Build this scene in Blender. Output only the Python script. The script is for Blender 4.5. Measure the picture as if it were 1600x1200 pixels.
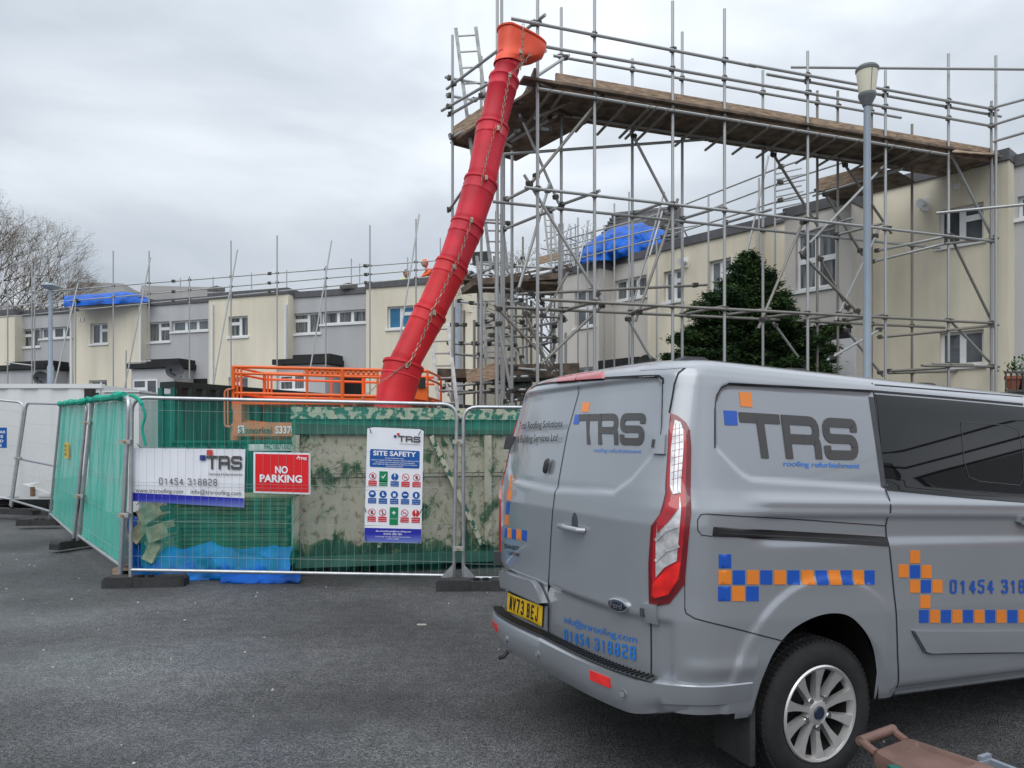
import bpy, bmesh, math, random
import numpy as np
from mathutils import Vector, Matrix
random.seed(7); np.random.seed(7)
for o in list(bpy.data.objects): bpy.data.objects.remove(o)
scene = bpy.context.scene
COL = scene.collection
# ------------------------------------------------------------------ camera
F = 1155.0; CH = 1.6; HZ = 688.0          # focal length in photo pixels, camera height, horizon row
cam = bpy.data.objects.new('camera', bpy.data.cameras.new('camera'))
COL.objects.link(cam); scene.camera = cam
cam.location = (0, 0, CH); cam.rotation_euler = (math.radians(90), 0, 0)
cam.data.sensor_width = 36; cam.data.lens = 36*F/1600
cam.data.shift_y = (HZ-600)/1600; cam.data.clip_end = 2000; cam.data.clip_start = 0.05
# ------------------------------------------------------------------ world, sun, exposure
SUN_E = math.radians(52); SUN_R = math.radians(205)
w = bpy.data.worlds.new('World'); scene.world = w; w.use_nodes = True
nt = w.node_tree; nt.nodes.clear()
def N(t, k, **kw):
    n = t.nodes.new(k)
    for a, b in kw.items(): setattr(n, a, b)
    return n
out = N(nt, 'ShaderNodeOutputWorld'); bg = N(nt, 'ShaderNodeBackground'); bg2 = N(nt, 'ShaderNodeBackground'); mix = N(nt, 'ShaderNodeMixShader')
sky = N(nt, 'ShaderNodeTexSky', sky_type='NISHITA'); sky.sun_disc = False; sky.sun_elevation = SUN_E; sky.sun_rotation = SUN_R
bg.inputs[1].default_value = 0.09
nt.links.new(sky.outputs[0], bg.inputs[0])
tc = N(nt, 'ShaderNodeTexCoord'); mp = N(nt, 'ShaderNodeMapping'); mp.inputs['Scale'].default_value = (1.0, 1.0, 2.3); mp.inputs['Location'].default_value = (0.35, 0.2, 0.1)
n1 = N(nt, 'ShaderNodeTexNoise'); n1.inputs['Scale'].default_value = 1.9; n1.inputs['Detail'].default_value = 7; n1.inputs['Roughness'].default_value = 0.5; n1.inputs['Distortion'].default_value = 0.35
cr = N(nt, 'ShaderNodeValToRGB')
e = cr.color_ramp.elements
e[0].position = 0.34; e[0].color = (0.30, 0.34, 0.385, 1); e[1].position = 0.68; e[1].color = (0.60, 0.63, 0.675, 1)
m = e.new(0.5); m.color = (0.42, 0.455, 0.495, 1)
sx = N(nt, 'ShaderNodeSeparateXYZ')
nt.links.new(tc.outputs['Generated'], mp.inputs[0]); nt.links.new(mp.outputs[0], n1.inputs['Vector'])
nt.links.new(tc.outputs['Generated'], sx.inputs[0])
ad = N(nt, 'ShaderNodeMath', operation='MULTIPLY_ADD'); ad.inputs[1].default_value = 0.16; ad.inputs[2].default_value = -0.02   # brighter towards the right
nt.links.new(sx.outputs[0], ad.inputs[0])
ad2 = N(nt, 'ShaderNodeMath', operation='ADD'); nt.links.new(n1.outputs[0], ad2.inputs[0]); nt.links.new(ad.outputs[0], ad2.inputs[1])
ad3 = N(nt, 'ShaderNodeMath', operation='MULTIPLY_ADD'); ad3.inputs[1].default_value = 0.13; nt.links.new(sx.outputs[2], ad3.inputs[0]); nt.links.new(ad2.outputs[0], ad3.inputs[2])
nt.links.new(ad3.outputs[0], cr.inputs[0]); nt.links.new(cr.outputs[0], bg2.inputs[0])
ov = N(nt, 'ShaderNodeMath', operation='MULTIPLY_ADD', use_clamp=False); ov.inputs[1].default_value = 1.15; ov.inputs[2].default_value = 0.83   # overcast: brighter overhead
mxz = N(nt, 'ShaderNodeMath', operation='MAXIMUM'); mxz.inputs[1].default_value = 0.0; nt.links.new(sx.outputs[2], mxz.inputs[0]); nt.links.new(mxz.outputs[0], ov.inputs[0]); nt.links.new(ov.outputs[0], bg2.inputs[1])
mix.inputs[0].default_value = 0.93
nt.links.new(bg.outputs[0], mix.inputs[1]); nt.links.new(bg2.outputs[0], mix.inputs[2]); nt.links.new(mix.outputs[0], out.inputs[0])
sun = bpy.data.objects.new('sun', bpy.data.lights.new('sun', 'SUN')); COL.objects.link(sun)
sun.data.energy = 1.1; sun.data.angle = math.radians(60); sun.data.color = (1, 0.97, 0.92)
sd = Vector((math.sin(SUN_R)*math.cos(SUN_E), math.cos(SUN_R)*math.cos(SUN_E), math.sin(SUN_E)))
sun.rotation_euler = sd.to_track_quat('Z', 'Y').to_euler(); sun.location = (0, 0, 30)
vs = scene.view_settings
scene.display_settings.display_device = 'sRGB'
vs.view_transform = 'Standard'; vs.look = 'None'; vs.gamma = 1; vs.exposure = 0.50
vs.use_curve_mapping = False
# ------------------------------------------------------------------ materials
MATS = {}
def mat(name, col, rough=0.7, metal=0.0, var=0.12, scale=6.0, bump=0.0, bscale=60.0, coat=0.0, alpha=1.0, spec=0.5, col2=None, thr=None, stretch=(1,1,1), emis=None, detail=5):
    if name in MATS: return MATS[name]
    m = bpy.data.materials.new(name); m.use_nodes = True; t = m.node_tree
    b = t.nodes['Principled BSDF']
    b.inputs['Roughness'].default_value = rough; b.inputs['Metallic'].default_value = metal
    b.inputs['Coat Weight'].default_value = coat; b.inputs['Coat Roughness'].default_value = 0.04
    b.inputs['Alpha'].default_value = alpha; b.inputs['Specular IOR Level'].default_value = spec
    tcn = N(t, 'ShaderNodeTexCoord'); mpn = N(t, 'ShaderNodeMapping'); mpn.inputs['Scale'].default_value = stretch
    t.links.new(tcn.outputs['Object'], mpn.inputs[0])
    nz = N(t, 'ShaderNodeTexNoise'); nz.inputs['Scale'].default_value = scale; nz.inputs['Detail'].default_value = detail
    t.links.new(mpn.outputs[0], nz.inputs['Vector'])
    rp = N(t, 'ShaderNodeValToRGB'); el = rp.color_ramp.elements
    c = col; c2 = col2 if col2 else tuple(max(0, min(1, x*(1+var))) for x in c)
    c1 = c if col2 else tuple(x*(1-var) for x in c)
    a, bb = thr if thr else (0.3, 0.7)
    el[0].position = a; el[0].color = (*c1, 1); el[1].position = bb; el[1].color = (*c2, 1)
    t.links.new(nz.outputs[0], rp.inputs[0]); t.links.new(rp.outputs[0], b.inputs['Base Color'])
    if bump:
        n2 = N(t, 'ShaderNodeTexNoise'); n2.inputs['Scale'].default_value = bscale; n2.inputs['Detail'].default_value = 3
        t.links.new(mpn.outputs[0], n2.inputs['Vector'])
        bp = N(t, 'ShaderNodeBump'); bp.inputs['Strength'].default_value = bump; bp.inputs['Distance'].default_value = 0.01
        t.links.new(n2.outputs[0], bp.inputs['Height']); t.links.new(bp.outputs[0], b.inputs['Normal'])
    if emis: b.inputs['Emission Color'].default_value = (*emis, 1); b.inputs['Emission Strength'].default_value = 1
    MATS[name] = m; return m
def srgb(r, g, b): 
    return tuple(((x/255)/12.92 if x/255 < 0.04045 else ((x/255+0.055)/1.055)**2.4) for x in (r, g, b))
M = dict(
 tube=mat('galvanised tube', (0.40, 0.41, 0.41), 0.5, 0.55, 0.3, 9, stretch=(1, 1, 1)),
 tube_old=mat('old scaffold tube', (0.26, 0.25, 0.225), 0.6, 0.45, 0.45, 7),
 coupler=mat('rusty coupler', (0.10, 0.095, 0.09), 0.6, 0.5, 0.5, 30),
 board=mat('scaffold board', (0.35, 0.255, 0.18), 0.85, 0, 0.5, 6, 0.4, 40, stretch=(1.2, 1.2, 8)),
 board_old=mat('dark scaffold board', (0.15, 0.115, 0.088), 0.9, 0, 0.55, 5, 0.4, 40),
 cream=mat('cream render', (0.74, 0.69, 0.565), 0.9, 0, 0.09, 0.9, 0.25, 90, stretch=(2.2, 2.2, .35)),
 cream_side=mat('cream render right', (0.72, 0.665, 0.535), 0.9, 0, 0.15, 0.8, 0.25, 90, stretch=(2, 2, .35)),
 grey=mat('grey render', (0.47, 0.475, 0.485), 0.9, 0, 0.07, 0.9, 0.2, 90, stretch=(2.2, 2.2, .35)),
 grey_lt=mat('pale grey render', (0.60, 0.57, 0.53), 0.9, 0, 0.09, 0.8, 0.2, 90, stretch=(2.2, 2.2, .35)),
 fascia=mat('dark fascia', (0.10, 0.10, 0.11), 0.6, 0, 0.15),
 black=mat('black plastic', (0.012, 0.012, 0.013), 0.5, 0, 0.2),
 openshade=mat('opening shade', (0.012, 0.012, 0.013), 0.9),  # near-black, paints the shade inside openings
 upvc=mat('white window frame', (0.78, 0.79, 0.80), 0.4, 0, 0.03),
 glass=mat('house glass', (0.11, 0.125, 0.14), 0.06, 0.0, 0.5, 1.1, spec=0.9),
 curtain=mat('net curtain', (0.42, 0.43, 0.43), 0.9, 0, 0.35, 5, stretch=(6, 6, 0.6)),
 blueblind=mat('blue blind', (0.03, 0.17, 0.33), 0.35, 0, 0.15, 3),
 roofing=mat('flat roof', (0.12, 0.12, 0.12), 0.9),
 tiles=mat('roof tiles', (0.125, 0.125, 0.13), 0.85, 0, 0.25, 9),
 red=mat('red chute', (0.52, 0.012, 0.03), 0.45, 0, 0.25, 2.5, 0.12, 12, spec=0.3),
 red2=mat('orange red chute', (0.80, 0.075, 0.022), 0.45, 0, 0.15, 4),
 redfaded=mat('faded red chute', (0.56, 0.016, 0.024), 0.45, 0, 0.2, 2.5, 0.12, 12, spec=0.3),
 chain=mat('chain', (0.35, 0.30, 0.24), 0.5, 0.6, 0.4, 40),
 orange=mat('orange paint', (0.80, 0.13, 0.012), 0.45, 0, 0.15),
 tarp=mat('blue tarpaulin', (0.0, 0.085, 0.42), 0.5, 0, 0.5, 3, 1.0, 5, spec=0.2),
 tarp2=mat('light blue tarpaulin', (0.0, 0.15, 0.50), 0.5, 0, 0.45, 4, 0.8, 9, spec=0.3),
 white=mat('white cabin', (0.66, 0.68, 0.68), 0.55, 0, 0.02, 1),
 signwhite=mat('sign white', (0.80, 0.82, 0.88), 0.35, 0, 0.02),
 signblue=mat('sign blue', (0.012, 0.035, 0.42), 0.35, 0, 0.08, 3),
 safeblue=mat('safety blue', (0.0, 0.09, 0.36), 0.4, 0, 0.02),
 safered=mat('safety red', (0.60, 0.02, 0.035), 0.4, 0, 0.02),
 npred=mat('no parking red', (0.74, 0.008, 0.014), 0.4, 0, 0.03),
 safegreen=mat('safety green', (0.0, 0.22, 0.09), 0.4, 0, 0.02),
 trsgrey=mat('logo grey', (0.07, 0.065, 0.07), 0.5, 0, 0.03),
 logored=mat('logo red', (0.62, 0.05, 0.03), 0.5, 0, 0.02),
 logoblue=mat('logo navy', (0.012, 0.03, 0.22), 0.5, 0, 0.02),
 yellow=mat('yellow tag', (0.75, 0.52, 0.02), 0.5, 0, 0.05),
 container=mat('dark green container', (0.008, 0.115, 0.09), 0.5, 0, 0.3, 2, 0.1, 8),
 contblack=mat('black container', (0.014, 0.022, 0.020), 0.5, 0, 0.3, 2),
 rubber=mat('rubber block', (0.028, 0.028, 0.03), 0.85, 0, 0.3, 9, 0.5, 30),
 lamppost=mat('grey painted steel', (0.26, 0.31, 0.365), 0.45, 0.1, 0.08, 3),
 lampglass=mat('milky lamp bowl', (0.66, 0.63, 0.50), 0.3, 0, 0.06, 4),
 lampgrey=mat('lamp grey', (0.12, 0.13, 0.14), 0.5),
 bark=mat('bark', (0.10, 0.085, 0.07), 0.9, 0, 0.3, 8),
 twig=mat('twigs', (0.13, 0.10, 0.07), 0.9, 0, 0.3, 8),
 bud=mat('buds', (0.22, 0.17, 0.07), 0.9, 0, 0.3, 2),
 conifer=mat('conifer needles', (0.034, 0.070, 0.028), 0.9, 0, 0.6, 2.2, spec=0.2),
 conifer2=mat('conifer tips', (0.080, 0.135, 0.042), 0.9, 0, 0.5, 3, spec=0.2),
 van=mat('grey van paint', (0.315, 0.335, 0.365), 0.28, 0.35, 0.035, 1.4, coat=1.0),
 vangap=mat('panel gap', (0.008, 0.008, 0.01), 0.7),
 vanplastic=mat('bumper step plastic', (0.05, 0.055, 0.06), 0.6, 0, 0.15, 12),
 vanglass=mat('van glass', (0.004, 0.0045, 0.005), 0.02, 0, 0.2, 2, spec=0.5),
 tyre=mat('tyre', (0.017, 0.017, 0.018), 0.8, 0, 0.25, 12, 0.2, 60),
 alloy=mat('alloy', (0.72, 0.72, 0.71), 0.30, 0.7, 0.08, 9),
 alloyshade=mat('shaded wheel barrel', (0.018, 0.018, 0.018), 0.7, 0.2, 0.3, 9),  # near-black, paints the shade in the gaps between the spokes
 lens=mat('red lens', (0.40, 0.004, 0.012), 0.08, 0, 0.2, 20, coat=1.0),
 lensdark=mat('dark red lens', (0.15, 0.003, 0.008), 0.1, 0, 0.2, 14, coat=1.0),
 lensbright=mat('bright red lens', (0.75, 0.012, 0.01), 0.1, 0, 0.5, 12, coat=1.0),
 lensclear=mat('clear lens', (0.62, 0.62, 0.64), 0.12, 0.3, 0.35, 22, coat=1.0),
 chrome=mat('chrome', (0.75, 0.75, 0.76), 0.12, 1.0, 0.02),
 vorange=mat('orange vinyl', (0.80, 0.23, 0.025), 0.35, 0, 0.03, coat=0.4),
 vmatte=mat('matt dark vinyl', (0.03, 0.03, 0.033), 0.85, 0, 0.03, spec=0.15),
 vblue=mat('blue vinyl', (0.008, 0.085, 0.45), 0.35, 0, 0.03, coat=0.4),
 vlblue=mat('light blue vinyl', (0.02, 0.19, 0.62), 0.35, 0, 0.03, coat=0.4),
 vgrey=mat('dark grey vinyl', (0.050, 0.047, 0.047), 0.4, 0, 0.03, coat=0.3),
 plate=mat('yellow plate', (0.80, 0.50, 0.012), 0.35, 0, 0.05, 12),
 brown=mat('brown bin plastic', (0.15, 0.085, 0.068), 0.6, 0, 0.18, 6, 0.2, 70),
 greybox=mat('blue grey box plastic', (0.20, 0.23, 0.27), 0.6, 0, 0.12),
 hivis=mat('hi vis yellow', (0.65, 0.75, 0.05), 0.8), hivisor=mat('hi vis orange', (0.85, 0.12, 0.03), 0.8),
 skin=mat('skin', (0.45, 0.27, 0.2), 0.6), hair=mat('dark hair', (0.03, 0.02, 0.015), 0.8), trousers=mat('dark trousers', (0.03, 0.03, 0.04), 0.9),
 terracotta=mat('terracotta', (0.35, 0.11, 0.06), 0.8), leafg=mat('leaf', (0.05, 0.12, 0.03), 0.7, 0, 0.4, 4),
 stone=mat('white stone chip', (0.45, 0.44, 0.40), 0.8, 0, 0.3), brickm=mat('red brick', (0.25, 0.10, 0.06), 0.85, 0, 0.3, 5),
 insul=mat('straw insulation', (0.42, 0.37, 0.24), 0.9, 0, 0.35, 14), slate=mat('stacked boards', (0.11, 0.13, 0.065), 0.85, 0, 0.6, 3, stretch=(0.6, 1, 9)),
 hill=mat('distant roofs', (0.17, 0.165, 0.16), 0.9, 0, 0.2, 0.5), dish=mat('dish grey', (0.12, 0.125, 0.14), 0.5), ltgrey=mat('pipe grey', (0.36, 0.40, 0.48), 0.5, 0, 0.08))
# ------------------------------------------------------------------ helpers
def setp(o, label=None, cat=None, group=None, kind=None):
    if label: o['label'] = label
    if cat: o['category'] = cat
    if group: o['group'] = group
    if kind: o['kind'] = kind
    return o
def empty(name, loc=(0, 0, 0), rz=0, **k):
    o = bpy.data.objects.new(name, None); COL.objects.link(o); o.location = loc; o.rotation_euler = (0, 0, rz)
    o.empty_display_size = 0.2
    return setp(o, **k)
def ortho(d):
    d = Vector(d).normalized(); a = Vector((0, 0, 1)) if abs(d.z) < 0.9 else Vector((1, 0, 0))
    x = d.cross(a).normalized(); return x, d.cross(x).normalized(), d
class MB:
    def __init__(s): s.v = []; s.f = []; s.mi = []
    def add(s, vs, fs, mi=0):
        b = len(s.v); s.v += [tuple(x) for x in vs]
        for f in fs: s.f.append([b+i for i in f]); s.mi.append(mi)
        return s
    def box(s, x0, x1, y0, y1, z0, z1, mi=0):
        return s.hexa([(x0,y0,z0),(x1,y0,z0),(x1,y1,z0),(x0,y1,z0),(x0,y0,z1),(x1,y0,z1),(x1,y1,z1),(x0,y1,z1)], mi)
    def hexa(s, p, mi=0):
        return s.add(p, [(3,2,1,0),(4,5,6,7),(0,1,5,4),(1,2,6,5),(2,3,7,6),(3,0,4,7)], mi)
    def obox(s, c, ax, ay, az, mi=0):
        c, ax, ay, az = map(Vector, (c, ax, ay, az))
        return s.hexa([c+sx*ax+sy*ay+sz*az for sz in (-1,1) for sx, sy in ((-1,-1),(1,-1),(1,1),(-1,1))], mi)
    def bar(s, a, b, wd, ht, mi=0, up=(0,0,1)):
        a, b = Vector(a), Vector(b); d = (b-a); u = Vector(up); x = d.cross(u)
        if x.length < 1e-6: x = Vector((1,0,0))
        x.normalize(); y = x.cross(d).normalized()
        return s.obox((a+b)/2, d/2, x*wd/2, y*ht/2, mi)
    def tube(s, a, b, r, n=8, r2=None, mi=0, cap=True):
        x, y, d = ortho(Vector(b)-Vector(a)); r2 = r if r2 is None else r2; a = Vector(a); b = Vector(b)
        vs = []
        for p, rr in ((a, r), (b, r2)):
            for i in range(n):
                t = 2*math.pi*i/n; vs.append(p+x*math.cos(t)*rr+y*math.sin(t)*rr)
        fs = [(i, (i+1) % n, n+(i+1) % n, n+i) for i in range(n)]
        if cap: fs += [tuple(range(n-1, -1, -1)), tuple(range(n, 2*n))]
        return s.add(vs, fs, mi)
    def path(s, pts, r, n=8, mi=0, closed=False):
        pts = [Vector(p) for p in pts]; m = len(pts); vs = []
        rr = r if hasattr(r, '__len__') else [r]*m
        px = None
        for i, p in enumerate(pts):
            a = pts[i-1] if (i or closed) else p; b = pts[(i+1) % m] if (i < m-1 or closed) else p
            d = (b-a).normalized()
            if px is None: x, y, _ = ortho(d)
            else:
                x = (px - d*px.dot(d)).normalized(); y = d.cross(x)
            px = x
            for k in range(n):
                t = 2*math.pi*k/n; vs.append(p+(x*math.cos(t)+y*math.sin(t))*rr[i])
        fs = []
        for i in range(m if closed else m-1):
            for k in range(n):
                j = (i+1) % m; fs.append((i*n+k, i*n+(k+1) % n, j*n+(k+1) % n, j*n+k))
        if not closed: fs += [tuple(range(n-1, -1, -1)), tuple(range((m-1)*n, m*n))]
        return s.add(vs, fs, mi)
    def lathe(s, prof, c=(0,0,0), n=32, axis='z', mi=0, close=False):
        vs = []; m = len(prof)
        for (r, h) in prof:
            for i in range(n):
                t = 2*math.pi*i/n; p = (r*math.cos(t), r*math.sin(t), h)
                if axis == 'y': p = (p[0], p[2], p[1])
                vs.append((c[0]+p[0], c[1]+p[1], c[2]+p[2]))
        fs = [(j*n+i, j*n+(i+1) % n, (j+1)*n+(i+1) % n, (j+1)*n+i) for j in range(m-1) for i in range(n)]
        if close: fs += [tuple(range(n)), tuple(range((m-1)*n, m*n))]
        return s.add(vs, fs, mi)
    def build(s, name, ms, parent=None, smooth=False, loc=None, rz=0, fix=True, **k):
        me = bpy.data.meshes.new(name); me.from_pydata(s.v, [], s.f)
        for x in (ms if isinstance(ms, (list, tuple)) else [ms]): me.materials.append(x)
        if any(s.mi): me.polygons.foreach_set('material_index', s.mi)
        if fix:
            bm = bmesh.new(); bm.from_mesh(me); bmesh.ops.recalc_face_normals(bm, faces=bm.faces); bm.to_mesh(me); bm.free()
        if smooth:
            me.polygons.foreach_set('use_smooth', [True]*len(me.polygons))
            try: me.set_sharp_from_angle(angle=math.radians(38))
            except Exception: pass
        o = bpy.data.objects.new(name, me); COL.objects.link(o)
        if parent: o.parent = parent
        if loc is not None: o.location = loc
        o.rotation_euler.z = rz
        return setp(o, **k)
def U(px, py, Y): return Vector(((px-800)/F*Y, Y, CH-(py-HZ)/F*Y))
class Plane:                       # a vertical plane through O (x,y) running along d, facing n
    def __init__(s, ox, oy, dx, dy):
        l = math.hypot(dx, dy); s.o = (ox, oy); s.d = (dx/l, dy/l); s.n = (s.d[1], -s.d[0])
        if s.n[1] > 0: s.n = (-s.n[0], -s.n[1])
    def hit(s, px, py, off=0.0):   # -> (t, z) where the photo's pixel meets the plane moved off metres towards the viewer
        k = (px-800)/F; ox = s.o[0]+s.n[0]*off; oy = s.o[1]+s.n[1]*off
        t = (k*oy-ox)/(s.d[0]-k*s.d[1]); Y = oy+t*s.d[1]
        return t, CH-(py-HZ)/F*Y
    def P(s, t, z, off=0.0): return Vector((s.o[0]+s.d[0]*t+s.n[0]*off, s.o[1]+s.d[1]*t+s.n[1]*off, z))
    def U(s, px, py, off=0.0): return s.P(*s.hit(px, py, off), off)
_tubes = {}
def tubeobj(name, parent, a, b, r, m, n=8):
    key = (m.name, n)
    if key not in _tubes:
        mb = MB(); mb.tube((0,0,0), (0,0,1), 1, n)
        o = mb.build('unit_tube', m, smooth=True); _tubes[key] = o.data; bpy.data.objects.remove(o)
    o = bpy.data.objects.new(name, _tubes[key]); COL.objects.link(o); o.parent = parent
    a, b = Vector(a), Vector(b); d = b-a
    x, y, z = ortho(d)
    R = Matrix((x, y, z)).transposed().to_4x4()
    o.matrix_local = (parent.matrix_basis.inverted() if parent else Matrix()) @ Matrix.Translation(a) @ R @ Matrix.Diagonal((r, r, d.length, 1))
    return o
_shared = {}
def inst(key, make, name, parent, matw):
    if key not in _shared:
        o = make(); _shared[key] = o.data; bpy.data.objects.remove(o)
    o = bpy.data.objects.new(name, _shared[key]); COL.objects.link(o); o.parent = parent
    o.matrix_local = (parent.matrix_basis.inverted() if parent else Matrix()) @ matw
    return o
def mk_coupler():
    mb = MB(); mb.box(-.045,.045,-.04,.04,-.035,.035); mb.tube((-.05,0,-.05),(-.05,0,.05),.012,6); mb.tube((.02,-.07,.02),(.02,.07,.02),.014,6); mb.box(-.02,.06,-.05,.05,-.02,.05)
    return mb.build('coupler', M['coupler'])
def coupler(parent, p, s=1.0):
    return inst('coupler', mk_coupler, 'coupler', parent, Matrix.Translation(p) @ Matrix.Rotation(random.random()*3, 4, 'Z') @ Matrix.Scale(s*.82, 4))
# text as mesh ---------------------------------------------------------------------------------
def text_geo(body, bold=0.0):
    cu = bpy.data.curves.new('t', 'FONT'); cu.body = body; cu.size = 1.0; cu.resolution_u = 3; cu.offset = bold
    o = bpy.data.objects.new('t', cu); COL.objects.link(o)
    dg = bpy.context.evaluated_depsgraph_get(); me = bpy.data.meshes.new_from_object(o.evaluated_get(dg))
    vs = [(v.co.x, v.co.y) for v in me.vertices]; fs = [tuple(p.vertices) for p in me.polygons]
    bpy.data.objects.remove(o); bpy.data.curves.remove(cu); bpy.data.meshes.remove(me)
    xs = [v[0] for v in vs]; x0, x1 = min(xs), max(xs)
    return [((x-x0)/(x1-x0), y/0.72) for x, y in vs], fs      # x 0..1, baseline 0, cap height about 1
def rpath(pts, r=0.18, n=4):      # polyline with rounded corners
    o = [pts[0]]
    for i in range(1, len(pts)-1):
        p = Vector(pts[i]); a = Vector(pts[i-1])-p; b = Vector(pts[i+1])-p
        q = min(r, a.length*0.49, b.length*0.49); A = p+a.normalized()*q; B = p+b.normalized()*q
        for k in range(n+1):
            t = k/n; o.append(tuple((1-t)**2*A+2*t*(1-t)*p+t*t*B))
    o.append(pts[-1]); return o
GL = {'0': [[(.5,1),(.9,1),(.9,0),(.1,0),(.1,1),(.5,1)]], '1': [[(.28,.78),(.58,1),(.58,0)]], '2': [[(.1,.88),(.1,1),(.9,1),(.9,.55),(.1,.42),(.1,0),(.9,0)]],
 '3': [[(.1,.88),(.1,1),(.88,1),(.88,.52),(.45,.52)],[(.5,.52),(.92,.52),(.92,0),(.1,0),(.1,.12)]], '4': [[(.72,0),(.72,1),(.1,.28),(.95,.28)]], '5': [[(.88,1),(.15,1),(.12,.58),(.9,.58),(.9,0),(.1,0),(.1,.12)]],
 '8': [[(.5,.52),(.9,.52),(.9,0),(.1,0),(.1,.52),(.5,.52)],[(.5,.52),(.86,.52),(.86,1),(.14,1),(.14,.52),(.5,.52)]], ' ': [],
 'T': [[(0,1),(1,1)],[(.5,.99),(.5,0)]], 'R': [[(.0,0),(.0,1)],[(.0,1),(.96,1),(.96,.44),(.1,.44)],[(.62,.44),(.93,.44),(.98,.30),(.98,.0)]], 'S': [[(.97,.865),(.97,1),(.02,1),(.02,.5),(.97,.5),(.97,0),(.02,0),(.02,.135)]],
 'M': [[(.05,0),(.12,1),(.5,.2),(.88,1),(.95,0)]], 'V': [[(.02,1),(.5,0),(.98,1)]], '7': [[(.05,1),(.95,1),(.4,0)]], 'B': [[(.05,0),(.05,1)],[(.1,1),(.85,1),(.85,.52),(.1,.52)],[(.1,0),(.95,0),(.95,.52),(.5,.52)]], 'E': [[(.05,0),(.05,1)],[(.1,1),(.9,1)],[(.1,0),(.9,0)],[(.1,.52),(.8,.52)]], 'J': [[(.8,1),(.8,0),(.1,0),(.1,.25)]]}
class Split(list): pass
def stroke_geo(body, th=0.13, cw=0.62, gap=0.14, r=0.2):
    """squared lettering: returns verts in (x 0..1, y 0..1, layer) and faces"""
    vs = []; fs = []; x = 0; lay = 0; h = th/2; marks = []
    for ch in body:
        marks.append(len(fs))
        ww = cw*(0.55 if ch == ' ' else 1)
        for st in GL[ch]:
            pts = [(x+h+px*(ww-th), h+py*(1-th)) for px, py in st]
            closed = st[0] == st[-1]
            if not closed:
                for e0, e1 in ((0, 1), (-1, -2)):
                    dv = Vector(pts[e0])-Vector(pts[e1]); dv.normalize(); pts[e0] = (pts[e0][0]+dv.x*h, pts[e0][1]+dv.y*h)
            pts = rpath(pts, r*ww if ch not in 'MV7E' else 0.001, 4) if len(pts) > 2 else pts
            base = len(vs); lay += 1
            for i, p in enumerate(pts):
                a = pts[max(i-1, 0)]; b = pts[min(i+1, len(pts)-1)]
                if closed and i in (0, len(pts)-1): a = pts[-2]; b = pts[1]
                d = Vector((b[0]-a[0], b[1]-a[1])); d = d.normalized() if d.length > 1e-9 else Vector((1, 0))
                pa = Vector((p[0]-a[0], p[1]-a[1])); k = 1.0
                if pa.length > 1e-9 and 0 < i < len(pts)-1:
                    k = 1/max(0.5, abs(pa.normalized().dot(d)))
                vs += [(p[0]-d.y*h*k, p[1]+d.x*h*k, lay), (p[0]+d.y*h*k, p[1]-d.x*h*k, lay)]
            for i in range(len(pts)-1):
                q = base+2*i; fs.append((q, q+1, q+3, q+2))
        x += ww+gap
    x -= gap
    vs = [(a/x, b, l) for a, b, l in vs]; marks.append(len(fs)); o = Split([vs, fs]); o.parts = []
    for m0, m1 in zip(marks[:-1], marks[1:]):
        if m1 > m0:
            ff = fs[m0:m1]; lo = min(min(f) for f in ff); hi = max(max(f) for f in ff); o.parts.append((vs[lo:hi+1], [tuple(i-lo for i in f) for f in ff]))
    return o
def on_quad(q, u, v):              # bilinear: q = bottom-left, bottom-right, top-right, top-left
    a, b, c, d = [Vector(x) for x in q]
    return a*(1-u)*(1-v)+b*u*(1-v)+c*u*v+d*(1-u)*v
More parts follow.
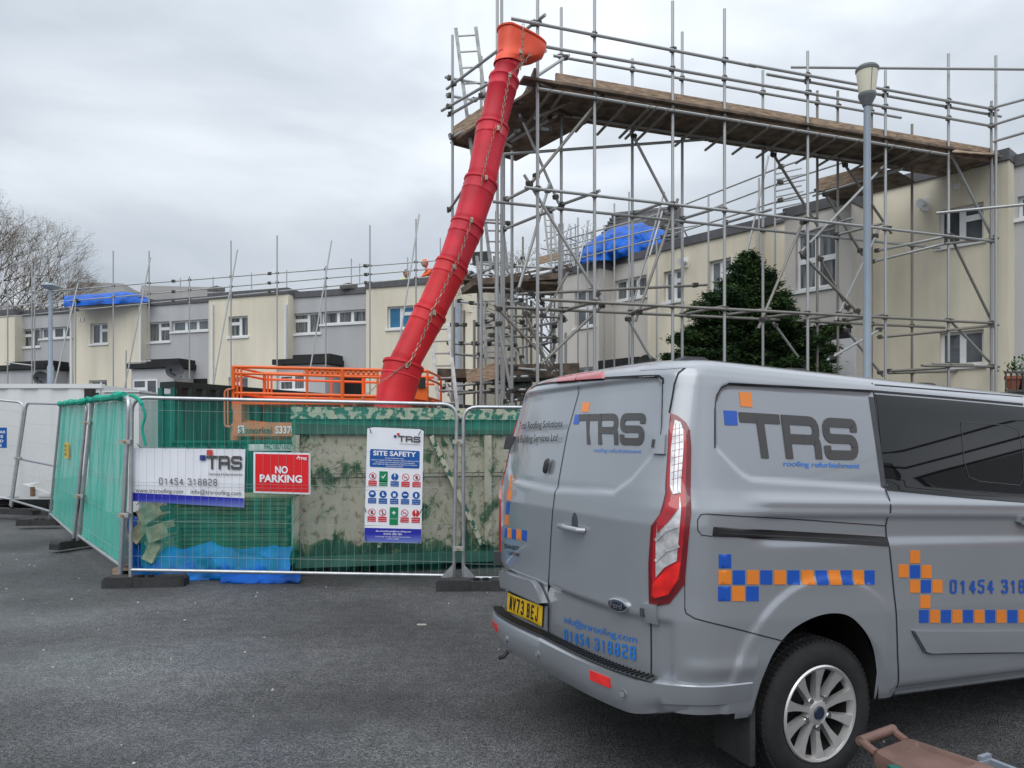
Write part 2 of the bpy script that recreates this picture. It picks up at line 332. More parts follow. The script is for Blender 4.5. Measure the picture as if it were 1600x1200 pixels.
# ------------------------------------------------------------------ ground
def asphalt():
    m = bpy.data.materials.new('wet asphalt'); m.use_nodes = True; t = m.node_tree; b = t.nodes['Principled BSDF']
    tcn = N(t, 'ShaderNodeTexCoord'); L = t.links.new
    big = N(t, 'ShaderNodeTexNoise'); big.inputs['Scale'].default_value = 0.5; big.inputs['Detail'].default_value = 4; L(tcn.outputs['Object'], big.inputs[0])
    sm = N(t, 'ShaderNodeTexNoise'); sm.inputs['Scale'].default_value = 150; sm.inputs['Detail'].default_value = 3; L(tcn.outputs['Object'], sm.inputs[0])
    s2 = N(t, 'ShaderNodeTexNoise'); s2.inputs['Scale'].default_value = 48; s2.inputs['Detail'].default_value = 4; s2.inputs['Roughness'].default_value = .75; L(tcn.outputs['Object'], s2.inputs[0])
    vo = N(t, 'ShaderNodeTexVoronoi'); vo.inputs['Scale'].default_value = 120; L(tcn.outputs['Object'], vo.inputs[0])
    r1 = N(t, 'ShaderNodeValToRGB'); r1.color_ramp.elements[0].position = .44; r1.color_ramp.elements[0].color = (.020,.020,.022,1); r1.color_ramp.elements[1].position = .575; r1.color_ramp.elements[1].color = (.245,.248,.25,1)
    av = N(t, 'ShaderNodeMix', data_type='FLOAT'); av.inputs[0].default_value = .5; L(sm.outputs[0], av.inputs[2]); L(s2.outputs[0], av.inputs[3]); L(av.outputs[0], r1.inputs[0])
    r2 = N(t, 'ShaderNodeValToRGB'); r2.color_ramp.elements[0].position = .35; r2.color_ramp.elements[0].color = (.42,.42,.43,1); r2.color_ramp.elements[1].position = .68; r2.color_ramp.elements[1].color = (1.25,1.25,1.25,1); L(big.outputs[0], r2.inputs[0])
    mx = N(t, 'ShaderNodeMix', data_type='RGBA', blend_type='MULTIPLY'); mx.inputs[0].default_value = 1
    L(r1.outputs[0], mx.inputs[6]); L(r2.outputs[0], mx.inputs[7]); 
    md = N(t, 'ShaderNodeTexNoise'); md.inputs['Scale'].default_value = 9; md.inputs['Detail'].default_value = 8; md.inputs['Roughness'].default_value = .7; L(tcn.outputs['Object'], md.inputs[0])
    r5 = N(t, 'ShaderNodeValToRGB'); r5.color_ramp.elements[0].position = .38; r5.color_ramp.elements[0].color = (.68,.68,.69,1); r5.color_ramp.elements[1].position = .62; r5.color_ramp.elements[1].color = (1.15,1.15,1.15,1); L(md.outputs[0], r5.inputs[0])
    mx5 = N(t, 'ShaderNodeMix', data_type='RGBA', blend_type='MULTIPLY'); mx5.inputs[0].default_value = 1; L(mx.outputs[2], mx5.inputs[6]); L(r5.outputs[0], mx5.inputs[7])
    L(mx5.outputs[2], b.inputs['Base Color'])
    pud = N(t, 'ShaderNodeTexNoise'); pud.inputs['Scale'].default_value = 0.85; pud.inputs['Detail'].default_value = 4; pud.inputs['Distortion'].default_value = .6
    mpn = N(t, 'ShaderNodeMapping'); mpn.inputs['Location'].default_value = (3.1, 0.6, 0); mpn.inputs['Scale'].default_value = (.6, 1.2, 1); L(tcn.outputs['Object'], mpn.inputs[0]); L(mpn.outputs[0], pud.inputs[0])
    def blob(cx, cy, sx_, sy_):       # damp patch with a ragged edge
        mm = N(t, 'ShaderNodeMapping'); mm.inputs['Location'].default_value = (-cx/sx_, -cy/sy_, 0); mm.inputs['Scale'].default_value = (1/sx_, 1/sy_, 1); L(tcn.outputs['Object'], mm.inputs[0])
        ln = N(t, 'ShaderNodeVectorMath', operation='LENGTH'); L(mm.outputs[0], ln.inputs[0])
        s_ = N(t, 'ShaderNodeMath', operation='MULTIPLY_ADD'); s_.inputs[1].default_value = 2.4; L(pud.outputs[0], s_.inputs[0]); L(ln.outputs['Value'], s_.inputs[2])
        r_ = N(t, 'ShaderNodeMapRange'); r_.inputs[1].default_value = 2.35; r_.inputs[2].default_value = 1.55; r_.inputs[3].default_value = 0; r_.inputs[4].default_value = 1; L(s_.outputs[0], r_.inputs[0]); return r_.outputs[0]
    bl = [blob(-1.1, 3.9, 1.1, .55), blob(-3.2, 5.2, 1.5, .7), blob(-.2, 3.2, .9, .4), blob(-5.5, 6.5, 2, 1)]
    acc = bl[0]
    for x_ in bl[1:]: q_ = N(t, 'ShaderNodeMath', operation='MAXIMUM'); L(acc, q_.inputs[0]); L(x_, q_.inputs[1]); acc = q_.outputs[0]
    r3 = N(t, 'ShaderNodeMapRange'); r3.inputs[1].default_value = 0; r3.inputs[2].default_value = 1; r3.inputs[3].default_value = .58; r3.inputs[4].default_value = .20; L(acc, r3.inputs[0]); L(r3.outputs[0], b.inputs['Roughness'])
    bp = N(t, 'ShaderNodeBump'); bp.inputs['Distance'].default_value = .014
    r4 = N(t, 'ShaderNodeMapRange'); r4.inputs[1].default_value = 0; r4.inputs[2].default_value = 1; r4.inputs[3].default_value = 1.0; r4.inputs[4].default_value = .38; L(acc, r4.inputs[0]); L(r4.outputs[0], bp.inputs['Strength'])
    ad = N(t, 'ShaderNodeMath', operation='ADD'); L(vo.outputs[0], ad.inputs[0]); L(s2.outputs[0], ad.inputs[1]); L(ad.outputs[0], bp.inputs['Height']); L(bp.outputs[0], b.inputs['Normal'])
    return m
g = MB(); g.add([(-400,-400,0),(400,-400,0),(400,400,0),(-400,400,0)], [(0,1,2,3)]); g.build('ground', asphalt(), kind='structure')
st = MB()
for i in range(260):
    x = random.uniform(-7, 4); y = random.uniform(2.4, 13) ; s = random.uniform(.002, .006)*(1+y*.05)
    st.obox((x, y, s*.4), (s, 0, 0), (0, s*random.uniform(.6, 1.4), 0), (0, 0, s*.6))
st.build('loose_stones', M['stone'], label='pale stone chips scattered over the dark asphalt', cat='gravel', kind='stuff')
lf = MB()
for i in range(70):
    x = random.uniform(-6, 3); y = random.uniform(2.6, 9); s = random.uniform(.008, .02); a_ = random.uniform(0, 3.1)
    d1 = Vector((math.cos(a_), math.sin(a_), .1))*s; d2 = Vector((-math.sin(a_), math.cos(a_), .2))*s*.4; c = Vector((x, y, .006)); lf.add([c-d1, c+d2, c+d1, c-d2], [(0,1,2,3)])
lf.build('fallen_leaves', mat('dead leaves', (.12,.085,.035), .9, 0, .6, 1.5), label='small brown leaf scraps lying about on the asphalt', cat='leaf litter', kind='stuff', fix=False)
lt = MB(); p = U(659, 977, 1); Yl = CH*F/(977-HZ); p = U(659, 977, Yl); lt.obox((p.x, p.y, .006), (.04,.0,0), (0,.012,0), (0,0,.004)); lt.build('litter', M['stone'], label='flat pale scrap of litter on the asphalt left of the van', cat='litter')
# a hill with roofs far behind the left terrace
h = MB(); n = 40
for i in range(n+1):
    x = -120+160*i/n; z = 6+16*math.exp(-((x+30)/38)**2)+1.2*math.sin(i*.7)
    h.v += [(x, 110, -2), (x, 112, z*.9), (x, 150, z)]
for i in range(n): h.f += [(3*i, 3*i+3, 3*i+4, 3*i+1), (3*i+1, 3*i+4, 3*i+5, 3*i+2)]; h.mi += [0, 0]
h.build('hill', mat('far hillside', (0.10, 0.11, 0.08), .95, 0, .3, .15), smooth=True, kind='structure')
# ------------------------------------------------------------------ houses
PL = Plane(*U(700, 0, 24).xy, .95, -.31)          # front of the left terrace
PR = Plane(*U(1560, 0, 13.7).xy, .655, -.756)     # front of the right terrace
LAY = {'A': [(0,0,.55,.66),(0,.66,.55,1),(.55,0,1,1)], 'B': [(0,0,.5,1),(.5,0,1,.66),(.5,.66,1,1)], 'S': [(0,0,.36,1),(.36,0,.68,1),(.68,0,1,1)], 'D': [(0,0,.5,1),(.5,0,1,1)],
       'Q': [(0,0,.5,.5),(.5,0,1,.5),(0,.5,.5,1),(.5,.5,1,1)]}
def window(root, pl, t0, t1, z0, z1, off, lay, gm, rec=0.10, sill=True, curt=None):
    o = off-rec; fr = MB(); fw = .055
    for i, (a, b, c, d) in enumerate(LAY[lay]):
        A, B, C, D = t0+(t1-t0)*a, z0+(z1-z0)*b, t0+(t1-t0)*c, z0+(z1-z0)*d
        for (x0, x1, y0, y1) in ((A,C,B,B+fw),(A,C,D-fw,D),(A,A+fw,B+fw,D-fw),(C-fw,C,B+fw,D-fw)):
            fr.hexa([pl.P(x0,y0,o),pl.P(x1,y0,o),pl.P(x1,y0,o-.05),pl.P(x0,y0,o-.05),pl.P(x0,y1,o),pl.P(x1,y1,o),pl.P(x1,y1,o-.05),pl.P(x0,y1,o-.05)])
    f = fr.build('window', M['upvc'], root)
    for (a, b, c, d) in LAY[lay]:
        A, B, C, D = t0+(t1-t0)*a+fw, z0+(z1-z0)*b+fw, t0+(t1-t0)*c-fw, z0+(z1-z0)*d-fw
        p = MB(); p.hexa([pl.P(A,B,o-.02),pl.P(C,B,o-.02),pl.P(C,B,o-.035),pl.P(A,B,o-.035),pl.P(A,D,o-.02),pl.P(C,D,o-.02),pl.P(C,D,o-.035),pl.P(A,D,o-.035)])
        p.build('pane', gm, f)
    if sill:
        s = MB(); e = .06
        s.hexa([pl.P(t0-e,z0-.07,off+.05),pl.P(t1+e,z0-.07,off+.05),pl.P(t1+e,z0-.07,o),pl.P(t0-e,z0-.07,o),pl.P(t0-e,z0-.003,off+.05),pl.P(t1+e,z0-.003,off+.05),pl.P(t1+e,z0-.003,o),pl.P(t0-e,z0-.003,o)])
        s.build('sill', M['upvc'], f)
glassA = M['glass']
def gmat(k): return {'g': glassA, 'c': M['curtain'], 'b': M['blueblind'], 'w': GC}[k]
def curtglass():
    m = bpy.data.materials.new('glass over curtain'); m.use_nodes = True; t = m.node_tree; b = t.nodes['Principled BSDF']
    tcn = N(t, 'ShaderNodeTexCoord'); mp_ = N(t, 'ShaderNodeMapping'); mp_.inputs['Scale'].default_value = (14, 14, 1.2); t.links.new(tcn.outputs['Object'], mp_.inputs[0])
    nz = N(t, 'ShaderNodeTexNoise'); nz.inputs['Scale'].default_value = 1; nz.inputs['Detail'].default_value = 2; t.links.new(mp_.outputs[0], nz.inputs[0])
    r = N(t, 'ShaderNodeValToRGB'); r.color_ramp.elements[0].position = .38; r.color_ramp.elements[0].color = (.035,.04,.042,1); r.color_ramp.elements[1].position = .62; r.color_ramp.elements[1].color = (.20,.21,.215,1)
    t.links.new(nz.outputs[0], r.inputs[0]); t.links.new(r.outputs[0], b.inputs['Base Color']); b.inputs['Roughness'].default_value = .08; b.inputs['Specular IOR Level'].default_value = .7
    return m
GC = curtglass()
def house(pl, px0, px1, ytop, ppx, off, wm, wins, label, depth=7.0, zb=0.0, name='terraced_house', group=None, fas=.21, zbwall=None, sunk=.10):
    """ytop: photo row of the parapet at photo column ppx; wins: (x0,x1,ytop,ybottom,layout,glass) in photo pixels"""
    root = empty(name, pl.P(pl.hit(px0, 0, off)[0], 0, off))
    root.location = (0, 0, 0)
    t0 = pl.hit(px0, 0, off)[0]; t1 = pl.hit(px1, 0, off)[0]; zt = pl.hit(ppx, ytop, off)[1]; zw = zt-fas
    zlo = zb if zbwall is None else zbwall
    holes = []
    for (x0, x1, y0, y1, lay, gk) in wins:
        a = pl.hit(x0, 0, off)[0]; b = pl.hit(x1, 0, off)[0]; xm = (x0+x1)/2
        za = pl.hit(xm, y1, off)[1]; zc = pl.hit(xm, y0, off)[1]
        a = max(a, t0+.02); b = min(b, t1-.02)
        holes.append((a, b, za, zc, lay, gk))
    ts = sorted(set([t0, t1]+[h[0] for h in holes]+[h[1] for h in holes])); zs = sorted(set([zlo, zw]+[h[2] for h in holes]+[h[3] for h in holes]))
    wl = MB()
    for i in range(len(ts)-1):
        for j in range(len(zs)-1):
            cm = ((ts[i]+ts[i+1])/2, (zs[j]+zs[j+1])/2)
            if any(h[0] < cm[0] < h[1] and h[2] < cm[1] < h[3] for h in holes): continue
            wl.add([pl.P(ts[i],zs[j],off),pl.P(ts[i+1],zs[j],off),pl.P(ts[i+1],zs[j+1],off),pl.P(ts[i],zs[j+1],off)], [(0,1,2,3)])
    for h in holes:
        q = [(h[0],h[2]),(h[1],h[2]),(h[1],h[3]),(h[0],h[3])]
        for k in range(4):
            a, b = q[k], q[(k+1) % 4]; wl.add([pl.P(*a,off),pl.P(*b,off),pl.P(*b,off-.16),pl.P(*a,off-.16)], [(0,1,2,3)])
        wl.add([pl.P(*c,off-.155) for c in q], [(0,1,2,3)])
    B = off-depth
    for t in (t0, t1): wl.add([pl.P(t,zlo,off),pl.P(t,zw,off),pl.P(t,zw,B),pl.P(t,zlo,B)], [(0,1,2,3)])
    wl.add([pl.P(t0,zlo,B),pl.P(t1,zlo,B),pl.P(t1,zw,B),pl.P(t0,zw,B)], [(0,1,2,3)])
    wl.add([pl.P(t0,zlo,off),pl.P(t1,zlo,off),pl.P(t1,zlo,B),pl.P(t0,zlo,B)], [(0,1,2,3)])
    wl.build('wall', wm, root, fix=False)
    e = .05
    fa = MB(); c = [(t0-.02,off+e),(t1+.02,off+e),(t1+.02,B-e),(t0-.02,B-e)]
    cm_ = ((t0+t1)/2, (off+B)/2); ci = [(a+(.3 if a < cm_[0] else -.3), o+(.3 if o < cm_[1] else -.3)) for a, o in c]
    vs = [pl.P(a, zw+.002, o) for a, o in c]+[pl.P(a, zt, o) for a, o in c]+[pl.P(a, zw+.002, o) for a, o in ci]+[pl.P(a, zt, o) for a, o in ci]
    fa.add(vs, sum([[(k,(k+1)%4,4+(k+1)%4,4+k),(4+k,4+(k+1)%4,12+(k+1)%4,12+k),(8+(k+1)%4,8+k,12+k,12+(k+1)%4),(8+k,8+(k+1)%4,(k+1)%4,k)] for k in range(4)], [])); fa.build('fascia', M['fascia'], root)
    rf = MB(); c = [(t0+.26,off-.26),(t1-.26,off-.26),(t1-.26,B+.26),(t0+.26,B+.26)] if sunk < .3 else [(t0+.01,off-.2),(t1-.01,off-.2),(t1-.01,B+.01),(t0+.01,B+.01)]
    rf.hexa([pl.P(a, zt-sunk-.1, o) for a, o in c]+[pl.P(a, zt-sunk+.09, o) for a, o in c]); rf.build('roof', M['roofing'], root)
    for (a, b, za, zc, lay, gk) in holes: window(root, pl, a, b, za, zc, off, lay, gmat(gk))
    setp(root, label=label, cat='house', group=group)
    return root, zt, t0, t1
def cyl_between(root, name, a, b, r, m, n=8):
    mb = MB(); mb.tube(a, b, r, n); return mb.build(name, m, root, smooth=True)
def porch(root, pl, x0, x1, ytop, ybot, off, win=None):
    t0 = pl.hit(x0, 0, off)[0]; t1 = pl.hit(x1, 0, off)[0]; zt = pl.hit((x0+x1)/2, ytop, off)[1]
    b = MB(); q = [(t0+.12,off-.12),(t1-.12,off-.12),(t1-.12,off-1.35),(t0+.12,off-1.35)]
    b.hexa([pl.P(a,0,o) for a,o in q]+[pl.P(a,zt-.22,o) for a,o in q]); pw = b.build('porch', M['grey'], root)
    b = MB(); q = [(t0,off),(t1,off),(t1,off-1.3),(t0,off-1.3)]
    b.hexa([pl.P(a,zt-.2,o) for a,o in q]+[pl.P(a,zt-.02,o) for a,o in q])
    q = [(t0+.6,off-.3),(t1-.05,off-.3),(t1-.05,off-1.2),(t0+.6,off-1.2)]; b.hexa([pl.P(a,zt-.02,o) for a,o in q]+[pl.P(a,zt+.14,o) for a,o in q])
    b.build('porch_roof', M['black'], root)
    if win:
        wx0, wx1, wy0, wy1, lay, gk = win; off2 = off-.12
        a = pl.hit(wx0,0,off2)[0]; c = pl.hit(wx1,0,off2)[0]; xm = (wx0+wx1)/2
        window(root, pl, a, c, pl.hit(xm,wy1,off2)[1], pl.hit(xm,wy0,off2)[1], off2+.06, lay, gmat(gk), rec=.02)
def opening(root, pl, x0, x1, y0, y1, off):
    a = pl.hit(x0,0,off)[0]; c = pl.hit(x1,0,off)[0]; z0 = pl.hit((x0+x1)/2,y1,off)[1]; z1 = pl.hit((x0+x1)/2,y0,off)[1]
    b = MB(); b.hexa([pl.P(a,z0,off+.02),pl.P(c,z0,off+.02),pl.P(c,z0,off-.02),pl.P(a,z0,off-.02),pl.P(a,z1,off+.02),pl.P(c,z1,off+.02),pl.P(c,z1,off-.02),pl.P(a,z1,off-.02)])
    b.build('shaded_opening', M['openshade'], root)  # flat slab on the wall, coloured as the shade inside a doorway
def box_on(root, pl, x0, x1, y0, y1, off, d, name, m):
    a = pl.hit(x0,0,off)[0]; c = pl.hit(x1,0,off)[0]; z0 = pl.hit((x0+x1)/2,y1,off)[1]; z1 = pl.hit((x0+x1)/2,y0,off)[1]
    b = MB(); b.hexa([pl.P(a,z0,off+d),pl.P(c,z0,off+d),pl.P(c,z0,off),pl.P(a,z0,off),pl.P(a,z1,off+d),pl.P(c,z1,off+d),pl.P(c,z1,off),pl.P(a,z1,off)])
    return b.build(name, m, root)
cr_, gy = M['cream'], M['grey']
house(PL, -75, 23, 484, 10, .35, cr_, [(-40,-12,518,548,'B','w')], 'cream rendered house at the far left end of the terrace')
r, *_ = house(PL, 23, 115, 484, 60, 0, gy, [(30,62,514,542,'A','w'),(63,113,511,528,'S','g')], 'grey rendered house with tilted open window strip, behind the small lamp post'); porch(r, PL, -14, 69, 569, 700, 1.1)
r, *_ = house(PL, 115, 220, 468, 160, .35, cr_, [(141,168,505,537,'B','g'),(139,167,594,622,'A','g')], 'cream rendered house standing under the blue roof tarpaulin at left'); box_on(r, PL, 123, 126, 497, 503, .35, .03, 'air_vent', M['upvc']); box_on(r, PL, 128, 132, 496, 502, .35, .03, 'air_vent', M['upvc'])
r, *_ = house(PL, 220, 326, 467, 270, 0, gy, [(229,265,503,534,'B','w'),(268,325,500,517,'S','g')], 'grey rendered house with a flat black-roofed porch and large satellite dish'); porch(r, PL, 197, 272, 566, 700, 1.1, (209,247,593,636,'A','g')); opening(r, PL, 290, 324, 592, 640, 0)
house(PL, 326, 450, 454, 390, .35, cr_, [(357,387,494,526,'A','w'),(357,387,589,618,'A','g')], 'cream rendered house behind the orange lift platform, one window upstairs')
r, *_ = house(PL, 450, 572, 453, 510, 0, gy, [(456,500,489,521,'A','w'),(502,571,485,505,'S','w')], 'grey rendered house with stepped black porch roof, left of the chute'); porch(r, PL, 425, 510, 559, 700, 1.1, (438,478,586,610,'A','w')); opening(r, PL, 515, 570, 588, 640, 0)
r, *_ = house(PL, 572, 745, 436, 640, .35, cr_, [(605,646,478,513,'B','b')], 'cream end house with bright blue window blinds beside the red chute', sunk=1.0)
for a in (716,): 
    cyl_between(r, 'drainpipe', PL.U(a, 470, .45), PL.U(a, 640, .45), .10, M['ltgrey'])
for x_, lab in ((111, 0), (331, 0), (446, 0), (219, 0)):
    cyl_between(r, 'drainpipe', PL.U(x_, 475, .42), PL.U(x_, 640, .42), .045, M['upvc'])
# right terrace
cs = M['cream_side']; gl = M['grey_lt']
house(PR, 868, 936, 412, 915, .55, gl, [(898,930,452,510,'Q','g'),(897,927,574,600,'B','g')], 'pale house at the far end of the right terrace under the crumpled blue sheet')
r, *_ = house(PR, 936, 1012, 398, 980, 0, gl, [(960,1010,434,466,'S','w')], 'pale grey recessed house below the lumpy blue tarpaulin'); box_on(r, PR, 958, 1020, 563, 580, .5, .6, 'porch_roof', M['black'])
r, *_ = house(PR, 1012, 1180, 364, 1100, .5, cs, [(1037,1066,422,470,'B','g'),(1108,1142,405,462,'B','g'),(1034,1060,560,590,'B','g')], 'cream house with two tall upper windows partly hidden by the dark conifer')
house(PR, 1180, 1226, 338, 1205, .1, cs, [], 'narrow cream link house with a slate coloured parapet left of the grey bay')
r, *_ = house(PR, 1226, 1330, 313, 1280, .9, gl, [(1243,1306,358,450,'Q','w')], 'grey house with a projecting upper bay window behind the scaffold', depth=8, zbwall=None); box_on(r, PR, 1250, 1330, 508, 700, .92, .02, 'shaded_opening', M['openshade']); box_on(r, PR, 1290, 1338, 530, 600, .95, .04, 'glazed_door', M['upvc'])  # black slab paints the shade of the recess under the bay
r, zt, *_ = house(PR, 1330, 1576, 236, 1560, .0, cs, [(1467,1537,322,380,'B','g'),(1468,1537,517,571,'D','g')], 'large cream house at right with the scaffold deck meeting its roof')
box_on(r, PR, 1491, 1500, 287, 296, 0, .03, 'air_vent', M['upvc']); box_on(r, PR, 1549, 1555, 290, 300, 0, .03, 'air_vent', M['upvc'])
house(PR, 1576, 1750, 240, 1600, -.35, M['grey'], [(1590,1660,300,335,'B','g')], 'grey house cut off by the right edge of the picture')
def dish(pl, px, py, off, rpx, label):
    p = pl.U(px, py, off); Y = p.y; r = rpx/F*Y
    root = empty('satellite_dish', p, 0, label=label, cat='satellite dish', group='satellite dishes on the houses')
    prof = [(r*math.sin(a), -r*.35*(1-math.cos(a))/(1-math.cos(1.2))*1.0) for a in [0.001,.3,.6,.9,1.2]]
    prof = [(q[0]/math.sin(1.2), q[1]) for q in prof]
    b = MB(); b.lathe([(a, c) for a, c in prof], n=24, axis='y'); o = b.build('reflector', M['dish'], root, smooth=True); o.rotation_euler = (math.radians(15), 0, math.radians(20))
    b = MB(); b.path([(0,0,-r*.6),(0,-r*.9,-r*.5),(0,-r*1.1,-r*.1)], .02, 6); b.tube((0,-r*1.1,-r*.12),(0,-r*.95,-r*.05),.05,8); b.build('receiver_arm', M['black'], root)
    b = MB(); b.tube((0,0,0),(0.0,.5,-.2),.03,6); b.build('bracket', M['coupler'], root)
dish(PL, 273, 578, 1.15, 13, 'round grey dish on the porch corner beside the dark green container')
dish(PL, 65, 590, 1.15, 11, 'grey dish above the white cabin at the left')
dish(PR, 1006, 570, 1.2, 17, 'dark dish behind the van roof near the recessed house')
def seclamp(pl, px, py, off, label):
    p = pl.U(px, py, off); root = empty('security_light', p, 0, label=label, cat='wall light')
    b = MB(); b.lathe([(.001,-.02),(.13,-.02),(.13,.03),(.001,.03)], n=16, axis='y'); b.build('wall_plate', M['upvc'], root, smooth=True)
    b = MB(); b.path([(0,-.02,0),(-.1,-.12,.0),(-.2,-.16,-.02)], [.05,.05,.09], 10); b.build('lamp_head', M['upvc'], root, smooth=True)
seclamp(PR, 1446, 320, .03, 'white round wall light left of the upper window on the large cream house')
seclamp(PR, 1072, 410, .53, 'small white wall light between the two tall upper windows')
# grey tiled gable roof beyond
def gable(px, label):
    Y = 34; root = empty('distant_house', (0,0,0), 0, label=label, cat='house')
    a = [U(925,392,Y), U(960,332,Y), U(1052,322,Y-3), U(1062,385,Y-3)]
    b = MB(); b.hexa([a[0], a[3], a[3]+Vector((2,8,0)), a[0]+Vector((2,8,0)), a[1], a[2], a[2]+Vector((.5,.3,0)), a[1]+Vector((.5,.3,0))]); b.build('roof', M['tiles'], root)
    b = MB(); 
    for k in range(1, 11):
        f = k/11; p = a[0].lerp(a[1], f); q = a[3].lerp(a[2], f); b.bar(p+Vector((0,-.03,0)), q+Vector((0,-.03,0)), .14, .10)
    b.build('tile_course', M['tiles'], root, kind='stuff')
    b = MB(); c0 = Vector((a[0].x+.5, a[0].y+1, 0)); c1 = Vector((a[3].x-.5, a[3].y+1, 0)); b.hexa([c0, c1, c1+Vector((2,6,0)), c0+Vector((2,6,0)), c0+Vector((0,0,a[0].z)), c1+Vector((0,0,a[3].z)), c1+Vector((2,6,a[3].z)), c0+Vector((2,6,a[0].z))]); b.build('wall', M['grey_lt'], root)
gable(990, 'distant house with a dark tiled gable roof behind the blue sheet')
def farroof(x0, x1, y0, y1, Y, label):
    root = empty('distant_house', (0,0,0), 0, label=label, cat='house')
    a, b_, c, d = U(x0,y1,Y), U(x1,y1,Y), U(x1-8,y0+3,Y+6), U(x0+6,y0,Y+6)
    b = MB(); b.hexa([a,b_,b_+Vector((0,12,0)),a+Vector((0,12,0)),d,c,c+Vector((0,.3,0)),d+Vector((0,.3,0))]); b.build('roof', M['hill'], root)
    b = MB(); b.box(a.x+.5,b_.x-.5,Y+.5,Y+11,0,a.z); b.build('wall', M['grey_lt'], root)
farroof(100, 200, 440, 470, 46, 'far grey roof just above the left blue tarpaulin')
farroof(215, 345, 446, 474, 48, 'far grey roof right of the left blue tarpaulin')
# terrace out of the picture at the right, mirrored in the van's windows
for i, (y0, y1, zz) in enumerate([(-26, -14, 5.6), (-14, -3, 6.1), (-3, 8, 5.5), (8, 19, 5.9)]):
    root = empty('side_house', (0,0,0), 0, label=['brick house outside the right edge, farthest back of the mirrored row', 'brick house outside the right edge with the tallest ridge', 'brick house outside the right edge with the lowest ridge', 'brick house outside the right edge nearest the scaffold'][i], cat='house', group='houses mirrored in the van')
    b = MB(); b.box(24, 32, y0+.01, y1-.01, 0, zz-1.6); b.build('wall', M['brickm'], root)
    b = MB(); b.add([(23.6,y0,zz-1.6),(23.6,y1,zz-1.6),(28,y1,zz),(28,y0,zz),(32.4,y0,zz-1.6),(32.4,y1,zz-1.6)], [(0,1,2,3),(3,2,5,4),(0,3,4),(1,5,2)]); b.build('roof', M['tiles'], root)
for k, (z0, dx) in enumerate([(5.0, 0), (5.35, .3), (5.75, 0)]):
    b = MB(); pts = [(19+dx, y, z0-0.9*(1-((y+1)/20)**2)) for y in np.linspace(-22, 18, 20)]; b.path(pts, .03, 5); b.build('telephone_wire', M['black'], None, label=['lowest', 'middle', 'highest'][k]+' telephone wire strung outside the right edge, mirrored in the van window', cat='wire', group='wires mirrored in the van')
# ------------------------------------------------------------------ main scaffold
YS = 11.0
PA = Plane(*U(929, 0, YS).xy, .95, .31)                       # front row of standards
ob = (U(929,0,YS).x-.31*.85, U(929,0,YS).y+.95*.85); PB = Plane(*ob, .95, .31)   # back row
R = .0245
sc = empty('scaffold', (0, 0, 0), label='tall tube scaffold bridge with timber deck reaching the large cream house', cat='scaffold')
AX = [840, 929, 1051, 1132, 1262, 1383.5, 1482, 1549]
ATOP = [-60, -60, 2, 14, 80, 110, 84, 158]
BX = [877, 988, 1066, 1192, 1277, 1309, 1362, 1425]
BTOP = [12, 92, 50, 110, 142, 142, 165, 194]
GA = [PA.hit(x, 0)[0] for x in AX]; GBt = [PB.hit(x, 0)[0] for x in BX]
def zfloor(p): return 0.0
tm = M['tube']
for x, y in zip(AX, ATOP):
    p = PA.U(x, y); tubeobj('standard', sc, (p.x, p.y, 0), p, R, tm)
for x, y in zip(BX, BTOP):
    p = PB.U(x, y); tubeobj('standard', sc, (p.x, p.y, 0), p, R, tm if x < 1200 else M['tube_old'])
p = U(1556, 87, 13.3); tubeobj('standard', sc, (p.x, p.y, 0), p, R, tm)
def led(pl, xs, x0, y0, x1, y1, name='ledger', off=.05, m=tm, cp=True):
    a = pl.U(x0, y0, off); b = pl.U(x1, y1, off); tubeobj(name, sc, a, b, R, m)
    if cp:
        for x in xs:
            if min(x0, x1) <= x <= max(x0, x1):
                y = y0+(y1-y0)*(x-x0)/(x1-x0); coupler(sc, pl.U(x, y, off*.5))
led(PA, AX, 799, 29, 1181, 104, 'guard_rail'); led(PA, AX, 1170, 101, 1560, 172, 'guard_rail', .06)
led(PA, AX, 797, 63, 1230, 140, 'guard_rail'); led(PA, AX, 1215, 137, 1549, 197, 'guard_rail', .07)
led(PB, BX, 865, 87, 1408, 184, 'guard_rail')
led(PA, AX, 1198, 116, 1564, 182, 'guard_rail', -.05)
led(PA, AX, 842, 139, 1481, 242)
led(PB, BX, 880, 180, 1410, 262)
led(PA, AX, 820, 293, 1553, 377); led(PB, BX, 770, 315, 1468, 388)
led(PA, AX, 847, 468, 1553, 505, m=M['tube_old']); led(PB, BX, 790, 480, 1476, 512, m=M['tube_old'])
led(PB, [1425], 1388, 583, 1561, 578, m=M['tube_old']); led(PA, [1482, 1549], 1440, 571, 1561, 573, m=M['tube_old']); led(PA, [1482], 1457, 569, 1520, 570, m=M['tube_old'])
led(PB, [], 787, 241, 1100, 218, 'brace', .05)
a = U(1236, 105, 13); b = U(1680, 109, 13.0); tubeobj('guard_rail', sc, a, b, R, tm)
for (y0, y1) in ((168, 156), (195, 181), (221, 208)):
    tubeobj('guard_rail', sc, U(1553, y0, 13.3), U(1640, y0-(y0-y1)*1.95, 11.6), R, tm)
PA2 = PA
for (x0, y0, x1, y1) in [(791,312,825,295),(877,320,937,298),(990,334,1036,317),(1066,342,1128,323),(1134,348,1206,327),(1255,364,1333,341),(1308,367,1380,349),(1364,409,1476,381),(1370,392,1476,370),
                         (985,488,1030,478),(1070,491,1130,479),(1136,492,1204,482),(1197,496,1245,490),(1250,500,1333,488),(1321,501,1380,492),(1375,527,1480,517),(885,484,935,470),
                         (1388,580,1478,575)]:
    tubeobj('transom', sc, PB.U(x0, y0, .0), PA.U(x1, y1, .0), R, tm if y0 < 450 else M['tube_old']); coupler(sc, PB.U(x0, y0)); 
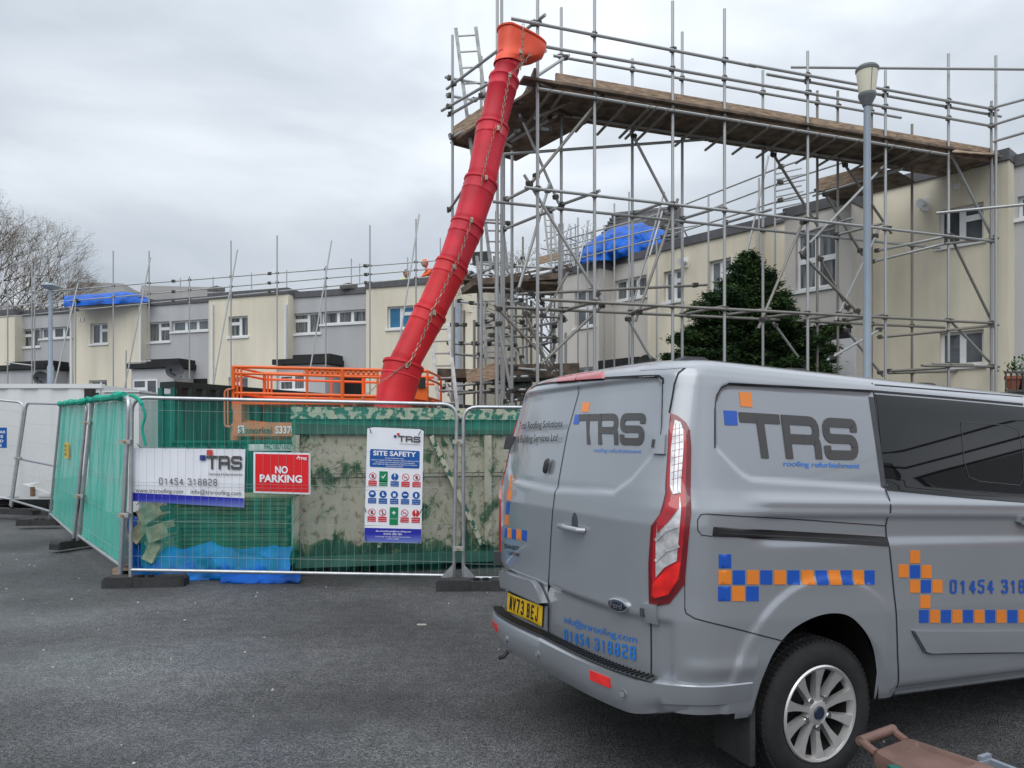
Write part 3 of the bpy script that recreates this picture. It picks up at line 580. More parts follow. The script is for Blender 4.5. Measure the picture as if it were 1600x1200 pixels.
for (x0, y0, x1, y1) in [(1476,381,1560,372),(1475,370,1553,376),(1480,516,1560,508)]: tubeobj('transom', sc, PA.U(x0,y0,.02), PA.U(x1,y1,.02), R, M['tube_old'])
BR = [(812,178,873,318,'B'),(948,141,830,286,'A'),(985,204,1053,335,'B'),(1059,311,993,502,'A'),(819,273,942,474,'A'),(859,286,806,466,'B'),(893,416,846,500,'B'),(948,471,834,580,'A'),(772,476,872,581,'B'),
      (818,484,862,584,'A'),(979,494,1022,569,'B'),(1315,250,1393,365,'B'),(1204,234,1277,352,'B'),(1286,297,1348,399,'B'),(1381,259,1252,393,'A'),(1259,336,1185,513,'A'),(1373,359,1305,501,'B'),(1279,399,1327,487,'B'),
      (1249,393,1345,493,'A'),(1476,221,1556,382,'A'),(1480,358,1557,517,'A'),(1480,496,1560,580,'A'),(1380,512,1292,563,'A'),(1319,511,1380,588,'B'),(1208,504,1260,576,'B'),(806,460,1105,445,'B'),(777,498,800,620,'B')]
for (x0, y0, x1, y1, c) in BR:
    pl = PA if c == 'A' else PB; o = -.06 if c == 'A' else .09
    a = pl.U(x0, y0, o); b = pl.U(x1, y1, o); tubeobj('brace', sc, a, b, R*.95, random.choice([tm, M['tube_old']])); coupler(sc, a.lerp(b, .07)); coupler(sc, a.lerp(b, .93))
a = U(1463, 333, 12.7); b = U(1660, 314, 12.0); tubeobj('ledger', sc, a, b, R, tm)
# short transoms poking out under the deck
for x in [862, 880, 944, 980, 1017, 1027, 1046, 1110, 1160, 1205, 1245, 1283, 1310, 1345, 1400, 1427, 1455]:
    y = 139+(x-842)*.1612+2; a = PA.U(x, y-3, .16); t, _ = PA.hit(x, y)
    b = PB.P(t-.02, a.z, -.18); tubeobj('transom', sc, a, b, R*.95, M['tube_old'])
# deck boards of the bridge: five boards wide
t0 = PA.hit(858, 0)[0]; t1 = PA.hit(1556, 0)[0]
Z1 = PA.U(858, 136)[2]; Z2 = PA.U(1482, 238)[2]
def dz(t): return Z1+(Z2-Z1)*(t-PA.hit(858,0)[0])/(PA.hit(1482,0)[0]-PA.hit(858,0)[0])
nb = 5; wd = 1.12/nb
for k in range(nb):
    t = t0-random.random()*.6
    while t < t1:
        e = min(t+3.6+random.random()*.3, t1+random.random()*.25); o = .08-wd*(k+.5); z = random.uniform(0, .012)
        c = [PA.P(t, dz(t)+.045+z, o), PA.P(e-.02, dz(e)+.045+z, o)]
        b = MB(); b.bar(c[0], c[1], wd-.012, .038); b.build('deck_board', M['board_old'], sc); t = e
# toe boards on the front
for (x0, x1, m_) in [(868, 1056, 0), (1057, 1258, 0), (1259, 1400, 0), (1401, 1548, 0)]:
    f = lambda x: 112+(x-865)*.1735
    a = PA.U(x0, f(x0)+2, -.05); b = PA.U(x1, f(x1)+2, -.05); hgt = .235; dn = Vector((0, 0, hgt/2))
    bb = MB(); bb.bar(a-dn, b-dn, .04, hgt); bb.build('toe_board', M['board'], sc)
    for j in range(1): pass
bb = MB(); bb.bar(PB.U(885, 150), PB.U(1400, 232), .04, .2); bb.build('toe_board', M['board_old'], sc)
# second small platform at the right bay
a = PR.U(1276, 290, 1.9); b = PR.U(1385, 262, 1.9); bb = MB(); bb.bar(a, b, .04, .24); bb.build('toe_board', M['board'], sc)
for k in range(4):
    bb = MB(); bb.bar(PR.U(1276, 290, 1.78)+Vector((PR.n[0]*-.24*k, PR.n[1]*-.24*k, -.11)), PR.U(1400, 258, 1.78)+Vector((PR.n[0]*-.24*k, PR.n[1]*-.24*k, -.11)), .23, .038); bb.build('deck_board', M['board_old'], sc)
tubeobj('ledger', sc, PR.U(1270, 306, 1.9), PR.U(1410, 264, 1.9), R, tm)
# loose plywood sheet at the far end of the deck
bb = MB(); q = [PA.U(1488,236,.3), PA.U(1545,240,.3), PA.U(1580,238,-.6), PA.U(1505,228,-.5)]; bb.hexa([p-Vector((0,0,.02)) for p in q]+q); bb.build('plywood_sheet', M['board'], sc)
# left return leg of the deck
C0 = PA.U(842, 139); C1 = Vector((-1.03, 12.75, C0.z))
lg = (C1-C0); ln = Vector((lg.y, -lg.x, 0)).normalized()          # towards the right/back
if ln.x < 0: ln = -ln
for k in range(6):
    o = ln*(.1+.235*k); s = C0.lerp(C1, -.02 if k < 3 else .2)+o; e2 = C0.lerp(C1, 1.02)+o
    bb = MB(); bb.bar(s+Vector((0,0,.05)), e2+Vector((0,0,.05)), .222, .038); bb.build('deck_board', M['board_old'], sc)
bb = MB(); bb.bar(C1.lerp(C0, .0)+Vector((0,0,.17)), C1.lerp(C0, .45)+Vector((0,0,.17)), .04, .23); bb.build('toe_board', M['board'], sc)
bb = MB(); bb.bar(C1+Vector((0,0,.12)), C1+ln*.5+Vector((0,0,.12)), .04, .23); bb.build('toe_board', M['board_old'], sc)
bb = MB(); bb.bar(C0+Vector((-.05,0,.20)), C0+ln*.25+Vector((-.45,.8,.12)), .04, .22); bb.build('toe_board', M['board_old'], sc)
for (x, ytop, Y) in [(707, 55, 12.7), (752, 88, 12.9), (777, -60, 11.7), (784, -60, 11.75), (787, 240, 12.2), (800, 236, 11.9), (775.5, 330, 13.4)]:
    p = U(x, ytop, Y); tubeobj('standard', sc, (p.x, p.y, 0), p, R, tm)
for (a, b) in [((698,139,12.8),(852,23,10.6)), ((690,173,12.8),(853,79,10.6)), ((700,181,12.8),(760,146,11.8)), ((696,121,12.7),(765,133,13.6)), ((698,149,12.7),(745,157,13.5)), ((822,130,10.9),(889,86,11.5)),
               ((703,217,12.7),(770,180,11.9)), ((702,212,12.7),(745,218,13.3)), ((790,226,12.3),(870,180,11.4)), ((840,200,11.0),(860,203,11.3)), ((700,331,12.8),(733,283,12.0)), ((770,236,12.4),(812,203,11.6)), ((748,346,12.6),(800,350,12.4)), ((781,361,12.2),(868,326,10.9)), ((790,241,12.2),(787,240,12.3))]:
    a_ = U(*a); b_ = U(*b)
    if (a_-b_).length > .3: tubeobj('guard_rail' if a[1] < 200 else 'ledger', sc, a_, b_, R, tm); coupler(sc, a_.lerp(b_, .08)); coupler(sc, a_.lerp(b_, .9))
for (a, b) in [((812,160,11.2),(866,143,11.3)), ((835,185,11.1),(905,152,11.4)), ((760,205,12.2),(800,230,11.9))]: tubeobj('transom', sc, U(*a), U(*b), R, M['tube_old'])
# ------------------------------------------------------------------ lower access tower in the corner behind the chute
tw = empty('scaffold', (0,0,0), label='dense lower access scaffold with brown boards between the two terraces', cat='scaffold')
def TW(name, x0, y0, Y0, x1, y1, Y1, m=None, r=R):
    a = U(x0,y0,Y0); b = U(x1,y1,Y1); tubeobj(name, tw, a, b, r, m or random.choice([M['tube'], M['tube_old']]))
    if abs(x1-x0) > 20: 
        for t in (.06, .5, .94): coupler(tw, a.lerp(b, t), 1.1)
random.seed(11)
for (x, yt, Y) in [(709,480,15),(725,485,15.5),(741,500,14.5),(747,455,15.6),(758,470,15),(775,400,14),(806,455,16),(823,440,17),(830,470,16),(846,480,16),(861,330,17),(874,350,14.4),(884,520,14.5),(865,490,17.5),(817,370,19),(793,560,14.5)]:
    p = U(x, yt, Y); tubeobj('standard', tw, (p.x,p.y,0), p, R*1.1, random.choice([M['tube'], M['tube_old']]))
H = [(732,433,15,775,417,14),(735,412,16,880,420,14.4),(732,427,15,800,433,16),(738,437,15.5,800,440,16),(795,444,16,872,422,14.4),(776,449,14,850,463,16),(790,476,14.5,835,463,15),(790,480,14.5,884,487,14.4),
     (762,493,14,884,496,14.4),(744,508,14.6,777,498,14),(762,511,14.2,800,512,15),(796,518,16,886,500,14.4),(700,508,15.2,727,508,15.4),(700,537,15.2,742,537,15.3),(742,538,14.6,777,530,14),(762,524,14,872,528,14.4),(760,538,14.4,806,540,15),
     (793,546,16,872,533,14.4),(700,552,15,805,562,16),(690,604,13.4,795,596,14.5),(686,610,13.4,780,614,14.5),(700,617,13,832,604,14),(786,609,12.6,828,609,12.5),(786,628,12.2,815,624,12.1),(740,600,14,800,598,14.5),(788,590,12.6,832,588,12.6),(790,600,13,830,598,13),(792,618,12.6,826,616,12.6),(800,575,14,880,581,14),(715,470,16,760,478,15.6)]
for h_ in H: TW('ledger', *h_)
for d_ in [(745,560,15,800,470,16),(786,520,16,845,600,15),(850,540,15,882,480,14.5),(792,590,13,824,634,12.8),(697,598,13,708,632,12.8),(806,590,14,832,640,13.5),(815,400,18,850,480,16),(868,560,17,812,500,16)]: TW('brace', *d_)
def TB(x0, y0, Y0, x1, y1, Y1, hgt, m, th=.04, name='toe_board'):
    a = U(x0,y0,Y0); b = U(x1,y1,Y1); bb = MB(); bb.bar(a, b, th, hgt); bb.build(name, m, tw)
TB(684,585,15,741,586,15.5,.24,M['board_old']); TB(730,591,14.4,777,579,13.9,.30,M['board']); TB(777,580,13.9,905,577,14.4,.24,M['board_old'])
TB(730,448,15.4,866,438,16,.13,M['board_old'],1.0,'deck_board'); TB(726,445,16,870,452,16,.05,M['board_old'],1.2,'deck_board'); TB(800,442,17,868,432,17,.24,M['board'])
TB(700,592,15,880,592,15.5,.05,M['board_old'],1.2,'deck_board'); TB(742,440,16,868,418,18.5,.05,M['board_old'],1.0,'deck_board'); TB(738,404,17,768,402,17,.22,M['contblack'],.3)
TB(840,408,20,872,400,20,.2,M['board'])
for k in range(4): TB(788+2*k, 596+9*k, 12.9, 830, 594+9*k, 12.9, .05, M['contblack'], .2, 'deck_board')
# ------------------------------------------------------------------ ladders
def ladder(a, b, wdt, n, label, side=(1, 0, 0), m=None):
    root = empty('ladder', (0,0,0), label=label, cat='ladder', group='ladders on the scaffold'); s = Vector(side).normalized()*wdt
    a, b = Vector(a), Vector(b)
    for o in (Vector((0,0,0)), s): 
        mb = MB(); mb.bar(a+o, b+o, .06, .03, up=(0,1,0)); mb.build('stile', m or M['tube'], root)
    for k in range(n): p = a.lerp(b, (k+.5)/n); tubeobj('rung', root, p, p+s, .016, M['tube'], 6)
ladder(U(744,290,12.6), U(712,44,12.4), .34, 10, 'tall ladder leaning past the left end of the top deck', (1,-.1,-.0))
ladder(U(767,420,13.4), U(757,335,13.4), .3, 5, 'short ladder right behind the middle of the red chute')
ladder(U(761,560,14), U(745,400,14), .33, 8, 'ladder between the tower deck and the chute')
ladder(U(686,640,12.5), U(672,505,12.8), .31, 7, 'lowest ladder standing behind the skip, right of the orange lift', (1,0.05,0.03))
ladder(U(858,405,20), U(850,330,20), .22, 8, 'small distant ladder near the far scaffold')
# wire mesh gate on tower
# ------------------------------------------------------------------ scaffold along the left terrace
ls = empty('scaffold', (0,0,0), label='long guard rail scaffold running in front of the left terrace roofs', cat='scaffold')
OF = 1.3
for (x, y, yb) in [(50,415,None),(177,392,None),(233,392,565),(296,432,592),(361,376,None),(433,368,None),(509,416,575),(578,352,None),(650,342,None),(54,414,None),(12,440,None),(197,547,620),(118,470,None)]:
    a = PL.U(x, y, OF); z = 0 if yb is None else PL.U(x, yb, OF).z; tubeobj('standard', ls, (a.x,a.y,z), a, R, tm)
for (x, y0, y1) in [(105,455,476),(282,434,470),(333,432,470),(393,426,452),(448,422,450),(549,404,445),(562,412,445),(637,402,435),(688,372,440)]:
    a = PL.U(x, y0, -.6); b = PL.U(x, y1, -.6); tubeobj('standard', ls, b, a, R*.8, tm)
for (x0, y0, x1, y1) in [(518,376,485,575),(122,442,86,600),(235,402,193,615),(371,390,334,597),(655,335,620,560),(8,420,-12,520)]:
    tubeobj('raking_brace', ls, PL.U(x0,y0,OF+.1), PL.U(x1,y1,OF+1.0), R, tm)
for (ya, yb) in ((461, 404), (480, 416), (496, 428)):
    xs = np.linspace(-30, 722, 6); yy = lambda x: ya+(yb-ya)*(x/722.)
    for i in range(5):
        a = PL.U(xs[i], yy(xs[i]), OF-.06); b = PL.U(xs[i+1], yy(xs[i+1]), OF-.06); tubeobj('guard_rail', ls, a, b, R*.85, tm)
        coupler(ls, a, 1.3)
    for x in (50,177,233,296,361,433,509,578,650): coupler(ls, PL.U(x, yy(x), OF-.03), 1.0)
for (x0,y0,x1,y1) in [(0,460,70,478),(0,482,60,472),(60,478,120,487),(0,472,60,490)]: tubeobj('guard_rail', ls, PL.U(x0,y0,OF), PL.U(x1,y1,-1.0), R*.8, tm)
for (x0,y0,x1,y1) in [(197,567,236,564),(8,566,50,571)]: tubeobj('ledger', ls, PL.U(x0,y0,OF+.3), PL.U(x1,y1,OF), R, tm)
# ------------------------------------------------------------------ scaffold along the right terrace
rs = empty('scaffold', (0,0,0), label='guard rail scaffold along the right terrace roofs beside the blue sheet', cat='scaffold')
OR = 1.3
for (x, y) in [(903,340),(918,345),(960,318),(983,300),(1026,375),(1107,303),(1186,278),(1211,238),(944,352)]:
    a = PR.U(x, y, OR); tubeobj('standard', rs, (a.x,a.y,0), a, R*.9, tm)
for (x0, y0, x1, y1) in [(1201,243,1165,405),(1038,300,985,490),(920,344,903,420),(1035,330,1015,400),(890,350,872,410),(1150,470,1168,400)]:
    tubeobj('raking_brace', rs, PR.U(x0,y0,OR+.1), PR.U(x1,y1,OR+.5), R*.9, tm)
rows = [((880,375),(1036,333),(1220,261),(1330,224)), ((880,392),(1036,355),(1220,285),(1330,250)), ((880,410),(1036,371),(1220,313),(1330,285))]
for pts in rows:
    for (p, q) in zip(pts[:-1], pts[1:]):
        tubeobj('guard_rail', rs, PR.U(*p, OR), PR.U(*q, OR), R*.85, tm); coupler(rs, PR.U(*q, OR), 1.2)
for k in range(9):
    y = 272+k*9.0; tubeobj('guard_rail', rs, PR.U(1212, y, OR), PR.U(1252+3*(k % 3), y-9, .2), R*.7, tm)
for (x0, y0, x1, y1) in [(850,376,905,352),(858,390,930,372),(850,402,920,392),(845,388,905,402),(856,412,905,404),(870,366,905,378),(850,421,880,414),(1040,360,1090,352),(1065,352,1075,372)]:
    tubeobj('ledger', rs, PR.U(x0,y0,OR), PR.U(x1,y1,OR-1.2), R*.8, tm)
for x in (892, 899, 911, 924, 868, 880): 
    a = PR.U(x, 345+random.random()*20, .2); tubeobj('standard', rs, (a.x,a.y,5), a, R*.8, tm)
# ------------------------------------------------------------------ lamp posts
def lamp():
    Y = 8.0; b = U(1355, 600, Y); x = b.x; root = empty('street_lamp', (x, Y, 0), label='tall grey blue lamp post with a milky bowl lantern, behind the van', cat='street lamp')
    z = lambda py: CH-(py-HZ)/F*Y
    mb = MB(); mb.lathe([(.075,0),(.075,1.2),(.045,1.25),(.040,z(400)),(.036,z(165))], n=20, close=True); mb.build('post', M['lamppost'], root, smooth=True)
    mb = MB(); mb.lathe([(.045,z(166)),(.05,z(163)),(.088,z(152)),(.092,z(147)),(.088,z(146))], n=24, close=True); mb.build('collar', M['lampgrey'], root, smooth=True)
    mb = MB(); mb.lathe([(.083,z(147)),(.112,z(111)),(.112,z(110))], n=24, close=True); mb.build('lamp_bowl', M['lampglass'], root, smooth=True)
    mb = MB(); mb.lathe([(.118,z(112)),(.120,z(108)),(.10,z(104)),(.04,z(102.5)),(.001,z(102.3))], n=24, close=True); mb.build('lamp_cap', M['lampgrey'], root, smooth=True)
    mb = MB(); mb.tube((.0,-.083,z(146)),(.0,-.112,z(111)),.004,6); mb.build('seam_rib', M['lampgrey'], root)
lamp()
def lamp2():
    Y = 20.0; b = U(79, 600, Y); root = empty('street_lamp', (b.x, Y, 0), label='grey post with a flat square head, above the white cabin at left', cat='street lamp')
    z = lambda py: CH-(py-HZ)/F*Y
    mb = MB(); mb.lathe([(.085,0),(.085,z(574)),(.058,z(570)),(.048,z(452))], n=16, close=True); mb.build('post', M['lamppost'], root, smooth=True)
    mb = MB(); mb.add([(-.1,-.1,z(452)),(.1,-.1,z(452)),(.1,.1,z(452)),(-.1,.1,z(452)),(-.18,-.2,z(447)),(.19,-.2,z(447)),(.19,.2,z(447)),(-.18,.2,z(447)),(-.05,-.05,z(443)),(.05,-.05,z(443)),(.05,.05,z(443)),(-.05,.05,z(443))],
      [(3,2,1,0),(0,1,5,4),(1,2,6,5),(2,3,7,6),(3,0,4,7),(4,5,9,8),(5,6,10,9),(6,7,11,10),(7,4,8,11),(8,9,10,11)]); mb.build('lamp_head', M['lamppost'], root)
lamp2()
# ------------------------------------------------------------------ rubbish chute
def chute():
    root = empty('rubbish_chute', (0,0,0), label='long red sectional rubbish chute hanging from the scaffold into the skip', cat='rubbish chute')
    # centre line in photo pixels with the visible width, top to bottom
    C = [(806,88,71,10.3),(797,125,68,10.25),(786,170,62,10.15),(771,215,62,10.05),(752,290,60,9.9),(737,340,60,9.85),(722,385,66,9.75),(700,425,66,9.7),(676,480,64,9.6),(652,525,62,9.5),(627,590,66,9.4),(610,650,66,9.3),(600,700,66,9.3)]
    # section tops (pixels)
    secs = [((796,90),(788,124),.86,'red'),((788,124),(770,198),.93,'red'),((770,198),(752,284),1.0,'red'),((752,284),(731,352),1.02,'red'),((731,352),(707,414),1.0,'red'),((707,414),(673,488),.98,'redfaded'),((673,488),(631,569),.98,'redfaded'),((631,569),(609,655),1.16,'redfaded')]
    rad = .20
    def ctr(p):
        y = p[1]; Y = np.interp(y, [80, 650], [10.2, 9.25]); return U(p[0], p[1], Y)
    for i, (a, b, k, mn) in enumerate(secs):
        A, B = ctr(a), ctr(b); d = (B-A).normalized(); x, y, _ = ortho(d)
        L = (B-A).length+.10; r0 = rad*k*(1.08 if i else 1.0); r1 = rad*k*.94
        n = 40; prof = [(0, r0*.97), (.0, r0*1.05), (.035, r0*1.06), (.05, r0*1.0), (.16, r0*.985), (.165, r0*1.0), (.185, r0*1.0), (.19, r0*.98), (L*.75, r0*.95*.5+r1*.5), (L*.78, r0*.5+r1*.5), (L*.8, r0*.5+r1*.49), (L, r1)]
        vs = []; 
        for (h, r) in prof:
            for j in range(n):
                t = 2*math.pi*j/n; rr = r*(1+(.018 if (j % 3 == 0 and .03 < h < .17 and i in (0,1,2,4,5,6)) else 0)); vs.append(A+d*h+x*math.cos(t)*rr+y*math.sin(t)*rr)
        fs = [(q*n+j, q*n+(j+1) % n, (q+1)*n+(j+1) % n, (q+1)*n+j) for q in range(len(prof)-1) for j in range(n)]
        mb = MB(); mb.add(vs, fs); o = mb.build('chute_section', M[mn], root, smooth=True)
    # hopper at the top
    A = ctr((808,96)); n = 36
    # a short drum whose upper lip opens sideways into a scoop towards the deck
    rings = [((793,101),.196,.196,0,0),((795,95),.198,.198,0,0),((797,91),.198,.198,.18,0),((798,84),.188,.188,.31,.0),((799,70),.192,.192,.35,.02),((800,57),.195,.195,.345,.06),((800,49),.195,.195,.33,.10)]
    vs = []
    for (p, ra, rb, ex, dr) in rings:
        c = ctr(p)
        for j in range(n):
            t = 2*math.pi*j/n; cx = math.cos(t); g_ = max(0, cx)**.8
            vs.append(c+Vector((ra*cx+ex*g_*.82, rb*math.sin(t)+ex*.35*g_, -dr*g_-dr*.15*cx)))
    fs = [(q*n+j, q*n+(j+1) % n, (q+1)*n+(j+1) % n, (q+1)*n+j) for q in range(len(rings)-1) for j in range(n)]
    mb = MB(); mb.add(vs, fs); o = mb.build('hopper', M['red2'], root, smooth=True)
    mb = MB(); mb.path(vs[-n:], .020, 6, closed=True); mb.build('hopper_rim', M['red2'], root, smooth=True)
    # chains
    def chain(pts, s=.021):
        mb = MB(); P = [ctr(p)+Vector((0,-.26,0)) for p in pts]; k = 0
        for a, b in zip(P[:-1], P[1:]):
            nn = int((b-a).length/(s*2.5)); d = (b-a).normalized(); x, y, _ = ortho(d)
            for i in range(nn):
                c = a.lerp(b, (i+.5)/nn); u = (x if k % 2 else y); k += 1
                q = [c+d*s*1.6*math.cos(t)+u*s*.8*math.sin(t) for t in [j*math.pi/3 for j in range(6)]]
                mb.path(q, s*.24, 4, closed=True)
        mb.build('chain', M['chain'], root)
    chain([(817,54),(816,95),(813,124)]); chain([(830,98),(813,118),(797,131)]); chain([(797,131),(786,185),(783,222)]); chain([(777,205),(767,240),(752,300)], .018)
    chain([(739,352),(725,395),(712,428)]); chain([(713,420),(693,465),(674,500)], .023); chain([(682,490),(660,540),(642,575)], .023); chain([(640,572),(600,600),(555,640)], .014)
    # clips
    for (x_, y_) in [(813,95),(797,131),(779,212),(761,288),(739,352),(713,424),(682,494),(640,574)]:
        p = ctr((x_,y_))+Vector((0,-.25,0)); mb = MB(); mb.box(p.x-.018,p.x+.018,p.y-.01,p.y+.04,p.z-.03,p.z+.03); mb.build('clip', M['chain'], root)
chute()
# ------------------------------------------------------------------ skip
def skip():
    A = U(459, 636, 8.75); B = U(905, 652, 9.5); zt = A.z; d = Vector((B.x-A.x, B.y-A.y, 0)).normalized(); n = Vector((d.y, -d.x, 0)); L = 4.6
    if n.y > 0: n = -n
    rz = math.atan2(d.y, d.x); root = empty('skip', (A.x, A.y, 0), rz, label='large steel skip with cement-coated green sides behind the mesh fence', cat='skip')
    m = bpy.data.materials.new('stained skip steel'); m.use_nodes = True; t = m.node_tree; b = t.nodes['Principled BSDF']; Lk = t.links.new
    tcn = N(t, 'ShaderNodeTexCoord'); mp_ = N(t, 'ShaderNodeMapping'); mp_.inputs['Scale'].default_value = (1.5, 1.5, 1.05); Lk(tcn.outputs['Object'], mp_.inputs[0])
    n1_ = N(t, 'ShaderNodeTexNoise'); n1_.inputs['Scale'].default_value = 2.2; n1_.inputs['Detail'].default_value = 8; n1_.inputs['Roughness'].default_value = .68; n1_.inputs['Distortion'].default_value = .9; Lk(mp_.outputs[0], n1_.inputs[0])
    sp = N(t, 'ShaderNodeSeparateXYZ'); Lk(tcn.outputs['Object'], sp.inputs[0])
    mr = N(t, 'ShaderNodeMapRange'); mr.inputs[1].default_value = .10; mr.inputs[2].default_value = .55; mr.inputs[3].default_value = .30; mr.inputs[4].default_value = 0; Lk(sp.outputs[2], mr.inputs[0])
    ad = N(t, 'ShaderNodeMath', operation='ADD'); Lk(n1_.outputs[0], ad.inputs[0]); Lk(mr.outputs[0], ad.inputs[1])
    r = N(t, 'ShaderNodeValToRGB'); e = r.color_ramp.elements; e[0].position = .40; e[0].color = (.47,.43,.35,1); e[1].position = .655; e[1].color = (.016,.075,.048,1); x_ = e.new(.54); x_.color = (.40,.385,.30,1); x2 = e.new(.585); x2.color = (.12,.17,.09,1); Lk(ad.outputs[0], r.inputs[0])
    st_ = N(t, 'ShaderNodeTexNoise'); st_.inputs['Scale'].default_value = 9; st_.inputs['Detail'].default_value = 8; Lk(mp_.outputs[0], st_.inputs[0])
    r2 = N(t, 'ShaderNodeValToRGB'); r2.color_ramp.elements[0].position = .33; r2.color_ramp.elements[0].color = (.35,.30,.2,1); r2.color_ramp.elements[1].position = .47; r2.color_ramp.elements[1].color = (1,1,1,1); Lk(st_.outputs[0], r2.inputs[0])
    mx = N(t, 'ShaderNodeMix', data_type='RGBA', blend_type='MULTIPLY'); mx.inputs[0].default_value = .8; Lk(r.outputs[0], mx.inputs[6]); Lk(r2.outputs[0], mx.inputs[7]); 
    cn = N(t, 'ShaderNodeTexNoise'); cn.inputs['Scale'].default_value = 1.7; cn.inputs['Detail'].default_value = 3; cn.inputs['Distortion'].default_value = 1.6; Lk(tcn.outputs['Object'], cn.inputs[0])
    c1_ = N(t, 'ShaderNodeMath', operation='SUBTRACT'); c1_.inputs[1].default_value = .5; Lk(cn.outputs[0], c1_.inputs[0]); c2_ = N(t, 'ShaderNodeMath', operation='ABSOLUTE'); Lk(c1_.outputs[0], c2_.inputs[0])
    c3_ = N(t, 'ShaderNodeMapRange'); c3_.inputs[1].default_value = .002; c3_.inputs[2].default_value = .008; c3_.inputs[3].default_value = .25; c3_.inputs[4].default_value = 1; Lk(c2_.outputs[0], c3_.inputs[0])
    mx2 = N(t, 'ShaderNodeMix', data_type='RGBA', blend_type='MULTIPLY'); mx2.inputs[0].default_value = .75; Lk(mx.outputs[2], mx2.inputs[6]); Lk(c3_.outputs[0], mx2.inputs[7])
    Lk(mx2.outputs[2], b.inputs['Base Color']); b.inputs['Roughness'].default_value = .8
    chip = mat('chipped rim paint', (.03,.12,.08), .7, 0, .2, 13, col2=(.52,.50,.38), thr=(.47,.52), detail=8)
    green = mat('skip green', (.02,.095,.068), .6, 0, .35, 3, col2=(.06,.16,.12))
    H = zt
    mb = MB(); mb.box(0,L,0,.05,.09,H-.14); mb.box(0,.05,.05,2.3,.09,H-.14); mb.box(L-.05,L,.05,2.3,.09,H-.14); mb.box(0,L,2.3,2.35,.09,H-.14); mb.box(.05,L-.05,.05,2.3,.09,.14); mb.build('side_panel', m, root)
    mb = MB(); mb.box(-.03,L+.03,-.09,.06,H-.14,H); mb.box(-.03,.08,.06,2.3,H-.14,H); mb.box(L-.05,L+.03,.06,2.3,H-.14,H); mb.box(-.03,L+.03,2.3,2.4,H-.14,H); mb.build('rim', chip, root)
    mb = MB(); mb.box(-.02,L+.02,-.05,-.001,H-.32,H-.145); mb.build('rim_flange', green, root)
    mb = MB(); mb.box(0.02,L,-.04,-.001,.09,.22); mb.build('base_rail', green, root)
    for (x0, x1) in [(1.62, 2.25), (1.28, 1.0), (3.4, 3.9)]:
        mb = MB(); mb.bar((x0,-.03,H-.34),(x1,-.03,.31),.06,.11,up=(0,1,0)); mb.build('brace_rib', chip, root)
    for x in (.0, 2.3, 4.5):
        mb = MB(); mb.box(x-.02,x+.07,-.07,-.001,.3,H-.33); mb.build('post_rib', m, root)
    for x_ in (.3, 4.0): mb = MB(); mb.box(x_,x_+.3,.1,2.2,0,.088); mb.build('skid', M['rubber'], root)
    mb = MB(); mb.box(.0,L,-.055,-.048,H-.85,H-.835); mb.box(0,L,-.055,-.048,H-.80,H-.79); mb.build('scored_line', M['coupler'], root)
    # debris inside
    d_ = MB(); random.seed(3)
    for i in range(60): d_.obox((random.uniform(.3,4.2),random.uniform(.3,2.1),random.uniform(.7,1.35)),(random.uniform(.1,.4),random.uniform(-.1,.1),0),(0,.1,.05),(0,0,.04))
    d_.build('rubble_fill', M['stone'], root, kind='stuff')
skip()
# ------------------------------------------------------------------ containers, cabin
def corrugated(root, a, b, z0, z1, m, name='side_wall', pitch=.28, dep=.05):
    a, b = Vector(a), Vector(b); d = (b-a); L = d.length; d.normalize(); n = Vector((d.y,-d.x,0)); n = -n if n.y > 0 else n
    mb = MB(); k = int(L/pitch); pts = []
    for i in range(k):
        s = i*L/k; w_ = L/k
        pts += [(s, dep), (s+w_*.35, dep), (s+w_*.5, 0), (s+w_*.85, 0)]
    pts.append((L, dep)); vs = []
    for s, o in pts: p = a+d*s+n*o; vs += [(p.x,p.y,z0),(p.x,p.y,z1)]
    fs = [(2*i,2*i+2,2*i+3,2*i+1) for i in range(len(pts)-1)]
    mb.add(vs, fs); return mb.build(name, m, root, fix=False)
def cont():
    A = U(273, 596, 12.3); B = U(795, 637, 22.6); root = empty('hoarding', (0,0,0), label='long black ribbed metal hoarding running away behind the orange lift', cat='hoarding')
    zt = A.z; d = Vector((B.x-A.x, B.y-A.y, 0)).normalized(); n = Vector((-d.y, d.x, 0)); a = Vector((A.x,A.y,0)); b = Vector((B.x,B.y,0)); w_ = n*.35
    corrugated(root, a, b, .15, zt-.09, M['contblack']); 
    mb = MB(); mb.hexa([a+Vector((0,0,.0)), b, b+w_, a+w_]+[p+Vector((0,0,.15)) for p in (a,b,b+w_,a+w_)]); mb.build('base_frame', M['contblack'], root)
    mb = MB(); e = Vector((0,0,zt-.1)); mb.hexa([a+e-n*.03-d*.02, b+e-n*.03, b+e+w_, a+e+w_-d*.02]+[p+Vector((0,0,.10)) for p in (a+e-n*.03-d*.02, b+e-n*.03, b+e+w_, a+e+w_-d*.02)]); mb.build('roof', M['contblack'], root)
    mb = MB(); mb.hexa([a+n*.02+Vector((0,0,.1))+d*.03, a+w_+Vector((0,0,.1))+d*.03, a+w_+Vector((0,0,.1))+d*.08, a+n*.02+Vector((0,0,.1))+d*.08]+[p+Vector((0,0,zt-.2)) for p in (a+n*.02+d*.03, a+w_+d*.03, a+w_+d*.08, a+n*.02+d*.08)]); mb.build('end_door', M['container'], root)
    for k in (0.05, .95):
        p = a+w_*k-d*.01; mb = MB(); mb.tube((p.x,p.y,.2),(p.x,p.y,zt-.1),.05,8); mb.build('locking_bar', M['container'], root)
    for i in range(4):
        p = a+d*(.4+i*2.2)+n*.5; 
    return root
cont()
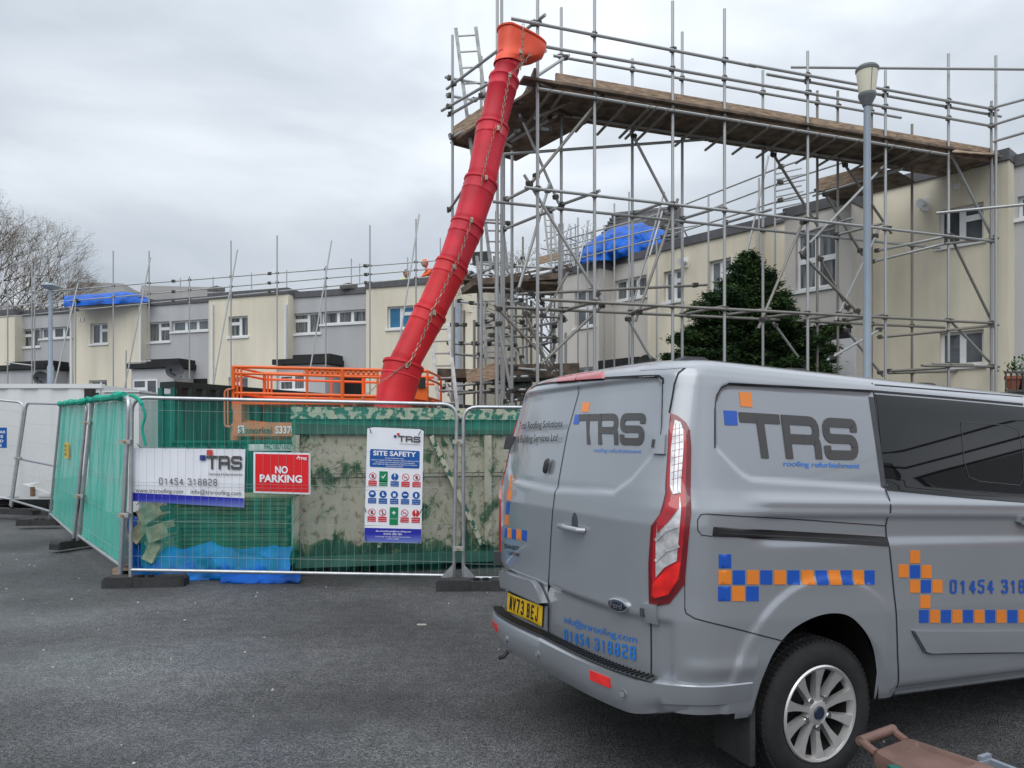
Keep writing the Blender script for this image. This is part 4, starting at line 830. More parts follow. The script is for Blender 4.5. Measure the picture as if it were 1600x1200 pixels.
def ducts():   # green box unit standing at the left end of the skip
    a = U(262, 700, 11.3); b = U(455, 700, 11.3); root = empty('storage_box', (0,0,0), label='dark green steel store box behind the net between banner and skip', cat='storage box')
    mb = MB(); mb.box(a.x+.05, b.x+.9, 11.3, 12.0, .2, U(0,692,11.3).z); mb.build('box_body', M['container'], root)
    mb = MB(); 
    for k in range(9): x = a.x+.2+k*.3; mb.box(x,x+.12,11.26,11.3,.25,U(0,696,11.3).z)
    mb.build('rib', M['container'], root); mb = MB(); mb.box(a.x, b.x+.95, 11.25, 12.05, U(0,692,11.3).z, U(0,688,11.3).z); mb.build('lid', M['container'], root)
    tb = MB(); q = U(430, 699, 11.2); tb.box(q.x-.4,q.x+.4,11.19,11.2,q.z-.05,q.z+.05); tb.build('number_plate', M['white'], root)
    txt = flat_text('PAC10071/003', U(413,702,11.18), U(455,702,11.18), .09, M['container'], root, 'lettering')
def flat_text(s, a, b, h, m, parent, name='lettering', off=.003, bold=.01, up=Vector((0,0,1)), stroke=None):
    """text from point a to point b, letter height h, lifted off metres towards the viewer"""
    a, b = Vector(a), Vector(b); d = b-a; n = d.cross(up).normalized(); n = -n if n.y > 0 else n
    if stroke:
        for vs, fs in stroke_geo(s, **stroke).parts:
            mb = MB(); mb.add([a+d*x+up*h*y+n*(off+.0004*l) for x, y, l in vs], fs); o = mb.build('letter', m, None, fix=False)
            if parent: o.parent = parent; o.matrix_parent_inverse = parent.matrix_basis.inverted()
        return o
    else: v2, fs = text_geo(s, bold); vs = [a+d*x+up*h*y+n*off for x, y in v2]
    mb = MB(); mb.add(vs, fs); 
    o = mb.build(name, m, None, fix=False)
    if parent: o.parent = parent; o.matrix_parent_inverse = parent.matrix_basis.inverted()
    return o
ducts()
def quad(a, b, z0, z1, m, parent, name, off=0.0, th=.006):
    """upright panel between points a and b"""
    a, b = Vector(a), Vector(b); d = b-a; n = d.cross(Vector((0,0,1))).normalized(); n = -n if n.y > 0 else n
    A, B = a+n*off, b+n*off; mb = MB()
    mb.hexa([Vector((A.x,A.y,z0))-n*th, Vector((B.x,B.y,z0))-n*th, Vector((B.x,B.y,z0)), Vector((A.x,A.y,z0)), Vector((A.x,A.y,z1))-n*th, Vector((B.x,B.y,z1))-n*th, Vector((B.x,B.y,z1)), Vector((A.x,A.y,z1))])
    o = mb.build(name, m, None)
    if parent: o.parent = parent; o.matrix_parent_inverse = parent.matrix_basis.inverted()
    return o
def cabin():
    Y = 17.0; root = empty('site_cabin', (0,0,0), label='white ribbed site cabin behind the mesh fence at far left', cat='site cabin')
    a = U(-80,0,Y); b = U(158,0,Y); zt = U(0,600,Y).z; z0 = U(0,776,Y).z
    corrugated(root, (a.x,Y,0), (b.x,Y,0), z0, zt-.1, M['white'], pitch=.7, dep=.035)
    mb = MB(); mb.box(a.x,b.x+.04,Y-.06,Y+.1,zt-.1,zt); mb.box(a.x,b.x,Y-.01,Y+.1,z0-.06,z0); mb.build('roof_rail', M['white'], root)
    mb = MB(); c = U(180,0,Y+2.4); mb.hexa([(b.x,Y,z0),(b.x+.001,Y+2.4,z0),(a.x,Y+2.4,z0),(a.x,Y,z0)][::-1]+[(b.x,Y+.01,zt-.02),(b.x,Y+2.4,zt-.02),(a.x,Y+2.4,zt-.02),(a.x,Y+.01,zt-.02)][::-1]); mb.build('body', M['white'], root)
    mb = MB(); mb.box(a.x,b.x,Y+.3,Y+2.2,.1,z0); mb.build('chassis', M['rubber'], root)
    mb = MB(); mb.box(*sorted((U(150,0,Y).x,U(157,0,Y).x)),Y-.1,Y-.05,U(0,618,Y).z,U(0,614,Y).z); mb.build('bracket', M['black'], root)
    r2 = empty('site_cabin', (0,0,0), label='lower white cabin end panel just behind the corner of the green net', cat='site cabin')
    Y2 = 15.5; mb = MB(); x0, x1 = U(163,0,Y2).x, U(217,0,Y2).x; mb.box(x0,x1,Y2,Y2+3,.1,U(0,611,Y2).z); mb.build('body', M['white'], r2)
    mb = MB(); mb.box(x0-.03,x1+.03,Y2-.04,Y2+3,U(0,613,Y2).z,U(0,610.5,Y2).z); mb.build('roof_edge', M['white'], r2)
    # tow hitch box
    r3 = empty('hitch_cover', (0,0,0), label='white sloping hitch cover standing in front of the ribbed cabin', cat='trailer hitch')
    Y3 = 15.6; q = [U(30,779,Y3),U(80,772,Y3-.3),U(82,748,Y3-.3),U(45,758,Y3),U(34,756,Y3)]; mb = MB(); vs = q+[p+Vector((-.1,1.3,0)) for p in q]; mb.add(vs, [(0,1,2,3,4),(9,8,7,6,5),(0,5,6,1),(1,6,7,2),(2,7,8,3),(3,8,9,4),(4,9,5,0)]); mb.build('cover', M['white'], r3)
    mb = MB(); p = U(50,768,Y3-.15); mb.box(p.x-.0,p.x+.06,p.y-.06,p.y,p.z-.10,p.z+.10); mb.build('rusty_hinge', mat('rust', (.22,.10,.04), .8), r3)
    r4 = empty('camera_box', (0,0,0), label='small black box on a stalk above the green netted panel', cat='security box')
    p = U(138,618,12.5); mb = MB(); mb.box(p.x-.07,p.x+.07,p.y,p.y+.1,p.z-.09,p.z+.12); mb.build('housing', M['black'], r4); mb = MB(); mb.tube((p.x,p.y+.06,0),(p.x,p.y+.06,p.z),.02,6); mb.build('stalk', M['tube'], r4)
cabin()
# ------------------------------------------------------------------ scissor lift
def lift():
    Y = 11.6; root = empty('scissor_lift', (0,0,0), label='orange scissor lift platform with guard rails behind the skip', cat='scissor lift'); O = M['orange']
    Y2 = 13.0; yt = lambda x: 573+(x-363)*.0255
    def P_(x, y, back=0): return U(x, y, Y) if not back else Vector((U(x,y,Y).x+.1, U(x,y,Y).y+1.15, U(x,y,Y).z))
    def T(name, x0, y0, x1, y1, r=.022, b0=0, b1=0): tubeobj(name, root, P_(x0,y0,b0), P_(x1,y1,b1), r, O)
    for bk in (0, 1):
        T('top_rail', 363, 573, 668, 580, .026, bk, bk); T('mid_rail', 363, 583, 668, 592, .02, bk, bk); T('bottom_rail', 363, 614, 668, 621, .022, bk, bk)
        for x in (365, 371, 377, 480, 535, 590, 638, 668): T('rail_post', x, yt(x), x, 640, .03 if x in (535, 365) else .018, bk, bk)
    T('top_rail', 363, 573, 363, 573, .026, 0, 1) if False else None
    for y in (573, 583, 614): T('end_rail', 364, y, 364, y, .02, 0, 1)
    for y in (580, 592, 621): T('end_rail', 668, y, 668, y, .02, 0, 1)
    mb = MB()
    for k in range(14):
        x = 476+k*8; a = P_(x, yt(x)+1); b = P_(x+4, yt(x)+7); mb.bar(a, b, .02, .03); mb.bar(b, P_(x+8, yt(x)+1), .02, .03)
    mb.bar(P_(474,584),P_(592,588),.02,.03); mb.build('toothed_rail', O, root)
    mb = MB(); a = U(365,620,Y); b = U(668,628,Y); mb.box(a.x,b.x,Y-.03,Y+1.2,a.z-.12,a.z-.02); mb.build('platform', O, root)
    mb = MB(); a = U(365,660,Y-.1); b = U(458,681,Y-.1); mb.box(a.x,b.x+1.6,Y-.14,Y-.06,b.z,a.z); mb.build('name_board', mat('pale orange panel', (.62,.20,.09), .5), root)
    flat_text('snorkel', U(384,677,Y-.15), U(425,677,Y-.15), .105, M['coupler'], root, 'lettering', bold=.02); flat_text('S3370', U(430,677,Y-.15), U(461,677,Y-.15), .115, M['signwhite'], root, 'lettering', bold=.03)
    a = U(374,677,Y-.15); mb = MB(); mb.box(a.x-.02,a.x+.075,Y-.155,Y-.142,a.z-.0,a.z+.12); mb.build('emblem', M['signwhite'], root); flat_text('S', a+Vector((0,-.01,.01)), a+Vector((.055,-.01,.01)), .09, M['coupler'], root, 'lettering', bold=.02)
    mb = MB(); a = U(366,632,Y); b = U(379,662,Y); mb.box(a.x,b.x,Y-.05,Y+.3,b.z,a.z); c = U(360,700,Y); mb.box(c.x,c.x+.14,Y,Y+.3,c.z,b.z); mb.build('mast', mat('pale orange panel', (.62,.20,.09), .5), root)
    for dx in (0, 5):
        mb = MB(); mb.path(rpath3([U(367,608,Y-.05),U(351+dx,608,Y-.05),U(351+dx,667,Y-.05),U(364,667,Y-.05)], .08), .014, 6); mb.build('hand_loop', mat('pale orange panel', (.62,.20,.09), .5), root, smooth=True)
    mb = MB(); q = [U(640,622,Y-.2),U(668,626,Y-.2),U(668,606,Y-.2),U(652,594,Y-.2),U(640,612,Y-.2)]; vs = q+[p+Vector((0,.15,0)) for p in q]; mb.add(vs, [(0,1,2,3,4),(9,8,7,6,5),(0,5,6,1),(1,6,7,2),(2,7,8,3),(3,8,9,4),(4,9,5,0)]); mb.build('control_box', O, root)
    mb = MB(); a = U(651,606,Y-.22); mb.box(a.x,a.x+.14,a.y-.02,a.y,a.z,a.z+.16); mb.build('control_panel', M['black'], root)
    mb = MB(); s = .0
    x0, x1 = U(375,0,Y).x, U(660,0,Y).x
    for k in range(5):
        z0 = .55+k*.27; 
        for yy in (Y+.1, Y+1.0): mb.bar((x0,yy,z0),(x1,yy,z0+.27),.05,.06,up=(0,1,0)); mb.bar((x1,yy,z0),(x0,yy,z0+.27),.05,.06,up=(0,1,0))
    mb.build('scissor_arms', O, root); mb = MB(); mb.box(x0-.1,x1+.1,Y-.05,Y+1.2,.2,.55); mb.build('chassis', O, root)
    for x in (x0+.3, x1-.3):
        for yy in (Y-.1, Y+1.15): mb = MB(); mb.tube((x,yy,.28),(x,yy+.12,.28),.28,20); mb.build('wheel', M['tyre'], root, smooth=True)
def rpath3(pts, r, n=5):
    o = [pts[0]]
    for i in range(1, len(pts)-1):
        p = pts[i]; a = pts[i-1]-p; b = pts[i+1]-p; q = min(r, a.length*.49, b.length*.49); A = p+a.normalized()*q; B = p+b.normalized()*q
        for k in range(n+1): t = k/n; o.append((1-t)**2*A+2*t*(1-t)*p+t*t*B)
    o.append(pts[-1]); return o
lift()
# ------------------------------------------------------------------ temporary mesh fence
net_m = {}
def netmat(name, alpha, col=(.02,.36,.25)):
    m = bpy.data.materials.new(name); m.use_nodes = True; t = m.node_tree; b = t.nodes['Principled BSDF']; L = t.links.new
    tcn = N(t, 'ShaderNodeTexCoord'); mp_ = N(t, 'ShaderNodeMapping'); mp_.inputs['Scale'].default_value = (9, 9, .7); L(tcn.outputs['Object'], mp_.inputs[0])
    nz = N(t, 'ShaderNodeTexNoise'); nz.inputs['Scale'].default_value = 1.6; nz.inputs['Detail'].default_value = 6; L(mp_.outputs[0], nz.inputs[0])
    mr = N(t, 'ShaderNodeMapRange'); mr.inputs[1].default_value = .3; mr.inputs[2].default_value = .7; mr.inputs[3].default_value = max(0, alpha-.16); mr.inputs[4].default_value = min(1, alpha+.16); L(nz.outputs[0], mr.inputs[0]); L(mr.outputs[0], b.inputs['Alpha'])
    b.inputs['Base Color'].default_value = (*col, 1); b.inputs['Roughness'].default_value = .75; b.inputs['Specular IOR Level'].default_value = .15
    tr = N(t, 'ShaderNodeBsdfTranslucent'); tr.inputs[0].default_value = (*col, 1); mx = N(t, 'ShaderNodeMixShader'); mx.inputs[0].default_value = .0
    return m
NS = netmat('green debris net', .80, (.08,.52,.42)); NF = netmat('thin green net', .27, (.02,.36,.27)); NT = netmat('rolled green net', .93, (.02,.38,.27))
GALV = mat('fence galvanised', (.46,.48,.50), .38, .75, .12, 12)
WIRE = mat('fence wire', (.30,.33,.33), .5, .4, .1, 30)
def fence(bl, br, tl, tr, label, nv=42, rows=(.10,.30,.50,.52,.72,.93), group='temporary mesh fence panels', r=.021, cr_=.16, mid=None, wm=None):
    """corners: bottom-left, bottom-right, top-left, top-right (3D)"""
    bl, br, tl, tr = map(Vector, (bl, br, tl, tr)); root = empty('mesh_fence', bl, label=label, cat='fence panel', group=group)
    def L(o): o.parent = root; o.matrix_parent_inverse = root.matrix_basis.inverted(); return o
    def q(u, v): return on_quad((bl, br, tr, tl), u, v)
    pts = [bl-(tl-bl)*.045]+rpath3([bl, tl, tr, br], cr_)[1:-1]+[br-(tr-br)*.045]
    mb = MB(); mb.path(pts, r, 10); L(mb.build('frame', GALV, None, smooth=True))
    mb = MB(); mb.tube(q(0,.02), q(1,.02), r*.95, 10); L(mb.build('bottom_rail', GALV, None, smooth=True))
    if mid: mb = MB(); mb.tube(q(0,mid), q(1,mid), r*.9, 8); L(mb.build('mid_rail', GALV, None, smooth=True))
    n = (br-bl).cross(tl-bl).normalized(); n = -n if n.y > 0 else n
    mb = MB()
    for i in range(1, nv): u = i/nv; mb.tube(q(u,.02)+n*.004, q(u,.985)+n*.004, .0014, 3, cap=False)
    for v in rows: mb.tube(q(0,v)+n*.008, q(1,v)+n*.008, .0019, 3, cap=False)
    L(mb.build('wire_mesh', wm or WIRE, None, fix=False, kind='stuff'))
    return root, q, n
def foot(c, ang, label, l=.72):
    root = empty('rubber_foot', c, ang, label=label, cat='fence foot', group='black rubber fence feet')
    mb = MB(); w_ = .11; h_ = .115; vs = []
    for x, hh, ww in [(-l/2,h_*.72,w_*.9),(-l/2+.03,h_,w_),(-.12,h_,w_),(-.1,h_*.86,w_*.9),(.1,h_*.86,w_*.9),(.12,h_,w_),(l/2-.03,h_,w_),(l/2,h_*.72,w_*.9)]:
        vs += [(x,-ww,0),(x,ww,0),(x,ww*.9,hh),(x,-ww*.9,hh)]
    fs = [(4*i,4*i+1,4*i+5,4*i+4) for i in range(7)]+[(4*i+1,4*i+2,4*i+6,4*i+5) for i in range(7)]+[(4*i+2,4*i+3,4*i+7,4*i+6) for i in range(7)]+[(4*i+3,4*i,4*i+4,4*i+7) for i in range(7)]+[(0,1,2,3),(28,31,30,29)]
    mb.add(vs, fs); mb.build('block', M['rubber'], root)
    mb = MB(); mb.tube((-.05,0,h_*.86),(-.05,0,h_+.01),.035,8); mb.tube((.05,0,h_*.86),(.05,0,h_+.01),.035,8); mb.build('socket', M['black'], root)
YF = 8.05
c_bl = U(204,896,YF); c_tl = U(206,621,YF); c_br = U(709,905,YF+.05); c_tr = U(714,632,YF+.05)
f1, q1, n1_ = fence(c_bl, c_br, c_tl, c_tr, 'front fence panel carrying the white banner and the safety board', 42)
f2, q2, _ = fence(U(724,908,YF+.06), U(1226,915,YF+.3), U(724,636,YF+.06), U(1226,640,YF+.3), 'fence panel right of the safety board running behind the van', 42)
m_b = U(118,841,10.75); m_t = U(139,628,10.6); l_b = U(78,806,13.7); l_t = U(95,631,13.4)
f3, q3, n3 = fence(m_b+Vector((.04,0,0)), U(188,889,8.2), m_t+Vector((.05,0,0)), U(202,621,8.15), 'leaning green-netted fence panel at the corner left of the banner', 36, r=.024)
f4, q4, n4 = fence(l_b, m_b-Vector((.06,-.06,0)), l_t, m_t-Vector((.06,-.06,0)), 'green-netted fence panel carrying the small yellow tag', 36, r=.022)
f5, q5, n5 = fence(U(19,785,15.2), l_b+Vector((0,.15,0)), U(42,630,15.2), l_t+Vector((0,.15,0)), 'bare mesh fence panel with a middle rail in front of the hitch cover', 26, mid=.44, rows=(.15,.3,.62,.8), r=.024)
f6, q6, n6 = fence(U(-120,765,15.6), U(17,783,15.2), U(-110,615,15.6), U(38,629,15.3), 'bare mesh fence panel at the left edge with the blue sign', 90, rows=(.15,.35,.55,.75,.9), r=.024)
foot((U(212,0,YF).x+.08, 8.12, 0), .12, 'black rubber foot under the front left fence corner', .85); foot((U(752,0,8.0).x, 7.93, 0), .02, 'black rubber foot under the fence joint nearest the van', .95)
foot(U(120,851,10.8)-Vector((0,0,.03)), 1.2, 'black rubber foot below the leaning middle post'); foot(U(62,817,13.4)-Vector((0,0,.04)), .1, 'black rubber foot lying in front of the bare mesh panel'); foot(U(22,800,15.0)-Vector((0,0,.04)), -.3, 'black rubber foot under the post with the padlock', 1.2)
for q_, u_, v_, lab in []: pass
def clamp(p, label):
    root = empty('bolted_clamp', p, label=label, cat='clamp', group='bolted clamps joining the fence posts'); mb = MB(); mb.box(-.06,.06,-.035,.035,-.022,.022); mb.build('clip', M['tube'], root)
    mb = MB(); mb.tube((0,-.07,0),(0,.05,0),.016,6); mb.build('bolt', mat('brass bolt', (.45,.35,.18), .4, .8), root)
for i, (x,y,Y,s) in enumerate([(716,690,8.0,'upper clamp right of the safety board'),(716,857,8.0,'lower clamp right of the safety board'),(197,690,8.0,'upper clamp at the banner corner'),(194,805,8.0,'lower clamp at the banner corner'),(136,661,10.5,'upper clamp on the leaning post'),(125,775,10.55,'lower clamp on the leaning post'),(28,716,15,'chained clamp on the left fence post')]): clamp(U(x,y,Y), s)
for x0, s in ((716, 1),):
    for sg in (-1, 1):
        mb = MB(); a = U(716+sg*9, 902, 8.0); b = U(716+sg*9, 882, 8.0); c = U(716+sg*28, 903, 8.0); mb.add([a,b,c,a+Vector((0,.008,0)),b+Vector((0,.008,0)),c+Vector((0,.008,0))], [(0,1,2),(5,4,3),(0,3,4,1),(1,4,5,2),(2,5,3,0)]); o = mb.build('gusset_plate', GALV, f1 if sg < 0 else f2); o.matrix_parent_inverse = (f1 if sg < 0 else f2).matrix_basis.inverted()
# nets
def net(q, n, u0, u1, v0, v1, m, label, amp=.02, off=-.012, nu=60, nv=24, rag=0):
    mb = MB(); random.seed(5); ph = [random.uniform(0, 6) for _ in range(8)]
    for j in range(nv+1):
        for i in range(nu+1):
            u = u0+(u1-u0)*i/nu; v = v0+(v1-v0)*j/nv
            if j == 0 and rag: v += rag*math.sin(i*.7+ph[0])*math.sin(i*.23)
            w_ = amp*(math.sin(u*23+ph[1]+v*2)+.6*math.sin(u*51+ph[2]-v*3)+.5*math.sin(v*7+u*9+ph[3]))
            mb.v.append(tuple(q(u, v)+n*(off-abs(w_))))
    for j in range(nv):
        for i in range(nu): a = j*(nu+1)+i; mb.f.append([a,a+1,a+nu+2,a+nu+1]); mb.mi.append(0)
    return mb.build('debris_net', m, smooth=True, fix=False, label=label, cat='netting')
net(q3, n3, .005, .995, .02, .99, NS, 'green debris net on the corner panel left of the banner', .03); net(q4, n4, .005, .995, .02, .99, NS, 'green debris net on the panel with the yellow tag', .02)
net(q1, n1_, .02, .50, .04, .985, NF, 'thin torn green net behind the white banner', .012, off=-.06, rag=.03)
net(q1, n1_, .49, .995, .87, .985, NF, 'strip of green net along the top of the panel above the safety board', .01); net(q2, n1_, .005, .6, .87, .985, NF, 'strip of green net above the skip, right of the fence joint', .01)
NV = netmat('faint green net', -.05, (.05,.36,.28))
net(q1, n1_, .49, .995, .03, .88, NV, 'faint sheer net veiling the skip behind the safety board', .01, off=-.07); net(q2, n1_, .005, .6, .03, .88, NV, 'faint sheer net veiling the skip right of the fence joint', .01, off=-.07)
def roll(pts, r, label):
    mb = MB(); P = []; random.seed(9)
    for a, b in zip(pts[:-1], pts[1:]):
        for k in range(12): P.append(Vector(a).lerp(Vector(b), k/12)+Vector((0,0,random.uniform(-.012,.012))))
    mb.path(P, [r*random.uniform(.7,1.25) for _ in P], 8); mb.build('rolled_net', NT, smooth=True, label=label, cat='netting')
roll([l_t+Vector((0,-.02,0)), m_t+Vector((-.05,-.02,.01)), m_t+Vector((.05,-.03,.03)), U(200,617,8.12)], .045, 'rolled top edge of green net on the left netted panels')
for k, (pts, lab) in enumerate([([U(203,617,8.05),U(214,621,8.02),U(222,632,8.0)], 'loose knot of green net at the fence corner'), ([U(222,632,8.0),U(228,650,8.0),U(221,668,8.0),U(228,697,8.0)], 'twisted strand of green net hanging by the banner')]):
    mb = MB(); mb.path(rpath3([Vector(p) for p in pts], .1), .014 if k else .02, 6); mb.build('net_strand', NT, smooth=True, label=lab, cat='netting')
# ------------------------------------------------------------------ signs on the fence
def logo(root, a, b, h, Yo, tagline=True):
    """orange-red and navy squares with TRS"""
    a, b = Vector(a), Vector(b); d = (b-a); L = d.length; dn = d.normalized(); s = h*.38
    p0 = a+dn*(L*.17)
    flat_text('TRS', p0, b, h, M['trsgrey'], root, 'logo_lettering', off=.004, stroke=dict(th=.215, cw=1.12, gap=.07, r=.16))
    for (o, up, m) in ((L*.02, h*.64, M['logoblue']), (L*.02+s*1.35, h*1.02, M['logored'])):
        c = a+dn*o; quad(c, c+dn*s*1.1, c.z+up, c.z+up+s, m, root, 'logo_square', off=.006, th=.003)
    if tagline: flat_text('Total Roofing & Building Refurbishment', a+dn*L*.22-Vector((0,0,h*.42)), b-Vector((0,0,h*.42)), h*.17, M['trsgrey'], root, off=.004)
def banner():
    Y = YF+.03; q = [U(207,783,Y),U(381,793,Y),U(383,702,Y),U(208,700,Y)]
    root = empty('banner', q[0], label='white company banner with phone number and blue lower stripe', cat='banner')
    def L(o): o.parent = root; o.matrix_parent_inverse = root.matrix_basis.inverted(); return o
    n = 16
    def bil(u, v): return on_quad(q, u, v)
    mb = MB(); vs = []
    for k in (0, 1):
        for j in range(9):
            for i in range(n+1): vs.append(bil(i/n, j/8)+Vector((0, .004*math.sin(i*1.3)*math.cos(j*.7)+.004+.003*k, 0)))
    W_ = n+1
    fs = [(j*W_+i, j*W_+i+1, (j+1)*W_+i+1, (j+1)*W_+i) for j in range(8) for i in range(n)]
    mb.add(vs, fs+[tuple(9*W_+x for x in f[::-1]) for f in fs]); L(mb.build('sheet', M['signwhite'], None, smooth=True, fix=False))
    def strip(u0, u1, v0, v1, m, nm, off=-.004):
        m_ = MB(); m_.add([bil(u0,v0)+Vector((0,off,0)),bil(u1,v0)+Vector((0,off,0)),bil(u1,v1)+Vector((0,off,0)),bil(u0,v1)+Vector((0,off,0))], [(0,1,2,3)]); return L(m_.build(nm, m, None, fix=False))
    gb = bpy.data.materials.new('banner gradient blue'); gb.use_nodes = True; tt = gb.node_tree; g_ = N(tt, 'ShaderNodeTexCoord'); s_ = N(tt, 'ShaderNodeSeparateXYZ'); tt.links.new(g_.outputs['Generated'], s_.inputs[0]); r_ = N(tt, 'ShaderNodeValToRGB'); r_.color_ramp.elements[0].color = (.16,.22,.55,1); r_.color_ramp.elements[1].color = (.01,.015,.36,1); r_.color_ramp.elements[1].position = .6; tt.links.new(s_.outputs[2], r_.inputs[0]); tt.links.new(r_.outputs[0], tt.nodes['Principled BSDF'].inputs['Base Color'])
    global GB; GB = gb
    strip(0, 1, 0, .16, gb, 'blue_stripe')
    sub = dict(Y=Y-.006)
    logo(root, U(311,733,Y-.006), U(379,734,Y-.006), .15, 0)
    flat_text('01454 318828', U(248,757,Y-.006), U(340,759,Y-.006), .075, M['trsgrey'], root, stroke=dict(th=.12, cw=.70, gap=.13, r=.22))
    flat_text('www.trsroofing.com', U(212,769,Y-.006), U(286,771,Y-.006), .048, M['trsgrey'], root, bold=.0); flat_text('info@trsroofing.com', U(298,771,Y-.006), U(377,774,Y-.006), .048, M['trsgrey'], root, bold=.0)
    for u in (.08,.3,.5,.7,.99): 
        for v, dz_ in ((1.0,.03),(0.0,-.02)):
            m_ = MB(); p = bil(u, v); m_.tube(p+Vector((0,-.02,0)), p+Vector((-.03,-.05,dz_*1.6)), .004, 5); L(m_.build('cable_tie', M['black'], None))
banner()
def noparking():
    Y = YF+.03; root = empty('warning_sign', U(396,770,Y), label='red NO PARKING sign with a white border between banner and safety board', cat='sign')
    a, b = U(396,771,Y), U(485,775,Y); zt = U(0,706,Y).z
    def skew(x0, x1, y0, y1, m, nm, off):
        mb = MB(); q = [U(x0,y1-(0),Y-off),U(x1,y1+(x1-x0)*.03,Y-off),U(x1,y0+(x1-x0)*.02,Y-off),U(x0,y0,Y-off)]; mb.hexa([q[0]+Vector((0,.003,0)),q[1]+Vector((0,.003,0)),q[1],q[0],q[3]+Vector((0,.003,0)),q[2]+Vector((0,.003,0)),q[2],q[3]]); o = mb.build(nm, m, None); o.parent = root; o.matrix_parent_inverse = root.matrix_basis.inverted()
    skew(396,485,706,770,M['signwhite'],'board',0.0); skew(399,482,709,767,M['npred'],'red_field',.006)
    flat_text('NO', U(430,739,Y-.009), U(450,739.5,Y-.009), .077, M['signwhite'], root, bold=.035); flat_text('PARKING', U(406,752.5,Y-.009), U(472,754,Y-.009), .08, M['signwhite'], root, bold=.035)
    flat_text('TRS', U(466,718.5,Y-.009), U(479.5,719,Y-.009), .03, M['signwhite'], root, 'logo_lettering', stroke=dict(th=.215, cw=1.12, gap=.07, r=.16))
    for (x, y) in ((463.5,715.5),(465.5,713.0)): quad(U(x,y,Y-.009), U(x+2,y,Y-.009), U(0,y+1.5,Y).z, U(0,y-.8,Y).z, M['signwhite'], root, 'logo_square', th=.001)
noparking()
def safety():
    Y = YF+.03; q = [U(569,847,Y),U(658,849,Y),U(662,671,Y),U(574,667,Y)]
    root = empty('safety_board', q[0], label='tall white SITE SAFETY board with rows of pictograms', cat='sign')
    def L(o): o.parent = root; o.matrix_parent_inverse = root.matrix_basis.inverted(); return o
    def p(u, v, off=0): return on_quad(q, u, v)+Vector((0,-off,0))
    def rect(u0, u1, v0, v1, m, nm, off=.003): mb = MB(); mb.add([p(u0,v0,off),p(u1,v0,off),p(u1,v1,off),p(u0,v1,off)], [(0,1,2,3)]); return L(mb.build(nm, m, None, fix=False))
    mb = MB(); c = [(0,0),(1,0),(1,.985),(.93,1),(.12,1),(0,.985)]; vs = [p(*x) for x in c]+[p(*x,-.005) for x in c]; mb.add(vs, [tuple(range(6)), tuple(range(11,5,-1))]+[(i,(i+1)%6,(i+1)%6+6,i+6) for i in range(6)]); L(mb.build('board', M['signwhite'], None))
    rect(0.003,.997,.003,.125,GB,'blue_footer')
    # rounded blue panel
    cs_ = rpath([(.5,.655),(.94,.655),(.94,.81),(.06,.81),(.06,.655),(.5,.655)], .02, 3); mb = MB(); mb.add([p(x,y,.003) for x, y in cs_[:-1]], [tuple(range(len(cs_)-1))]); L(mb.build('blue_panel', M['safeblue'], None, fix=False))
    def txt(s, u0, u1, v, h, m, off=.006, bold=.01, nm='lettering'): flat_text(s, p(u0,v,off), p(u1,v,off), h, m, root, nm, off=.0, bold=bold)
    txt('SITE SAFETY', .12, .88, .757, .052, M['signwhite'], bold=.03)
    txt('All site operatives must:', .33,.66,.732,.014,M['signwhite']); txt('Attend a Health & Safety induction before starting work,', .09,.93,.713,.014,M['signwhite']); txt('all visitors must be inducted and accompanied.', .16,.86,.695,.014,M['signwhite']); txt('See Health & Safety plan for emergency procedures', .12,.90,.678,.014,M['signwhite']); txt('and accident book.', .35,.65,.662,.013,M['signwhite'])
    logo(root, p(.47,.885,.004), p(.95,.882,.004), .066, 0, True)
    txt('dan.woodhouse@trsroofing.com', .20,.82,.094,.018,M['signwhite']); txt('07876 208 789', .34,.66,.068,.02,M['signwhite']); txt('The Roofing, Cladding, Refurbishment Specialists', .19,.81,.048,.011,M['signwhite']); txt('01454 318828', .4,.61,.03,.011,M['signwhite'])
    rd, gn, bl = M['safered'], M['safegreen'], M['safeblue']; wh = M['signwhite']; dk = M['trsgrey']
    def disc(u, v, r, m, off, r2=0, nm='pictogram'):
        c = p(u, v, off); n = 20; mb = MB(); o = [c+Vector((r*math.cos(2*math.pi*i/n),0,r*math.sin(2*math.pi*i/n))) for i in range(n)]
        if r2: o2 = [c+Vector((r2*math.cos(2*math.pi*i/n),0,r2*math.sin(2*math.pi*i/n))) for i in range(n)]; mb.add(o+o2, [(i,(i+1)%n,n+(i+1)%n,n+i) for i in range(n)])
        else: mb.add(o, [tuple(range(n))])
        L(mb.build(nm, m, None, fix=False))
    def poly(u, v, pts, s, m, off, nm='pictogram'): c = p(u, v, off); mb = MB(); mb.add([c+Vector((x*s,0,y*s)) for x, y in pts], [tuple(range(len(pts)))]); L(mb.build(nm, m, None, fix=False))
    R_ = .040
    us = [.12,.31,.51,.70,.895]
    rows_ = [(.575,.515,'pgmpp'),(.42,.362,'mmmmm'),(.262,.203,'ppfpa')]
    caps = [['No unauthorised','persons'],['Safe access','this way'],['Report all','accidents'],['No children','on site'],['Do not climb','scaffold'],['Safety helmets','must be worn'],['Safety boots','must be worn'],['High visibility','vests'],['Eye protection','must be worn'],['Gloves must','be worn'],['No admittance','without pass'],['No mobile','phones'],['First aid',''],['No','smoking'],['Danger','keep out']]
    k = 0
